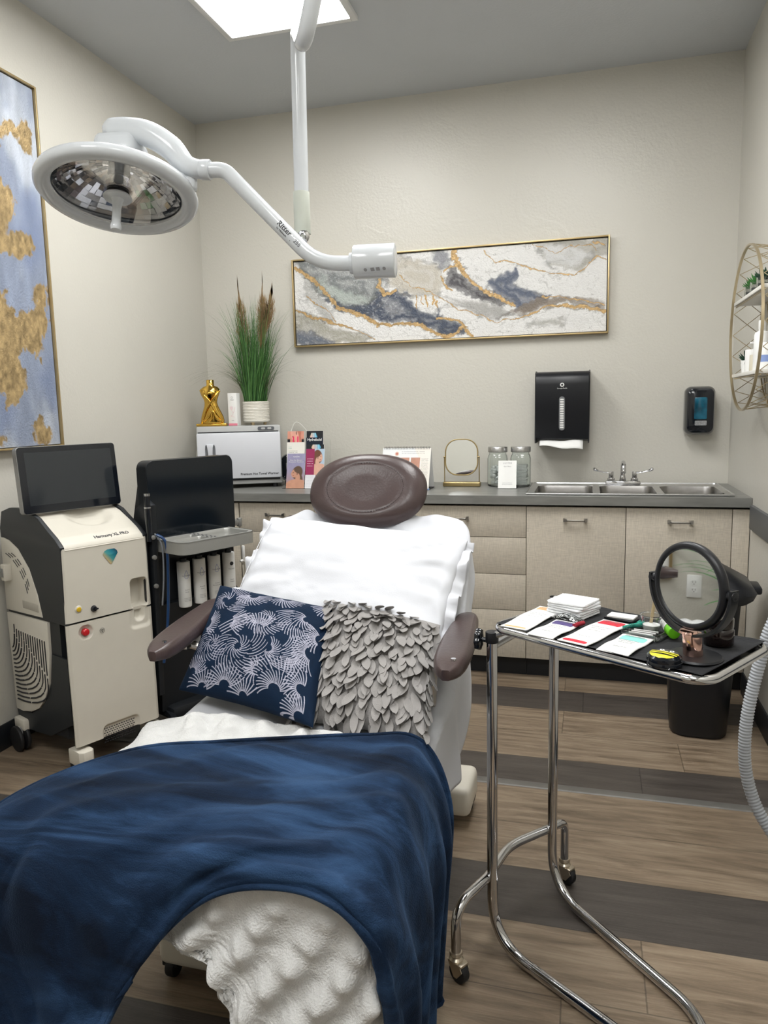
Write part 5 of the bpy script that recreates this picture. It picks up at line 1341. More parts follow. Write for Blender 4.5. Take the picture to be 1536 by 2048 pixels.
rg_ = ntg.nodes.new('ShaderNodeValToRGB'); e = rg_.color_ramp.elements; e[0].position = .08; e[0].color = (*rgb(190, 90, 70), 1); e[1].position = .95; e[1].color = (*rgb(16, 40, 70), 1)
for ps_, c_ in ((.28, (196, 170, 120)), (.48, (70, 150, 150)), (.68, (30, 120, 140))): k_ = e.new(ps_); k_.color = (*rgb(*c_), 1)
ntg.links.new(ad.outputs[0], rg_.inputs[0]); ntg.links.new(rg_.outputs[0], ntg.nodes['Principled BSDF'].inputs['Base Color'])
bmesh.ops.transform(b, matrix=ff(.190, .810), verts=b.verts); part('gem_sticker', b, mg, upf, ang=1)
b = NB(); lathe(b, [(.0, .004), (.0085, .004), (.010, .002), (.0135, .001), (.0145, .0)], (0, 0, 0), 24, ff(.050, .634)); part('socket_ring', b, M_IVORY, upf)
b = NB(); lathe(b, [(0, .0055), (.008, .0045), (.0095, .003)], (0, 0, 0), 24, ff(.050, .634), cap=False); part('yellow_socket', b, mat('yellow_plastic', rgb(206, 170, 36), .35, noise=.05), upf)
b = NB(); lathe(b, [(0, .010), (.008, .010), (.0105, .006), (.0125, 0)], (0, 0, 0), 24, ff(.109, .624), cap=False); box(b, -.0025, .012, -.003, .003, .008, .014, .001, ff(.109, .624)); part('key_switch', b, M_BLACKGLOSS, upf)
b = NB(); lathe(b, [(0, .006), (.010, .005), (.0135, .001), (.014, -.010)], (0, 0, 0), 28, ff(.072, .542), cap=False); part('emergency_button', b, mat('red_button', rgb(188, 24, 34), .3, noise=.05, coat=.3), lof)
b = NB(); tube(b, [ff(.134, .535) @ Vector((.0095 * math.cos(a), .0095 * math.sin(a), .0035)) for a in np.linspace(0, 2 * PI, 24)[:-1]], .0006, 5, closed=True)
for p_ in (((-.006, .004), (.006, .004)), ((0, .006), (0, -.007)), ((-.006, .004), (0, -.007)), ((.006, .004), (0, -.007))): tube(b, [ff(.134, .535) @ Vector((*q_, .0035)) for q_ in p_], .0006, 5)
part('warning_symbol', b, M_INK, lof)
b = NB()
for r_i in range(7):
    for c_i in range(13):
        cx2 = .118 + c_i * .0104 + (r_i % 2) * .005; cz2 = .096 + r_i * .0088
        if cx2 < .247: prism(b, rrect(.0068, .0036, .0017, 2, 0, 0), .0, .0008, ff(cx2, cz2, .0057) @ Matrix.Rotation(.0, 4, 'Z'))
part('vent_holes', b, M_INK, lof)
# screen
SM = Matrix.Translation((.160, .205, 1.100)) @ Matrix.Rotation(-.10, 4, 'X')
b = NB(); prism(b, rrect(.392, .248, .012, 5), -.013, .016, SM @ Matrix.Rotation(PI / 2, 4, 'X'), .002); scr = part('screen', b, M_SILVER, t)
b = NB(); prism(b, rrect(.388, .244, .011, 5), .016, .0185, SM @ Matrix.Rotation(PI / 2, 4, 'X')); part('bezel', b, M_BLACKGLOSS, scr)
b = NB(); prism(b, rrect(.345, .196, .001, 1, .003, .004), .0185, .0188, SM @ Matrix.Rotation(PI / 2, 4, 'X')); part('display', b, M_SCREEN, scr)
b = NB(); box(b, .12, .20, .225, .265, .955, 1.04, .006); part('screen_neck', b, M_SLATE, t)
# feet and castors
for u0, s0 in ((-.004, -.036), (W_C - .055, -.036)):
    b = NB(); prism(b, [(u0, s0 + .09), (u0, s0 + .015), (u0 + .012, s0), (u0 + .046, s0), (u0 + .058, s0 + .015), (u0 + .058, s0 + .09)], .045, .105, None, .005); part('foot', b, M_IVORY, t)
for u0 in (-.02, W_C - .02):
    b = NB(); box(b, u0, u0 + .04, .38, .465, .085, .13, .008); part('foot', b, M_IVORY, t)
for u0, s0, r_ in ((-.020, .415, .052), (W_C + .01, .415, .052), (.02, .02, .040), (W_C - .05, .02, .040)):
    b = NB()
    for du in (-.014, .014): cyl(b, (u0 + du - .008, s0, r_), (u0 + du + .008, s0, r_), r_, n=32, bev=.006)
    w_ = part('castor', b, M_RUBBER, t)
    b = NB(); box(b, u0 - .005, u0 + .005, s0 - .016, s0 + .016, .022, r_ + .045, .003); part('castor_fork', b, mat('grey_fork', rgb(150, 150, 148), .4, noise=.05), w_)
# socket plugged in the left side
b = NB(); box(b, -.03, -.001, .40, .435, .70, .765, .004); pg_ = part('side_connector', b, M_IVORY, t); b = NB(); box(b, -.034, -.028, .41, .45, .715, .75, .002); part('connector_cap', b, M_SILVER, pg_)

# ================================================================== FACIAL CONSOLE (tall black)
t = thing('facial_console', 'tall black facial treatment console with a silver tray and four white bottles', 'treatment machine', (-1.68, 2.60, 0), RZ)
b = NB(); prism(b, [(.03, .10), (.0, .56), (.022, .565), (.022, .745), (.0, .75), (.0, .84), (.008, 1.12), (.012, 1.146), (.03, 1.150), (.065, 1.146), (.085, 1.12), (.16, .86), (.24, .80), (.27, .10)][::-1], .0, .405, LX, .004)
part('body', b, M_DARK, t)
b = NB(); prism(b, rrect(.428, .33, .030, 7, .186, .985), -.060, .008, frame((0, 0, 0), (1, 0, 0), (0, 0, 1)), .003); hd = part('screen', b, M_DARK, t)
b = NB(); prism(b, rrect(.425, .326, .028, 7, .186, .985), .008, .0095, frame((0, 0, 0), (1, 0, 0), (0, 0, 1))); part('screen_glass', b, mat('deep_black_glass', (.004, .007, .011), .10, noise=.02, coat=.3), hd)
b = NB(); lathe(b, [(0, .0102), (.0025, .0102)], (.215, 1.138, 0), 12, frame((0, 0, 0), (1, 0, 0), (0, 0, 1)), cap=False); part('camera_dot', b, M_SLATE, hd)
# base, legs, castors
b = NB(); box(b, .02, .40, -.02, .30, .06, .12, .02); part('base', b, M_DARK, t)
for u0, s0, d in ((.0, -.06, 1), (.38, -.06, 1), (.0, .33, 1), (.38, .33, 1)):
    b = NB(); cyl(b, (u0 - .01, s0, .034), (u0 + .03, s0, .034), .034, n=28, bev=.006); cst = part('castor', b, M_RUBBER, t)
    b = NB(); tube(b, [(u0 + .01, s0, .06), (u0 + .02, s0 + (.05 if s0 < 0 else -.05), .085), (u0 + .03, s0 + (.10 if s0 < 0 else -.10), .09)], .016, 8); part('castor_arm', b, M_DARK, cst)
# silver tray with pockets
M_TRAYS = mat('silver_tray_plastic', rgb(158, 158, 154), .36, .3, noise=.04)
uu_, ss_ = np.meshgrid(np.linspace(0, 1, 120), np.linspace(0, 1, 80))
u_ = -.012 + .372 * uu_; s_ = -.200 + .200 * ss_
dep = -.034 * rr_mask(u_, s_, .262, -.098, .165, .155, .025, .004) - .030 * rr_mask(u_, s_, .078, -.065, .125, .048, .006, .003) - .030 * rr_mask(u_, s_, .082, -.130, .120, .060, .010, .003)
P = np.stack([u_, s_, .838 + dep], -1)
rc = .045
for sg, cu in ((-1, -.012 + rc), (1, .360 - rc)):
    m_ = (s_ < -.2 + rc) & ((u_ - cu) * sg > 0)
    du, ds = (u_ - cu), (s_ - (-.2 + rc)); mx_ = np.maximum(np.abs(du), np.abs(ds)); hy = np.hypot(du, ds) + 1e-9
    P[..., 0] = np.where(m_, cu + du * mx_ / hy, P[..., 0]); P[..., 1] = np.where(m_, -.2 + rc + ds * mx_ / hy, P[..., 1])
me = grid_mesh('tray_top', P, .003); tr = mesh_obj('tray', me, M_TRAYS, t, 50)
b = NB(); edge = [Vector(p) for p in list(P[::-1, 0]) + list(P[0]) + list(P[:, -1])]
A = [b.verts.new(p + Vector((0, 0, .002))) for p in edge]; B = [b.verts.new(p - Vector((0, 0, .048))) for p in edge]
for k in range(len(A) - 1): b.faces.new((A[k], B[k], B[k + 1], A[k + 1]))
cc = b.verts.new((.174, -.05, .79))
for k in range(len(A) - 1): b.faces.new((B[k + 1], B[k], cc))
part('tray_skirt', b, M_TRAYS, tr)
b = NB()
for r_i in range(6):
    for c_i in range(2): lathe(b, [(0, .8386), (.0042, .8386), (.0042, .8395), (0, .8395)], (.150 + c_i * .018, -.165 + r_i * .028, 0), 12)
part('tip_holes', b, M_INK, tr)
# four bottles are things of their own
def bottle(u, label, mark, ln):
    c = Vector((-1.68, 2.60, 0)) + Matrix.Rotation(RZ, 3, 'Z') @ Vector((u, -.012, 0))
    q = thing('serum_bottle', label, 'bottle', (c.x, c.y, .535), RZ, 'white bottles docked in the black console')
    b = NB(); lathe(b, [(.0, 0), (.0235, 0), (.0262, .003), (.0268, .010), (.0268, .190), (.0255, .192), (.0, .192)], (0, 0, 0), 32); body = part('bottle_body', b, M_PAPER, q)
    def lab(z, sz, s, m):
        me = text_mesh(s, sz, depth=.0002)
        n = len(me.vertices)
        for v in me.vertices:
            a = v.co.x / .027 - .2; r = .0270 + v.co.z
            x, y, z_ = r * math.sin(a), -r * math.cos(a), z + v.co.y; v.co = (x, y, z_)
        me.materials.clear(); me.materials.append(m); o = bpy.data.objects.new('lettering', me); COL.objects.link(o); o.parent = body
    def ring(fn, m, nm):
        b = NB(); tube(b, [Vector((.0271 * math.sin(p[0] / .027 - .2), -.0271 * math.cos(p[0] / .027 - .2), p[1])) for p in fn], .0006, 5, closed=True); part(nm, b, m, body)
    if mark == 'drop':
        ring([(.0115 * math.sin(a) * math.sin(a / 2) ** 1.2 , .140 + .017 * math.cos(a)) for a in np.linspace(0, 2 * PI, 28)[:-1]], mat('periwinkle_print', rgb(110, 130, 196), .5, noise=.05), 'drop_logo')
        lab(.135, .0085, 'Hydrafacial', M_GREYINK)
    else:
        b = NB(); a0 = -.2; lathe(b, [(0, .0008), (.0085, .0008)], (0, 0, 0), 20, frame((.0268 * math.sin(a0), -.0270 * math.cos(a0), .146), (math.cos(a0), math.sin(a0), 0), (0, 0, 1)), cap=False); part('round_logo', b, M_INK, body)
        lab(.122, .0075, 'TRILOGY', M_GREYINK)
    for k_, s_ in enumerate(ln): lab(.075 - k_ * .009, .0065, s_, M_GREYINK)
    for k_ in range(3): lab(.040 - k_ * .006, .0045, 'solution 118 ml', M_GREYINK)
    # cap that docks it to the console
    b = NB(); cyl(b, (0, 0, .190), (0, 0, .206), .014); part('neck', b, M_DARK, q)
bottle(.115, 'white serum bottle with drop logo, leftmost of four in the black console', 'drop', ('Activ-4', 'Serum'))
bottle(.193, 'white serum bottle with drop logo, second from left in the black console', 'drop', ('Beta-HD', 'Serum'))
bottle(.271, 'white serum bottle with drop logo, third from left in the black console', 'drop', ('Antiox+', 'Recovery Serum'))
bottle(.350, 'white bottle with a round black logo, rightmost of four in the black console', 'dot', ('Gentle', 'Cleanse'))
# side wing with handpiece and hoses
b = NB(); prism(b, [(-.03, .20), (-.05, .98), (-.01, 1.00), (.06, .96), (.10, .80), (.10, .30), (.05, .18)][::-1], -.045, -.020, LX, .004); wg = part('side_holder', b, M_DARK, t)
b = NB(); tube(b, [(-.055, -.045, .84), (-.058, -.050, .93), (-.060, -.052, .985), (-.060, -.053, 1.02)], [.011, .013, .0115, .011], 14); hp = part('handpiece', b, M_BLACKGLOSS, t)
b = NB(); cyl(b, (-.060, -.053, 1.02), (-.060, -.053, 1.030), .0125); cyl(b, (-.059, -.051, .972), (-.059, -.051, .977), .0135); part('handpiece_band', b, M_CHROME, hp)
b = NB(); tube(b, smooth_path([(-.035, -.062, .865), (-.01, -.085, .83), (-.005, -.08, .70), (-.015, -.07, .50), (-.03, -.05, .34)], 8), .0058, 8); part('blue_hose', b, mat('navy_hose', rgb(20, 58, 104), .3, noise=.05, coat=.3), t)
b = NB(); tube(b, smooth_path([(-.040, -.058, .870), (-.022, -.075, .82), (-.020, -.072, .70), (-.030, -.065, .58)], 8), .0034, 8); part('grey_hose', b, mat('grey_hose', rgb(120, 124, 130), .3, noise=.05), t)
for z in (.855, .775, .66):
    b = NB(); cyl(b, (-.046, -.050, z), (-.046, -.062, z), .009, n=16, bev=.002); part('hose_clip', b, M_SILVER, t)
# right-hand fitting with clear valve
b = NB(); box(b, .402, .425, .0, .03, .835, .862, .004); cyl(b, (.440, .012, .828), (.440, .012, .866), .012, bev=.002); box(b, .42, .445, .004, .02, .842, .856, .002); part('tube_clamp', b, M_SILVER, t)
b = NB(); tube(b, smooth_path([(.440, .012, .83), (.442, .005, .74), (.446, 0, .70), (.452, 0, .60), (.462, 0, .50), (.466, 0, .40)], 6), .0042, 8); part('drain_tube', b, mat('milky_tube', rgb(190, 186, 174), .35, noise=.05), t)
b = NB(); cyl(b, (.425, 0, .672), (.482, 0, .678), .0062, n=16, bev=.002); cyl(b, (.444, 0, .668), (.444, 0, .74), .0075, n=16, bev=.001); part('valve', b, M_PAPER, t)

# ================================================================== EXAM LAMP
t = thing('exam_lamp', 'white ceiling-mounted exam lamp with a round faceted reflector on a bent arm', 'exam lamp', (-.70, 1.75, H))
lc = Vector((-1.175, 1.75, 1.892)); ln_ = Vector((.038, -.259, -.965)).normalized()
LM = align(lc, -ln_)        # local z points to the back of the head
head = NB(); lathe(head, [(.158, .002), (.162, -.008), (.176, -.013), (.192, -.010), (.199, -.002), (.200, .006), (.196, .016), (.182, .024), (.165, .030), (.13, .056), (.09, .078), (.055, .088), (.0, .09)], (0, 0, 0), 72, LM, cap=False)
hd = part('lamp_head', head, M_WHITE, t, True, ang=60)
# faceted reflector
b = NB(); rr2 = random.Random(3); NF, NRG = 44, 9
prof = [(.156 - .132 * (k / NRG) ** 1.15, .004 + .070 * math.sin(k / NRG * PI / 2)) for k in range(NRG + 1)]
for k in range(NRG):
    (r0, z0), (r1, z1) = prof[k], prof[k + 1]
    for j in range(NF):
        a0, a1 = 2 * PI * j / NF, 2 * PI * (j + 1) / NF
        tz = [rr2.uniform(-.0016, .0016) for _ in range(4)]
        v_ = [b.verts.new((r_ * math.cos(a_), r_ * math.sin(a_), z_ + tz[i])) for i, (r_, a_, z_) in enumerate(((r0, a0, z0), (r0, a1, z0), (r1, a1, z1), (r1, a0, z1)))]
        b.faces.new(v_[::-1])
bmesh.ops.transform(b, matrix=LM, verts=b.verts)
M_REFL = mat('mirror_facets', (.70, .70, .72), .06, 1.0)
part('reflector', b, M_REFL, hd, True, ang=1)
b = NB(); lathe(b, [(.0, .0745), (.026, .0745), (.028, .05), (.024, .045), (.0, .045)], (0, 0, 0), 32, LM); part('socket', b, M_SLATE, hd, True)
b = NB(); lathe(b, [(0, .048), (.020, .046), (.030, .036), (.032, .022), (.028, .008), (.0, .006)], (0, 0, 0), 32, LM); part('bulb_glass', b, M_GLASS, hd, True)
b = NB(); lathe(b, [(0, .006), (.026, .006), (.028, .002), (.028, -.004), (.0, -.004)], (0, 0, 0), 32, LM); part('bulb_collar', b, M_BLACK, hd, True)
b = NB(); lathe(b, [(0, .0026), (.1585, .0026), (.1585, .0006), (0, .0006)], (0, 0, 0), 64, LM); part('cover_glass', b, mat('thin_cover_glass', (1, 1, 1), .0, trans=1.0, ior=1.12), hd, True)
b = NB(); lathe(b, [(0, -.004), (.034, -.005), (.036, -.009), (.034, -.012), (.016, -.014), (.013, -.022), (.0105, -.040), (.0115, -.075), (.0145, -.088), (.012, -.096), (0, -.097)], (0, 0, 0), 32, LM); part('handle', b, M_WHITE, hd, True)
# yoke
b = NB(); box(b, -.060, .055, -.05, .05, .075, .150, .022, LM, 4); part('yoke_hub', b, M_WHITE, t, True, ang=60)
b = NB(); yp = smooth_path([(-1.215, 1.775, 2.048), (-1.185, 1.775, 2.056), (-1.10, 1.775, 2.040), (-1.033, 1.778, 1.998), (-.992, 1.782, 1.952), (-.945, 1.790, 1.940)], 7)
rad = [.012 + .016 * min(1, k / 6) + (.003 * math.sin(k / 30 * PI)) - (.006 * max(0, (k - 22) / 13)) for k in range(len(yp))]
tube(b, yp, rad, 20); part('yoke_arm', b, M_WHITE, t, True, ang=60)
b = NB(); tube(b, smooth_path([(-1.010, 1.782, 1.975), (-.992, 1.79, 1.935), (-.992, 1.79, 1.900), (-1.0, 1.78, 1.893)], 5), [.024] * 6 + [.018] * 5 + [.010] * 5, 14); part('yoke_prong', b, M_WHITE, t, True, ang=60)
b = NB(); cyl(b, (-.958, 1.789, 1.941), (-.932, 1.792, 1.939), .0245, n=28, bev=.003); part('swivel_collar', b, M_WHITE, t, True)
b = NB(); tube(b, fillet([(-.935, 1.792, 1.939), (-.897, 1.80, 1.938), (-.675, 1.838, 1.703), (-.565, 1.86, 1.698)], [.055, .06], 10), .0185, 24); arm_ = part('swing_arm', b, M_WHITE, t, True, ang=60)
b = NB(); cyl(b, (-.582, 1.862, 1.7025), (-.478, 1.875, 1.7025), .0415, n=48, bev=.003); cyl(b, (-.592, 1.861, 1.7), (-.58, 1.862, 1.7), .026, n=32); cw = part('pivot_drum', b, M_WHITE, t, True)
for k, dx in enumerate((-.018, .0, .014, .03)):
    b = NB(); c_ = Vector((-.525 + dx, 1.826, 1.676)); 
    if k in (0, 3): lathe(b, [(0, .0), (.0045, .0), (.0045, .0006), (0, .0006)], (0, 0, 0), 14, align(c_ + Vector((0, .001, 0)), (-.12, -.8, -.6)))
    else: box(b, -.005, .005, -.0045, .0045, 0, .0006, 0, align(c_ + Vector((0, .001, 0)), (-.12, -.8, -.6)))
    part('marking', b, M_GREYINK, cw, True)
# lettering along the swing arm
ad_ = (Vector((-.675, 1.838, 1.703)) - Vector((-.897, 1.80, 1.938))).normalized()
pt_ = Vector((-.675, 1.838, 1.703)) - ad_ * .100
upv = Vector((.72, 0, .68)); vw = (Vector((0, 0, 1.336)) - pt_).normalized(); upv = (upv - ad_ * upv.dot(ad_)).normalized(); nrm_ = ad_.cross(upv).normalized()
if nrm_.dot(vw) < 0: nrm_ = -nrm_
nn_ = (vw - ad_ * vw.dot(ad_)).normalized(); uv_ = nn_.cross(ad_).normalized()
TM = Matrix.Identity(4)
for i in range(3): TM[i][0] = ad_[i]; TM[i][1] = uv_[i]; TM[i][2] = nn_[i]; TM[i][3] = (pt_ + nn_ * .0186)[i]
def arm_text(s, sz, dx, dy, bold=False):
    me = text_mesh(s, sz, depth=.0003, bold=bold)
    for v in me.vertices:
        y = v.co.y + dy; a = y / .0188; v.co = (v.co.x + dx, .0188 * math.sin(a), .0188 * math.cos(a) - .0186 + v.co.z)
    me.transform(TM); to_local(me, t); me.materials.clear(); me.materials.append(M_INK); o = bpy.data.objects.new('lettering', me); COL.objects.link(o); o.parent = arm_
arm_text('Ritter', .019, -.012, .004, True); arm_text('by Midmark', .007, -.012, -.008); arm_text('|', .018, .018, 0); arm_text('255', .014, .036, .0)
b = NB(); pole = fillet([(-.733, 1.90, 1.82), (-.728, 1.90, 2.285), (-.628, 1.675, 2.135), (-.560, 1.645, 2.33), (-.47, 1.60, 2.70), (-.47, 1.60, 3.0)], [.07, .07, .10, .10], 10)
tube(b, pole, .0187, 28); part('drop_tube', b, M_WHITE, t, True, ang=60)
b = NB(); lathe(b, [(.0, 0), (.07, 0), (.072, .006), (.05, .03), (.03, .045), (0, .046)], (-.47, 1.60, H - .047), 40); part('ceiling_canopy', b, M_WHITE, t, True)
b = NB(); cyl(b, (-.733, 1.90, 1.790), (-.733, 1.90, 1.895), .0212, n=36, bev=.001); part('grip_sleeve', b, mat('pale_rubber_sleeve', rgb(190, 194, 184), .7, noise=.08), t, True)
b = NB(); ellipsoid(b, (-.730, 1.895, 1.787), .0175, .0175, .020); cyl(b, (-.730, 1.895, 1.79), (-.716, 1.86, 1.762), .009); part('ball_joint', b, M_CHROME, t, True)

# ================================================================== INSTRUMENT STAND
PA, PB = Vector((-.217, 1.70, 0)), Vector((-.085, 1.945, 0))
t = thing('instrument_stand', 'chrome tubular instrument stand on two castors with a tilted U base', 'instrument stand', (-.15, 1.82, 0))
b = NB(); e1, e2 = Vector((.205, 1.36, .016)), Vector((.262, 1.54, .016))
loop = fillet([PA + Vector((0, 0, .80)), PA + Vector((0, 0, .016)), Vector((.235, 1.375, .016)), Vector((.262, 1.56, .016)), PB + Vector((0, 0, .016)), PB + Vector((0, 0, .84))], [.12, .10, .10, .12], 14)
tube(b, loop, .0128, 20); part('frame_tube', b, M_CHROME, t, True, ang=60)
dd = (PB - PA).normalized(); mid = (PA + PB) / 2
cl_, cr_ = mid - dd * .285, mid + dd * .205
off_ = Vector((-dd.y, dd.x, 0)) * -.0
bk = Vector((-dd.y, dd.x, 0)).normalized() * .012
b = NB(); zc = .185
tube(b, fillet([cl_ + Vector((0, 0, .07)), cl_ + Vector((0, 0, zc)), PA + bk + Vector((0, 0, zc)), mid + bk * 4 + Vector((0, 0, zc)), PB + bk + Vector((0, 0, zc)), cr_ + Vector((0, 0, zc)), cr_ + Vector((0, 0, .07))], [.10, .02, .05, .02, .05], 8), .0118, 16)
part('cross_tube', b, M_CHROME, t, True, ang=60)
M_CFORK = mat('champagne_metal', (.55, .48, .38), .3, .9, noise=.05)
for c_ in (cl_, cr_):
    b = NB(); lathe(b, [(0, .072), (.014, .072), (.016, .066), (.012, .060), (.017, .055), (.017, .050), (0, .049)][::-1], c_, 24)
    yaw_ = Matrix.Translation(c_) @ Matrix.Rotation(-.6, 4, 'Z')
    for sy in (-1, 1): prism(b, [(-.016, .052), (.022, .052), (.030, .038), (.014, .016), (.004, .016)], sy * .0125 - .0012, sy * .0125 + .0012, yaw_ @ Matrix(((1, 0, 0, 0), (0, 0, 1, 0), (0, 1, 0, 0), (0, 0, 0, 1))))
    box(b, -.016, .028, -.0135, .0135, .046, .053, .003, yaw_); fk = part('castor_fork', b, M_CFORK, t, True)
    b = NB(); q0, q1 = yaw_ @ Vector((.010, -.0105, .0255)), yaw_ @ Vector((.010, .0105, .0255)); cyl(b, q0, q1, .0250, n=32, bev=.004); part('castor_wheel', b, M_RUBBER, fk, True)
# knob and sleeve
b = NB(); cyl(b, PA + Vector((0, 0, .785)), PA + Vector((0, 0, .812)), .0155, n=28, bev=.002); part('clamp_collar', b, M_BLACK, t, True)
b = NB(); kd = Vector((-.93, .12, 0)).normalized(); kp = PA + Vector((0, 0, .79)) + kd * .012
tube(b, [kp, kp + kd * .02], .006, 12)
KM = align(kp + kd * .012, kd); ring = []
for r_, z_ in ((.012, 0), (.0235, .002), (.025, .008), (.0235, .014), (.010, .017)):
    ring.append([b.verts.new(KM @ Vector((r_ * (1 + (.07 * math.cos(8 * a) if r_ > .02 else 0)) * math.cos(a), r_ * (1 + (.07 * math.cos(8 * a) if r_ > .02 else 0)) * math.sin(a), z_))) for a in np.linspace(0, 2 * PI, 65)[:-1]])
for A, B in zip(ring, ring[1:]):
    for k in range(64): b.faces.new((A[k], A[(k + 1) % 64], B[(k + 1) % 64], B[k]))
b.faces.new(ring[-1]); b.faces.new(ring[0][::-1]); part('star_knob', b, M_BLACKGLOSS, t, True)
# tray rim and tray, local axes along the tray
T0 = Vector((-.216, 1.678, 0)); TR_ = -0.572
TW = Matrix.Translation(T0) @ Matrix.Rotation(TR_, 4, 'Z'); TI = TW.inverted()
def Lt(x, y): v = TI @ Vector((x, y, 0)); return v.x, v.y
TWd, TDp = .505, .292
b = NB(); rim = [TW @ Vector((x, y, .828)) for x, y in rrect(TWd, TDp, .045, 8, TWd / 2, TDp / 2)]
tube(b, rim, .009, 14, closed=True); part('tray_rim', b, M_CHROME, t, True, ang=60)
b = NB()
for u_ in (.0, ):
    tube(b, [PA + Vector((0, 0, .80)), TW @ Vector((.03, .03, .822))], .008, 10); tube(b, [PB + Vector((0, 0, .835)), TW @ Vector((.04, TDp - .004, .826))], .008, 10)
b2 = [PA + Vector((0, 0, .775)), PB + Vector((0, 0, .800))]; tube(b, b2, .009, 10)
part('tray_bracket', b, M_STEEL, t, True)
b = NB(); prof_r = []
R0_ = rrect(TWd - .012, TDp - .012, .04, 6, TWd / 2, TDp / 2); R1_ = rrect(TWd - .030, TDp - .030, .035, 6, TWd / 2, TDp / 2)
A = [b.verts.new(TW @ Vector((x, y, .832))) for x, y in R0_]; B = [b.verts.new(TW @ Vector((x, y, .818))) for x, y in R1_]
A2 = [b.verts.new(TW @ Vector((x, y, .829))) for x, y in R0_]; B2 = [b.verts.new(TW @ Vector((x, y, .815))) for x, y in R1_]
for k in range(len(A)):
    k2 = (k + 1) % len(A); b.faces.new((A[k], A[k2], B[k2], B[k])); b.faces.new((A2[k2], A2[k], B2[k], B2[k2])); b.faces.new((A[k2], A[k], A2[k], A2[k2]))
b.faces.new(B); b.faces.new(B2[::-1]); part('tray_pan', b, M_STEEL, t, True)
# black tray paper
def ribbed():
    m = mat('black_crepe_paper', (.016, .017, .020), .85, noise=.15, nscale=10)
    nt = m.node_tree; w = nt.nodes.new('ShaderNodeTexWave'); w.inputs['Scale'].default_value = 55; w.bands_direction = 'Y'
    tc = [n for n in nt.nodes if n.type == 'TEX_COORD'][0]; nt.links.new(tc.outputs['Object'], w.inputs['Vector'])
    bp = nt.nodes.new('ShaderNodeBump'); bp.inputs['Strength'].default_value = .5; bp.inputs['Distance'].default_value = .004
    nt.links.new(w.outputs['Fac'], bp.inputs['Height']); nt.links.new(bp.outputs[0], nt.nodes['Principled BSDF'].inputs['Normal']); return m
nr, nc = 50, 90; Q = np.zeros((nr, nc, 3))
for i in range(nr):
    for j in range(nc):
        x = .010 + (TWd - .022) * j / (nc - 1); y = .008 + (TDp - .010) * i / (nr - 1)
        ed = min(x - .010, TWd - .012 - x, y - .008, TDp - .002 - y); z = .8345 + .0045 * (1 - min(1, ed / .02)) + .0012 * math.sin(x * 70) * math.sin(y * 50)
        if x < .05 and y > TDp - .06: z += .018 * (1 - x / .05) * (y - TDp + .06) / .06
        if x > TWd - .14: y -= .0
        Q[i, j] = TW @ Vector((x, y, z))
me = grid_mesh('tray_liner', Q, .001); me.transform(Matrix.Translation((0, 0, -.834)) @ Matrix.Identity(4))
me.transform(Matrix.Translation((-T0.x, -T0.y, 0))); o = mesh_obj('tray_liner', me, ribbed(), None, 180); o.location = (T0.x, T0.y, .834)
tag(o, 'black crepe paper liner covering the instrument tray', 'tray liner')
ZT = .8365
# mask packets
def packet(pts, label, col, marks, lift=0.0):
    P_ = [Vector((x, y, 0)) for x, y in pts]; c = sum(P_, Vector()) / 4
    ux = ((P_[1] - P_[0]) + (P_[2] - P_[3])).normalized(); a = math.atan2(ux.y, ux.x)
    W_ = ((P_[1] - P_[0]).length + (P_[2] - P_[3]).length) / 2; L_ = ((P_[2] - P_[1]).length + (P_[3] - P_[0]).length) / 2
    q = thing('mask_packet', label, 'packet', (c.x, c.y, ZT + lift), a, 'white mask packets on the tray')
    u_, v_ = np.meshgrid(np.linspace(-.5, .5, 16), np.linspace(-.5, .5, 24))
    z_ = .0025 + .0030 * np.clip((1 - (2 * u_) ** 4) * (1 - (2 * v_) ** 6), 0, 1) + .0012 * np.sin(v_ * 9 + c.x * 40)
    me = grid_mesh('pouch', np.stack([u_ * W_, v_ * L_, z_], -1), .0018); pb = mesh_obj('pouch', me, M_PAPER, q, 180)
    mm = mat('packet_print', rgb(*col), .5, noise=.04)
    def patch(v0, v1, u0=-.40, u1=.40):
        uu2, vv2 = np.meshgrid(np.linspace(u0, u1, 10), np.linspace(v0, v1, 8)); z2 = .0029 + .0030 * np.clip((1 - (2 * uu2) ** 4) * (1 - (2 * vv2) ** 6), 0, 1) + .0012 * np.sin(vv2 * 9 + c.x * 40)
        xx2 = uu2 * (1 - .12 * ((vv2 - v0) / (v1 - v0) * 2 - 1) ** 4)
        mesh_obj('printed_band', grid_mesh('printed_band', np.stack([xx2 * W_, vv2 * L_, z2], -1), 0), mm, pb, 180)
    for v0, v1 in marks: patch(v0, v1)
    s_ = W_ / .066
    for k_, (yy_, tx, sz) in enumerate(((.40, 'DermaMask', .0085), (.12, 'hydrating sheet mask', .0050), (.06, 'vitamin complex', .0050), (-.02, 'Apply to clean skin', .0040), (-.26, '1 sachet 25 ml', .0055))):
        zz = .0068
        lettering(tx, sz * s_, Matrix.Translation((0, yy_ * L_ * (.92 if k_ == 0 else 1), zz)), M_GREYINK, pb, depth=.0001)
    return q
packet([(-.197, 1.664), (-.137, 1.632), (-.050, 1.825), (-.112, 1.842)], 'white mask packet with a peach label at the left end of the tray', (236, 176, 128), [(.30, .46), (-.48, -.44)], .001)
packet([(-.128, 1.611), (-.072, 1.583), (-.015, 1.70), (-.073, 1.73)], 'short white mask packet with a purple label, second from the left', (76, 62, 120), [(.22, .42)], .001)
packet([(-.060, 1.575), (.000, 1.543), (.092, 1.728), (.032, 1.76)], 'white mask packet with a bright red label in the middle of the tray', (206, 34, 56), [(.26, .46), (-.47, -.40)], .001)
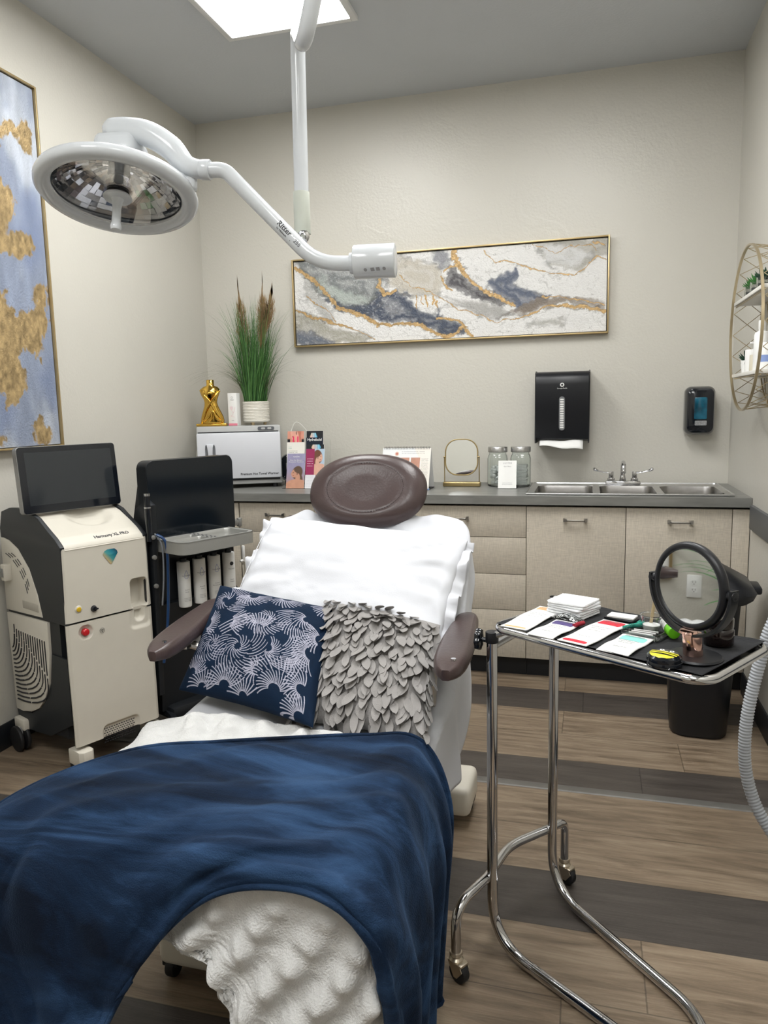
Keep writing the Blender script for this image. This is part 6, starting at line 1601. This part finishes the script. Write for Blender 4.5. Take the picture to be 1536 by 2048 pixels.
packet([(.018, 1.532), (.080, 1.502), (.133, 1.616), (.073, 1.648)], 'white mask packet with a mint label, nearest the bee compact', (140, 212, 204), [(.18, .40)], .001)
# gauze stack: individual folded pads
g0 = thing('gauze_pad', 'lowest white gauze pad of the stack at the back of the tray', 'gauze pad', (-.035, 1.805, ZT), -.55, 'folded gauze pads stacked on the tray')
def pad_mesh(seed, w=.098, d=.088, h=.0052):
    rs = random.Random(seed); b = NB(); rings = []
    for zz, inset in ((0, .002), (h * .35, 0), (h * .65, 0), (h, .002)):
        rings.append([b.verts.new((x * (1 - inset * 10) + rs.uniform(-.0012, .0012), y * (1 - inset * 10) + rs.uniform(-.0012, .0012), zz + rs.uniform(-.0005, .0005))) for x, y in rrect(w, d, .008, 4)])
    for A, B in zip(rings, rings[1:]):
        for k in range(len(A)): b.faces.new((A[k], A[(k + 1) % len(A)], B[(k + 1) % len(A)], B[k]))
    b.faces.new(rings[0][::-1]); b.faces.new(rings[-1]); return b
M_GAUZE = mat('soft_gauze', rgb(228, 230, 232), .9, noise=.05, bump=.3, bscale=400)
pd = part('pad', pad_mesh(1), M_GAUZE, g0); pd['label'] = 'folded gauze'
names = ['second', 'third', 'fourth', 'fifth', 'topmost']
for k in range(5):
    g = g0.copy(); COL.objects.link(g); g.location = (-.035 + rnd.uniform(-.003, .003), 1.805 + rnd.uniform(-.003, .003), ZT + .0057 * (k + 1)); g.rotation_euler = (0, 0, -.55 + rnd.uniform(-.12, .12))
    g['label'] = names[k] + ' white gauze pad' + (' from the bottom of the stack' if k < 4 else ' of the stack') + ' at the back of the tray'
    c = pd.copy(); COL.objects.link(c); c.parent = g
b = NB(); nz_ = 24; pts_ = []
u_, v_ = np.meshgrid(np.linspace(-.5, .5, 40), np.linspace(-.5, .5, 14)); z_ = .004 + .012 * np.clip((1 - (2 * u_) ** 2) * (1 - (2 * v_) ** 2), 0, 1) + .006 * (fbm(14, 40, 6, 3, 88, 2) - .5)
Q = np.stack([-.045 + u_ * .075 * .85 + v_ * .02, 1.742 - u_ * .075 * .5 + v_ * .03, ZT + z_], -1)
me = grid_mesh('plastic_wrap', Q, .0006); me.transform(Matrix.Translation((.045, -1.742, -ZT))); o = mesh_obj('plastic_wrap', me, M_ACRYL, None, 180); o.location = (-.045, 1.742, ZT); tag(o, 'crumpled clear plastic wrapper in front of the gauze stack', 'wrapper')
# napkins / packets further right
t2 = thing('wipe_packet', 'pair of small black and white wipe packets behind the red label packet', 'packet', (.075, 1.775, ZT), -.5)
b = NB(); box(b, -.035, .035, -.018, .018, 0, .004, .001); part('black_packet', b, M_BLACK, t2)
b = NB(); box(b, -.030, .032, -.014, .020, .0045, .009, .001, Matrix.Rotation(.15, 4, 'Z')); part('white_packet', b, M_PAPER, t2)
b = NB(); tube(b, smooth_path([Vector(p) for p in ((-.030, 1.678, ZT + .006), (-.020, 1.692, ZT + .007), (-.010, 1.706, ZT + .006))], 5), .0052, 10); single('red_cap_tube', b, mat('dark_red_plastic', rgb(150, 24, 44), .35, noise=.05), 'tiny dark red tube between the purple and red label packets', 'tube')
t2 = thing('teal_applicator', 'teal plastic applicator lying beside the clear cup', 'applicator', (.098, 1.700, ZT), .35); t2.scale = (.7, .8, .8)
M_TEAL = mat('teal_plastic', rgb(20, 140, 122), .35, noise=.05)
b = NB(); tube(b, smooth_path([(-.035, -.004, .007), (-.01, .002, .008), (.02, .006, .009), (.04, .012, .010)], 6), [.005] * 6 + [.0065] * 6 + [.008] * 7, 12); part('body', b, M_TEAL, t2)
b = NB(); tube(b, [(.018, .012, .012), (.035, .028, .012)], .004, 8); part('tip', b, M_TEAL, t2)
t2 = thing('mixing_cup', 'small clear plastic cup holding a wooden spatula on the tray', 'cup', (.135, 1.690, ZT))
b = NB(); lathe(b, [(0, .0005), (.017, .0005), (.0235, .036), (.0255, .037), (.0255, .0385), (.0228, .0385), (.0165, .002), (0, .002)], (0, 0, 0), 36); part('cup_wall', b, M_ACRYL, t2)
b = NB(); lathe(b, [(0, .0022), (.016, .0022), (.0185, .016), (0, .017)], (0, 0, 0), 28); part('cream', b, M_PAPER, t2)
b = NB(); box(b, -.0035, .0035, -.001, .001, 0, .105, .0008, Matrix.Translation((.004, .004, .006)) @ Matrix.Rotation(.22, 4, 'X') @ Matrix.Rotation(.10, 4, 'Y')); single('wooden_spatula', b, M_WOODF, 'pale wooden spatula standing in the clear cup', 'spatula').location = (.139, 1.694, ZT + .006)
t2 = thing('clear_dish', 'rectangular clear plastic dish with small tools beside the mint label packet', 'dish', (.118, 1.655, ZT), -.5)
b = NB()
for a in ((-.04, .04, -.03, -.028, 0, .012), (-.04, .04, .028, .03, 0, .012), (-.04, -.038, -.03, .03, 0, .012), (.038, .04, -.03, .03, 0, .012), (-.04, .04, -.03, .03, 0, .0012)): box(b, *a)
part('dish_wall', b, M_ACRYL, t2)
for k in range(3):
    b = NB(); tube(b, [(-.028, -.014 + k * .012, .005), (.024, -.010 + k * .014, .006)], .0028, 8); part('small_tool', b, M_SILVER, t2)
# bee compact
t2 = thing('bee_compact', 'round black compact with yellow bee stripes and eyes at the front of the tray', 'compact', (.142, 1.470, ZT), -.45)
b = NB(); lathe(b, [(0, 0), (.030, 0), (.033, .004), (.033, .009), (.0325, .010), (.033, .011), (.032, .018), (.026, .023), (.0, .0245)], (0, 0, 0), 48); cb_ = part('case', b, M_BLACKGLOSS, t2)
M_BEE = mat('bee_yellow', rgb(236, 222, 50), .35, noise=.03)
def dome(x, y): r = math.hypot(x, y); return .0245 - .0015 * (min(r, .026) / .026) - max(0, r - .026) * .83
for y0, y1, w_ in ((-.0245, -.0125, .018), (-.0085, -.0035, .0245), (.0005, .0045, .0245)):
    uu2, vv2 = np.meshgrid(np.linspace(-1, 1, 24), np.linspace(0, 1, 8)); yy_ = y0 + (y1 - y0) * vv2 - .004 * (1 - uu2 ** 2) * (1 - vv2) * (y0 < -.02) + .0028 * (1 - uu2 ** 2) * (y0 > -.02); xx_ = uu2 * np.sqrt(.0285 ** 2 - yy_ ** 2) * .93
    zz_ = np.vectorize(dome)(xx_, yy_) + .0007; mesh_obj('yellow_stripe', grid_mesh('yellow_stripe', np.stack([xx_, yy_, zz_], -1), 0), M_BEE, cb_, 180)
for x in (-.0095, .0095):
    b = NB(); lathe(b, [(0, .0012), (.0042, .001), (.0045, 0)], (x, .0145, dome(x, .0145)), 18, cap=False); ey = part('eye', b, M_PAPER, cb_); b = NB(); lathe(b, [(0, .0017), (.0018, .0015)], (x, .0145, dome(x, .0145)), 12, cap=False); part('pupil', b, M_INK, ey)
b = NB(); tube(b, [(.0035 * math.cos(a), .0105 + .0025 * math.sin(a), dome(0, .0105) + .0006) for a in np.linspace(PI, 2 * PI, 8)], .0005, 5); part('smile', b, M_PAPER, cb_)
# round standing mirror
bc = Vector((.200, 1.520, ZT)); mc = Vector((.189, 1.517, .982)); mn = Vector((-.75, -.66, .02)).normalized()
t2 = thing('vanity_mirror', 'round black-rimmed vanity mirror on a rose gold stem standing on the tray', 'mirror', bc)
ax = Vector((mn.y, -mn.x, 0)).normalized() * -1      # pivot axis, to the right / nearer
if ax.x < 0: ax = -ax
MM = frame(mc, ax, (0, 0, 1)); 
if MM.to_3x3().col[2].dot(mn) < 0: MM = frame(mc, -ax, (0, 0, 1))
tilt = Matrix.Rotation(.0, 4, 'X')
b = NB(); lathe(b, [(.072, .004), (.074, .0075), (.080, .0085), (.086, .004), (.087, -.002), (.085, -.008), (.078, -.011), (.0, -.012)], (0, 0, 0), 72, MM, cap=False); vm = part('mirror_ring', b, M_BLACK, t2, True, ang=60)
b = NB(); lathe(b, [(0, .0045), (.073, .0045)], (0, 0, 0), 64, MM, cap=False); part('mirror_face', b, M_MIRROR, vm, True)
b = NB(); arc = [MM @ Vector((.0965 * math.cos(a), .0965 * math.sin(a), -.004)) for a in np.linspace(-PI, 0, 40)]
arc = [MM @ Vector((-.0965, .010, -.004))] + arc + [MM @ Vector((.0965, .010, -.004))]
sec = []
cenM = mc
for p in arc:
    rad_ = (p - mc).normalized(); nn3 = MM.to_3x3().col[2].normalized(); sec.append([b.verts.new(p + rad_ * dx + nn3 * dy) for dx, dy in ((-.0028, -.010), (.0028, -.010), (.0038, 0), (.0028, .010), (-.0028, .010))])
for A, B in zip(sec, sec[1:]):
    for k in range(5): b.faces.new((A[k], A[(k + 1) % 5], B[(k + 1) % 5], B[k]))
b.faces.new(sec[0][::-1]); b.faces.new(sec[-1]); bmesh.ops.recalc_face_normals(b, faces=b.faces)
part('cradle', b, M_BLACK, t2, True, ang=30)
for s_ in (-1, 1):
    b = NB(); cyl(b, MM @ Vector((s_ * .086, .0, -.003)), MM @ Vector((s_ * .1015, .0, -.003)), .009, n=24, bev=.002); part('pivot', b, M_BLACK, t2, True)
M_ROSE = mat('rose_gold', (.78, .50, .42), .14, 1.0, noise=.06)
b = NB(); cyl(b, bc + Vector((0, 0, .006)), bc + Vector((-.004, 0, .052)), .0185, n=36, bev=.002); part('stem', b, M_ROSE, t2, True)
cz_ = mc - Vector((0, 0, .0965)); b = NB(); lathe(b, [(0, .004), (.016, .004), (.018, .0), (.0, -.001)], cz_ + Vector((0, 0, .004)), 28); part('stem_cap', b, M_ROSE, t2, True)
b = NB(); lathe(b, [(0, 0), (.050, 0), (.052, .003), (.049, .0065), (.02, .008), (0, .008)], bc + Vector((.004, .004, .0)), 48); part('base', b, M_BLACK, t2, True)
# dark jar and lime lid
b = NB(); lathe(b, [(0, 0), (.028, 0), (.030, .003), (.030, .030), (.028, .034), (.026, .036), (.0285, .038), (.0285, .056), (.026, .058), (0, .058)], (.262, 1.628, ZT), 40)
single('cream_jar', b, mat('amber_black_glass', (.012, .006, .005), .12, noise=.1, coat=.6), 'dark brown cosmetic jar behind the vanity mirror', 'jar')
t2 = thing('spray_bottle', 'white bottle with a lime green bottom lying behind the vanity mirror', 'bottle', (.172, 1.665, ZT), -1.42)
b = NB(); cyl(b, (-.005, 0, .014), (.03, 0, .014), .013, n=24, bev=.003); part('lime_band', b, mat('lime_plastic', rgb(110, 200, 30), .35, noise=.05), t2)
b = NB(); cyl(b, (-.045, 0, .014), (-.005, 0, .014), .010, .013, n=24); part('white_cap', b, M_PAPER, t2)

# ================================================================== WASTE BIN
t = thing('waste_bin', 'tall black plastic waste bin with a domed swing lid in front of the sink cabinet', 'waste bin', (.44, 3.18, 0), -.06)
def loft(bm, secs, n=8):
    rings = [[bm.verts.new((cx + x, cy + y, z)) for x, y in rrect(w, d, r, n)] for (z, w, d, r, cx, cy) in secs]
    for A, B in zip(rings, rings[1:]):
        for k in range(len(A)): bm.faces.new((A[k], A[(k + 1) % len(A)], B[(k + 1) % len(A)], B[k]))
    bm.faces.new(rings[0][::-1]); bm.faces.new(rings[-1])
b = NB(); loft(b, [(0.001, .20, .24, .06, 0, 0), (.012, .215, .255, .065, 0, 0), (.30, .250, .29, .07, 0, 0), (.545, .275, .31, .07, 0, 0), (.560, .285, .32, .07, 0, 0)]); part('body', b, M_BLACK, t)
b = NB(); loft(b, [(.560, .300, .330, .075, .01, 0), (.575, .320, .340, .075, .02, 0), (.600, .325, .34, .08, .03, 0), (.625, .310, .33, .08, .02, 0), (.660, .250, .29, .08, -.01, 0), (.690, .17, .22, .07, -.02, 0), (.697, .10, .15, .05, -.02, 0)]); ld = part('lid', b, M_BLACK, t)
b = NB(); box(b, .165, .215, -.06, .06, .585, .615, .008); part('lid_tab', b, M_BLACK, ld)
# ================================================================== ROUND WALL SHELF
M_HOOP = mat('champagne_wire', (.50, .42, .28), .32, .9, noise=.08)
t = thing('round_wall_shelf', 'round gold wire wall shelf with two white shelves on the right wall', 'wall shelf', (XR, 3.235, 1.3))
cy_, cz_, RH, XF, XBk = 3.235, 1.611, .312, .570, .682
b = NB(); pr_ = [Vector((XF, cy_ + RH * math.cos(a), cz_ + RH * math.sin(a))) for a in np.linspace(0, 2 * PI, 97)[:-1]]
rings = []
for p in pr_:
    o_ = (p - Vector((XF, cy_, cz_))).normalized(); rings.append([b.verts.new(p + o_ * dr_ + Vector((dx_, 0, 0))) for dr_, dx_ in ((-.0032, -.005), (.0032, -.005), (.0032, .005), (-.0032, .005))])
for k in range(96):
    A, B = rings[k], rings[(k + 1) % 96]
    for j in range(4): b.faces.new((A[j], A[(j + 1) % 4], B[(j + 1) % 4], B[j]))
part('front_hoop', b, M_HOOP, t, True)
b = NB(); tube(b, [Vector((XBk, cy_ + RH * .97 * math.cos(a), cz_ + RH * .97 * math.sin(a))) for a in np.linspace(0, 2 * PI, 65)[:-1]], .003, 8, closed=True); part('back_hoop', b, M_HOOP, t, True)
b = NB()
for s_ in (-1, 1):
    for k in range(-6, 7):
        c_ = k * .098; pts = []
        for q_ in np.linspace(-.62, .62, 90):
            y = cy_ + c_ / 2 + q_; z = cz_ + s_ * (q_ * 1.45 - c_ * .73)
            if (y - cy_) ** 2 + (z - cz_) ** 2 < (RH * .97) ** 2: pts.append(Vector((XBk - .001 - .002 * (s_ > 0), y, z)))
        if len(pts) > 2: tube(b, [pts[0], pts[-1]], .0016, 6)
part('back_lattice', b, M_HOOP, t, True)
b = NB(); NS = 22
for k in range(NS):
    for s_ in (-1, 1):
        a0, a1 = 2 * PI * k / NS, 2 * PI * (k + s_) / NS
        tube(b, [Vector((XF + .008, cy_ + RH * math.cos(a0), cz_ + RH * math.sin(a0))), Vector((XBk, cy_ + RH * .97 * math.cos(a1), cz_ + RH * .97 * math.sin(a1)))], .0015, 6)
part('side_lattice', b, M_HOOP, t, True)
M_SHELF = mat('white_shelf_board', rgb(222, 220, 214), .4, noise=.02)
for z in (1.742, 1.446):
    hw_ = math.sqrt(RH ** 2 - (z - cz_) ** 2) - .008
    b = NB(); box(b, XF + .002, XBk - .004, cy_ - hw_, cy_ + hw_, z - .014, z, .001); sh = part('shelf', b, M_SHELF, t, True)
    b = NB(); tube(b, [Vector((XF + .012, cy_ - hw_, z - .018)), Vector((XF + .012, cy_ + hw_, z - .018))], .003, 6); tube(b, [Vector((XBk - .006, cy_ - hw_, z - .018)), Vector((XBk - .006, cy_ + hw_, z - .018))], .003, 6); part('shelf_rail', b, M_HOOP, sh, True)
M_LEAF = mat('succulent_green', rgb(66, 128, 62), .5, noise=.25, nscale=30); M_LEAFD = mat('dark_agave_green', rgb(28, 66, 48), .5, noise=.25, nscale=30)
def succ(x, y, z, label, leafm, scale, potkind, seed):
    q = thing('potted_succulent', label, 'potted plant', (x, y, z)); rs = random.Random(seed)
    b = NB()
    if potkind == 'glass':
        lathe(b, [(0, 0), (.026, 0), (.027, .002), (.027, .058), (.024, .058), (.024, .004), (0, .004)], (0, 0, .0005), 28); part('glass_pot', b, M_GLASS, q)
        b = NB(); lathe(b, [(0, .006), (.0225, .006), (.0225, .036), (0, .036)], (0, 0, 0), 24); part('black_sand', b, M_INK, q)
        b = NB(); lathe(b, [(0, .0365), (.0225, .0365), (.0225, .047), (0, .049)], (0, 0, 0), 24); part('white_gravel', b, mat('pale_gravel', rgb(190, 184, 174), .8, noise=.4, nscale=200, bump=.6), q); h0 = .046
    else:
        lathe(b, [(0, 0), (.022, 0), (.027, .004), (.033, .05), (.033, .054), (.030, .054), (.026, .045), (0, .045)], (0, 0, .0005), 28); pp_ = part('pot', b, M_PAPER, q)
        b = NB()
        for k in range(7):
            a = 2 * PI * k / 7
            for s_ in (-1, 1): tube(b, [Vector(((.0245 + .0075 * f) * math.cos(a + s_ * f * .45), (.0245 + .0075 * f) * math.sin(a + s_ * f * .45), .006 + .045 * f)) * 1.0 for f in np.linspace(0, 1, 6)], .0016, 5)
        part('black_pattern', b, M_INK, pp_); h0 = .045
    b = NB()
    for k in range(22):
        a = k * 2.4 + rs.uniform(-.2, .2); el = .25 + 1.1 * (k / 22); L = scale * rs.uniform(.8, 1.1) * (1 - .3 * k / 22); d = Vector((math.cos(a) * math.cos(el), math.sin(a) * math.cos(el), math.sin(el))); s_ = d.cross(Vector((0, 0, 1))).normalized(); u_ = s_.cross(d).normalized()
        base_ = Vector((0, 0, h0)); rr3 = []
        for f, w_ in ((0, .35), (.3, .9), (.55, 1.0), (.8, .6), (1.0, .05)):
            c = base_ + d * L * f + Vector((0, 0, L * .25 * f * f)); wd = .0062 * w_ * scale / .045
            rr3.append([b.verts.new(c + s_ * wd), b.verts.new(c + u_ * wd * .5), b.verts.new(c - s_ * wd), b.verts.new(c - u_ * wd * .6)])
        for A, B in zip(rr3, rr3[1:]):
            for j in range(4): b.faces.new((A[j], A[(j + 1) % 4], B[(j + 1) % 4], B[j]))
    part('leaves', b, leafm, q)
succ(.628, 3.46, 1.742, 'small spiky succulent in a glass pot, nearest the corner on the upper gold shelf', M_LEAF, .050, 'glass', 1)
succ(.628, 3.345, 1.742, 'small bright succulent in a glass pot, second from the corner on the upper shelf', M_LEAF, .052, 'glass', 2)
succ(.628, 3.225, 1.742, 'small succulent in a glass pot, cut by the right photo edge on the upper shelf', M_LEAFD, .050, 'glass', 3)
succ(.628, 3.445, 1.446, 'dark agave in a white pot with black pattern on the lower gold shelf', M_LEAFD, .062, 'pattern', 4)
b = NB(); cyl(b, (.625, 3.375, 1.4465), (.625, 3.375, 1.540), .026, n=36, bev=.004); q = single('product_jar', b, M_PAPER, 'wide white lidded product tub next to the patterned succulent pot', 'tub')
t2 = thing('pump_bottle', 'small frosted pump bottle with a white pump on the lower gold shelf', 'bottle', (.622, 3.29, 1.4465))
b = NB(); cyl(b, (0, 0, 0), (0, 0, .068), .021, n=32, bev=.003); part('bottle_body', b, mat('frosted_cream', rgb(206, 200, 182), .4, noise=.03), t2)
b = NB(); cyl(b, (0, 0, .068), (0, 0, .090), .014, n=24, bev=.001); cyl(b, (0, 0, .09), (0, 0, .118), .006, n=16); box(b, -.022, .006, -.004, .004, .110, .118, .002); part('pump', b, M_PAPER, t2)
t2 = thing('product_bottle', 'tall white product bottle with a narrow cap on the lower gold shelf', 'bottle', (.622, 3.185, 1.4465))
b = NB(); lathe(b, [(0, 0), (.026, 0), (.028, .004), (.028, .135), (.024, .145), (.013, .150), (.013, .156)], (0, 0, 0), 32); part('bottle_body', b, M_PAPER, t2)
b = NB(); cyl(b, (0, 0, .156), (0, 0, .190), .014, n=24, bev=.002); part('cap', b, M_PAPER, t2)
t2 = thing('product_bottle', 'short white bottle with blue print at the right photo edge on the lower shelf', 'bottle', (.622, 3.10, 1.4465))
b = NB(); cyl(b, (0, 0, 0), (0, 0, .10), .025, n=32, bev=.004); pbt = part('bottle_body', b, M_PAPER, t2)
b = NB(); cyl(b, (0, 0, .03), (0, 0, .055), .0253, n=32); part('blue_band', b, mat('soft_blue_print', rgb(130, 150, 200), .5, noise=.05), pbt)
# ================================================================== CORRUGATED HOSE
b = NB(); hp_ = smooth_path([(.640, 2.05, .975), (.59, 2.06, .94), (.53, 2.08, .88), (.470, 2.10, .76), (.440, 2.10, .64), (.420, 2.10, .52), (.414, 2.10, .42), (.422, 2.10, .33), (.450, 2.09, .24), (.50, 2.06, .16), (.56, 1.98, .06), (.60, 1.85, .022), (.62, 1.6, .022), (.625, 1.2, .022)], 40)
# resample evenly
ds_ = [0.0]
for a_, c_ in zip(hp_, hp_[1:]): ds_.append(ds_[-1] + (c_ - a_).length)
n_s = int(ds_[-1] / .0022); out_ = []; k = 0
for i in range(n_s):
    d_ = ds_[-1] * i / (n_s - 1)
    while k < len(ds_) - 2 and ds_[k + 1] < d_: k += 1
    f = (d_ - ds_[k]) / max(1e-9, ds_[k + 1] - ds_[k]); out_.append(hp_[k].lerp(hp_[k + 1], f))
tube(b, out_, [.0155 + .0014 * math.sin(i * 2 * PI / 4) for i in range(n_s)], 18)
t2 = thing('corrugated_hose', 'grey corrugated vacuum hose hanging in a bend by the right wall', 'hose', (.44, 2.1, 0))
part('hose', b, mat('light_grey_hose', rgb(176, 180, 186), .4, noise=.04), t2, True, ang=180)
b = NB(); cyl(b, (.630, 2.05, .982), (XR - .006, 2.05, .982), .024, n=28, bev=.003); part('wall_cuff', b, M_IVORY, t2, True)

# ================================================================== LEFT WALL NEAR THE FOOT END (seen in the vanity mirror)
t = thing('wall_outlet', 'white double power outlet on the left wall, seen in the round vanity mirror', 'outlet', (XL, 1.50, .414))
om = frame((XL + .0005, 1.50, .414), (0, 1, 0), (0, 0, 1))
b = NB(); prism(b, rrect(.070, .115, .005, 3), 0, .005, om, .001); pl_ = part('cover_plate', b, M_PAPER, t, True)
for dz in (-.0195, .0195):
    b = NB(); prism(b, rrect(.034, .029, .012, 5, 0, dz), .005, .0065, om); so = part('socket_face', b, M_PAPER, pl_, True)
    b = NB()
    for x in (-.0065, .0065): box(b, x - .001, x + .001, dz - .001, dz + .008, .0065, .0070, 0, om)
    lathe(b, [(0, .0070), (.0024, .0070), (.0024, .0065)], (0, dz - .007, 0), 12, om, cap=False); part('slots', b, M_INK, so, True)
t = thing('wall_picture', 'white picture in a thin gold frame low on the left wall, seen in the mirror', 'picture', (XL, 1.85, .45))
frame_bars(t, (XL + .001, 1.605, .45), (0, 1, 0), (0, 0, 1), (1, 0, 0), .50, .66, .025, .016, M_FRGOLD, M_PAPER)
t = thing('potted_plant', 'leafy arching plant in a white pot by the left wall, seen in the vanity mirror', 'potted plant', (-2.08, 1.16, 0))
b = NB(); lathe(b, [(0, .001), (.07, .001), (.10, .20), (.105, .22), (.095, .22), (.088, .19), (0, .19)], (0, 0, 0), 36); part('pot', b, M_POT, t)
b = NB(); rs = random.Random(9)
for k in range(34):
    a = k * 2.4; out = Vector((math.cos(a), math.sin(a), 0)); p = out * .02 + Vector((0, 0, .19)); d = (out * rs.uniform(.25, .55) + Vector((0, 0, 1))).normalized(); s_ = d.cross(out).normalized(); L = rs.uniform(.45, .72); A = []; B = []
    for j in range(15):
        f = j / 14; w_ = .011 * math.sin(PI * min(1, f * .85 + .12)) ** .8 + .0004; A.append(b.verts.new(p + s_ * w_)); B.append(b.verts.new(p - s_ * w_)); d = (d + out * .11 * f - Vector((0, 0, .21 * f))).normalized(); p = p + d * L / 14
        if p.x - .0 + -2.08 < XL + .012: p.x = XL + .012 + 2.08
    for j in range(14): b.faces.new((A[j], B[j], B[j + 1], A[j + 1]))
part('leaves', b, M_LEAF, t)
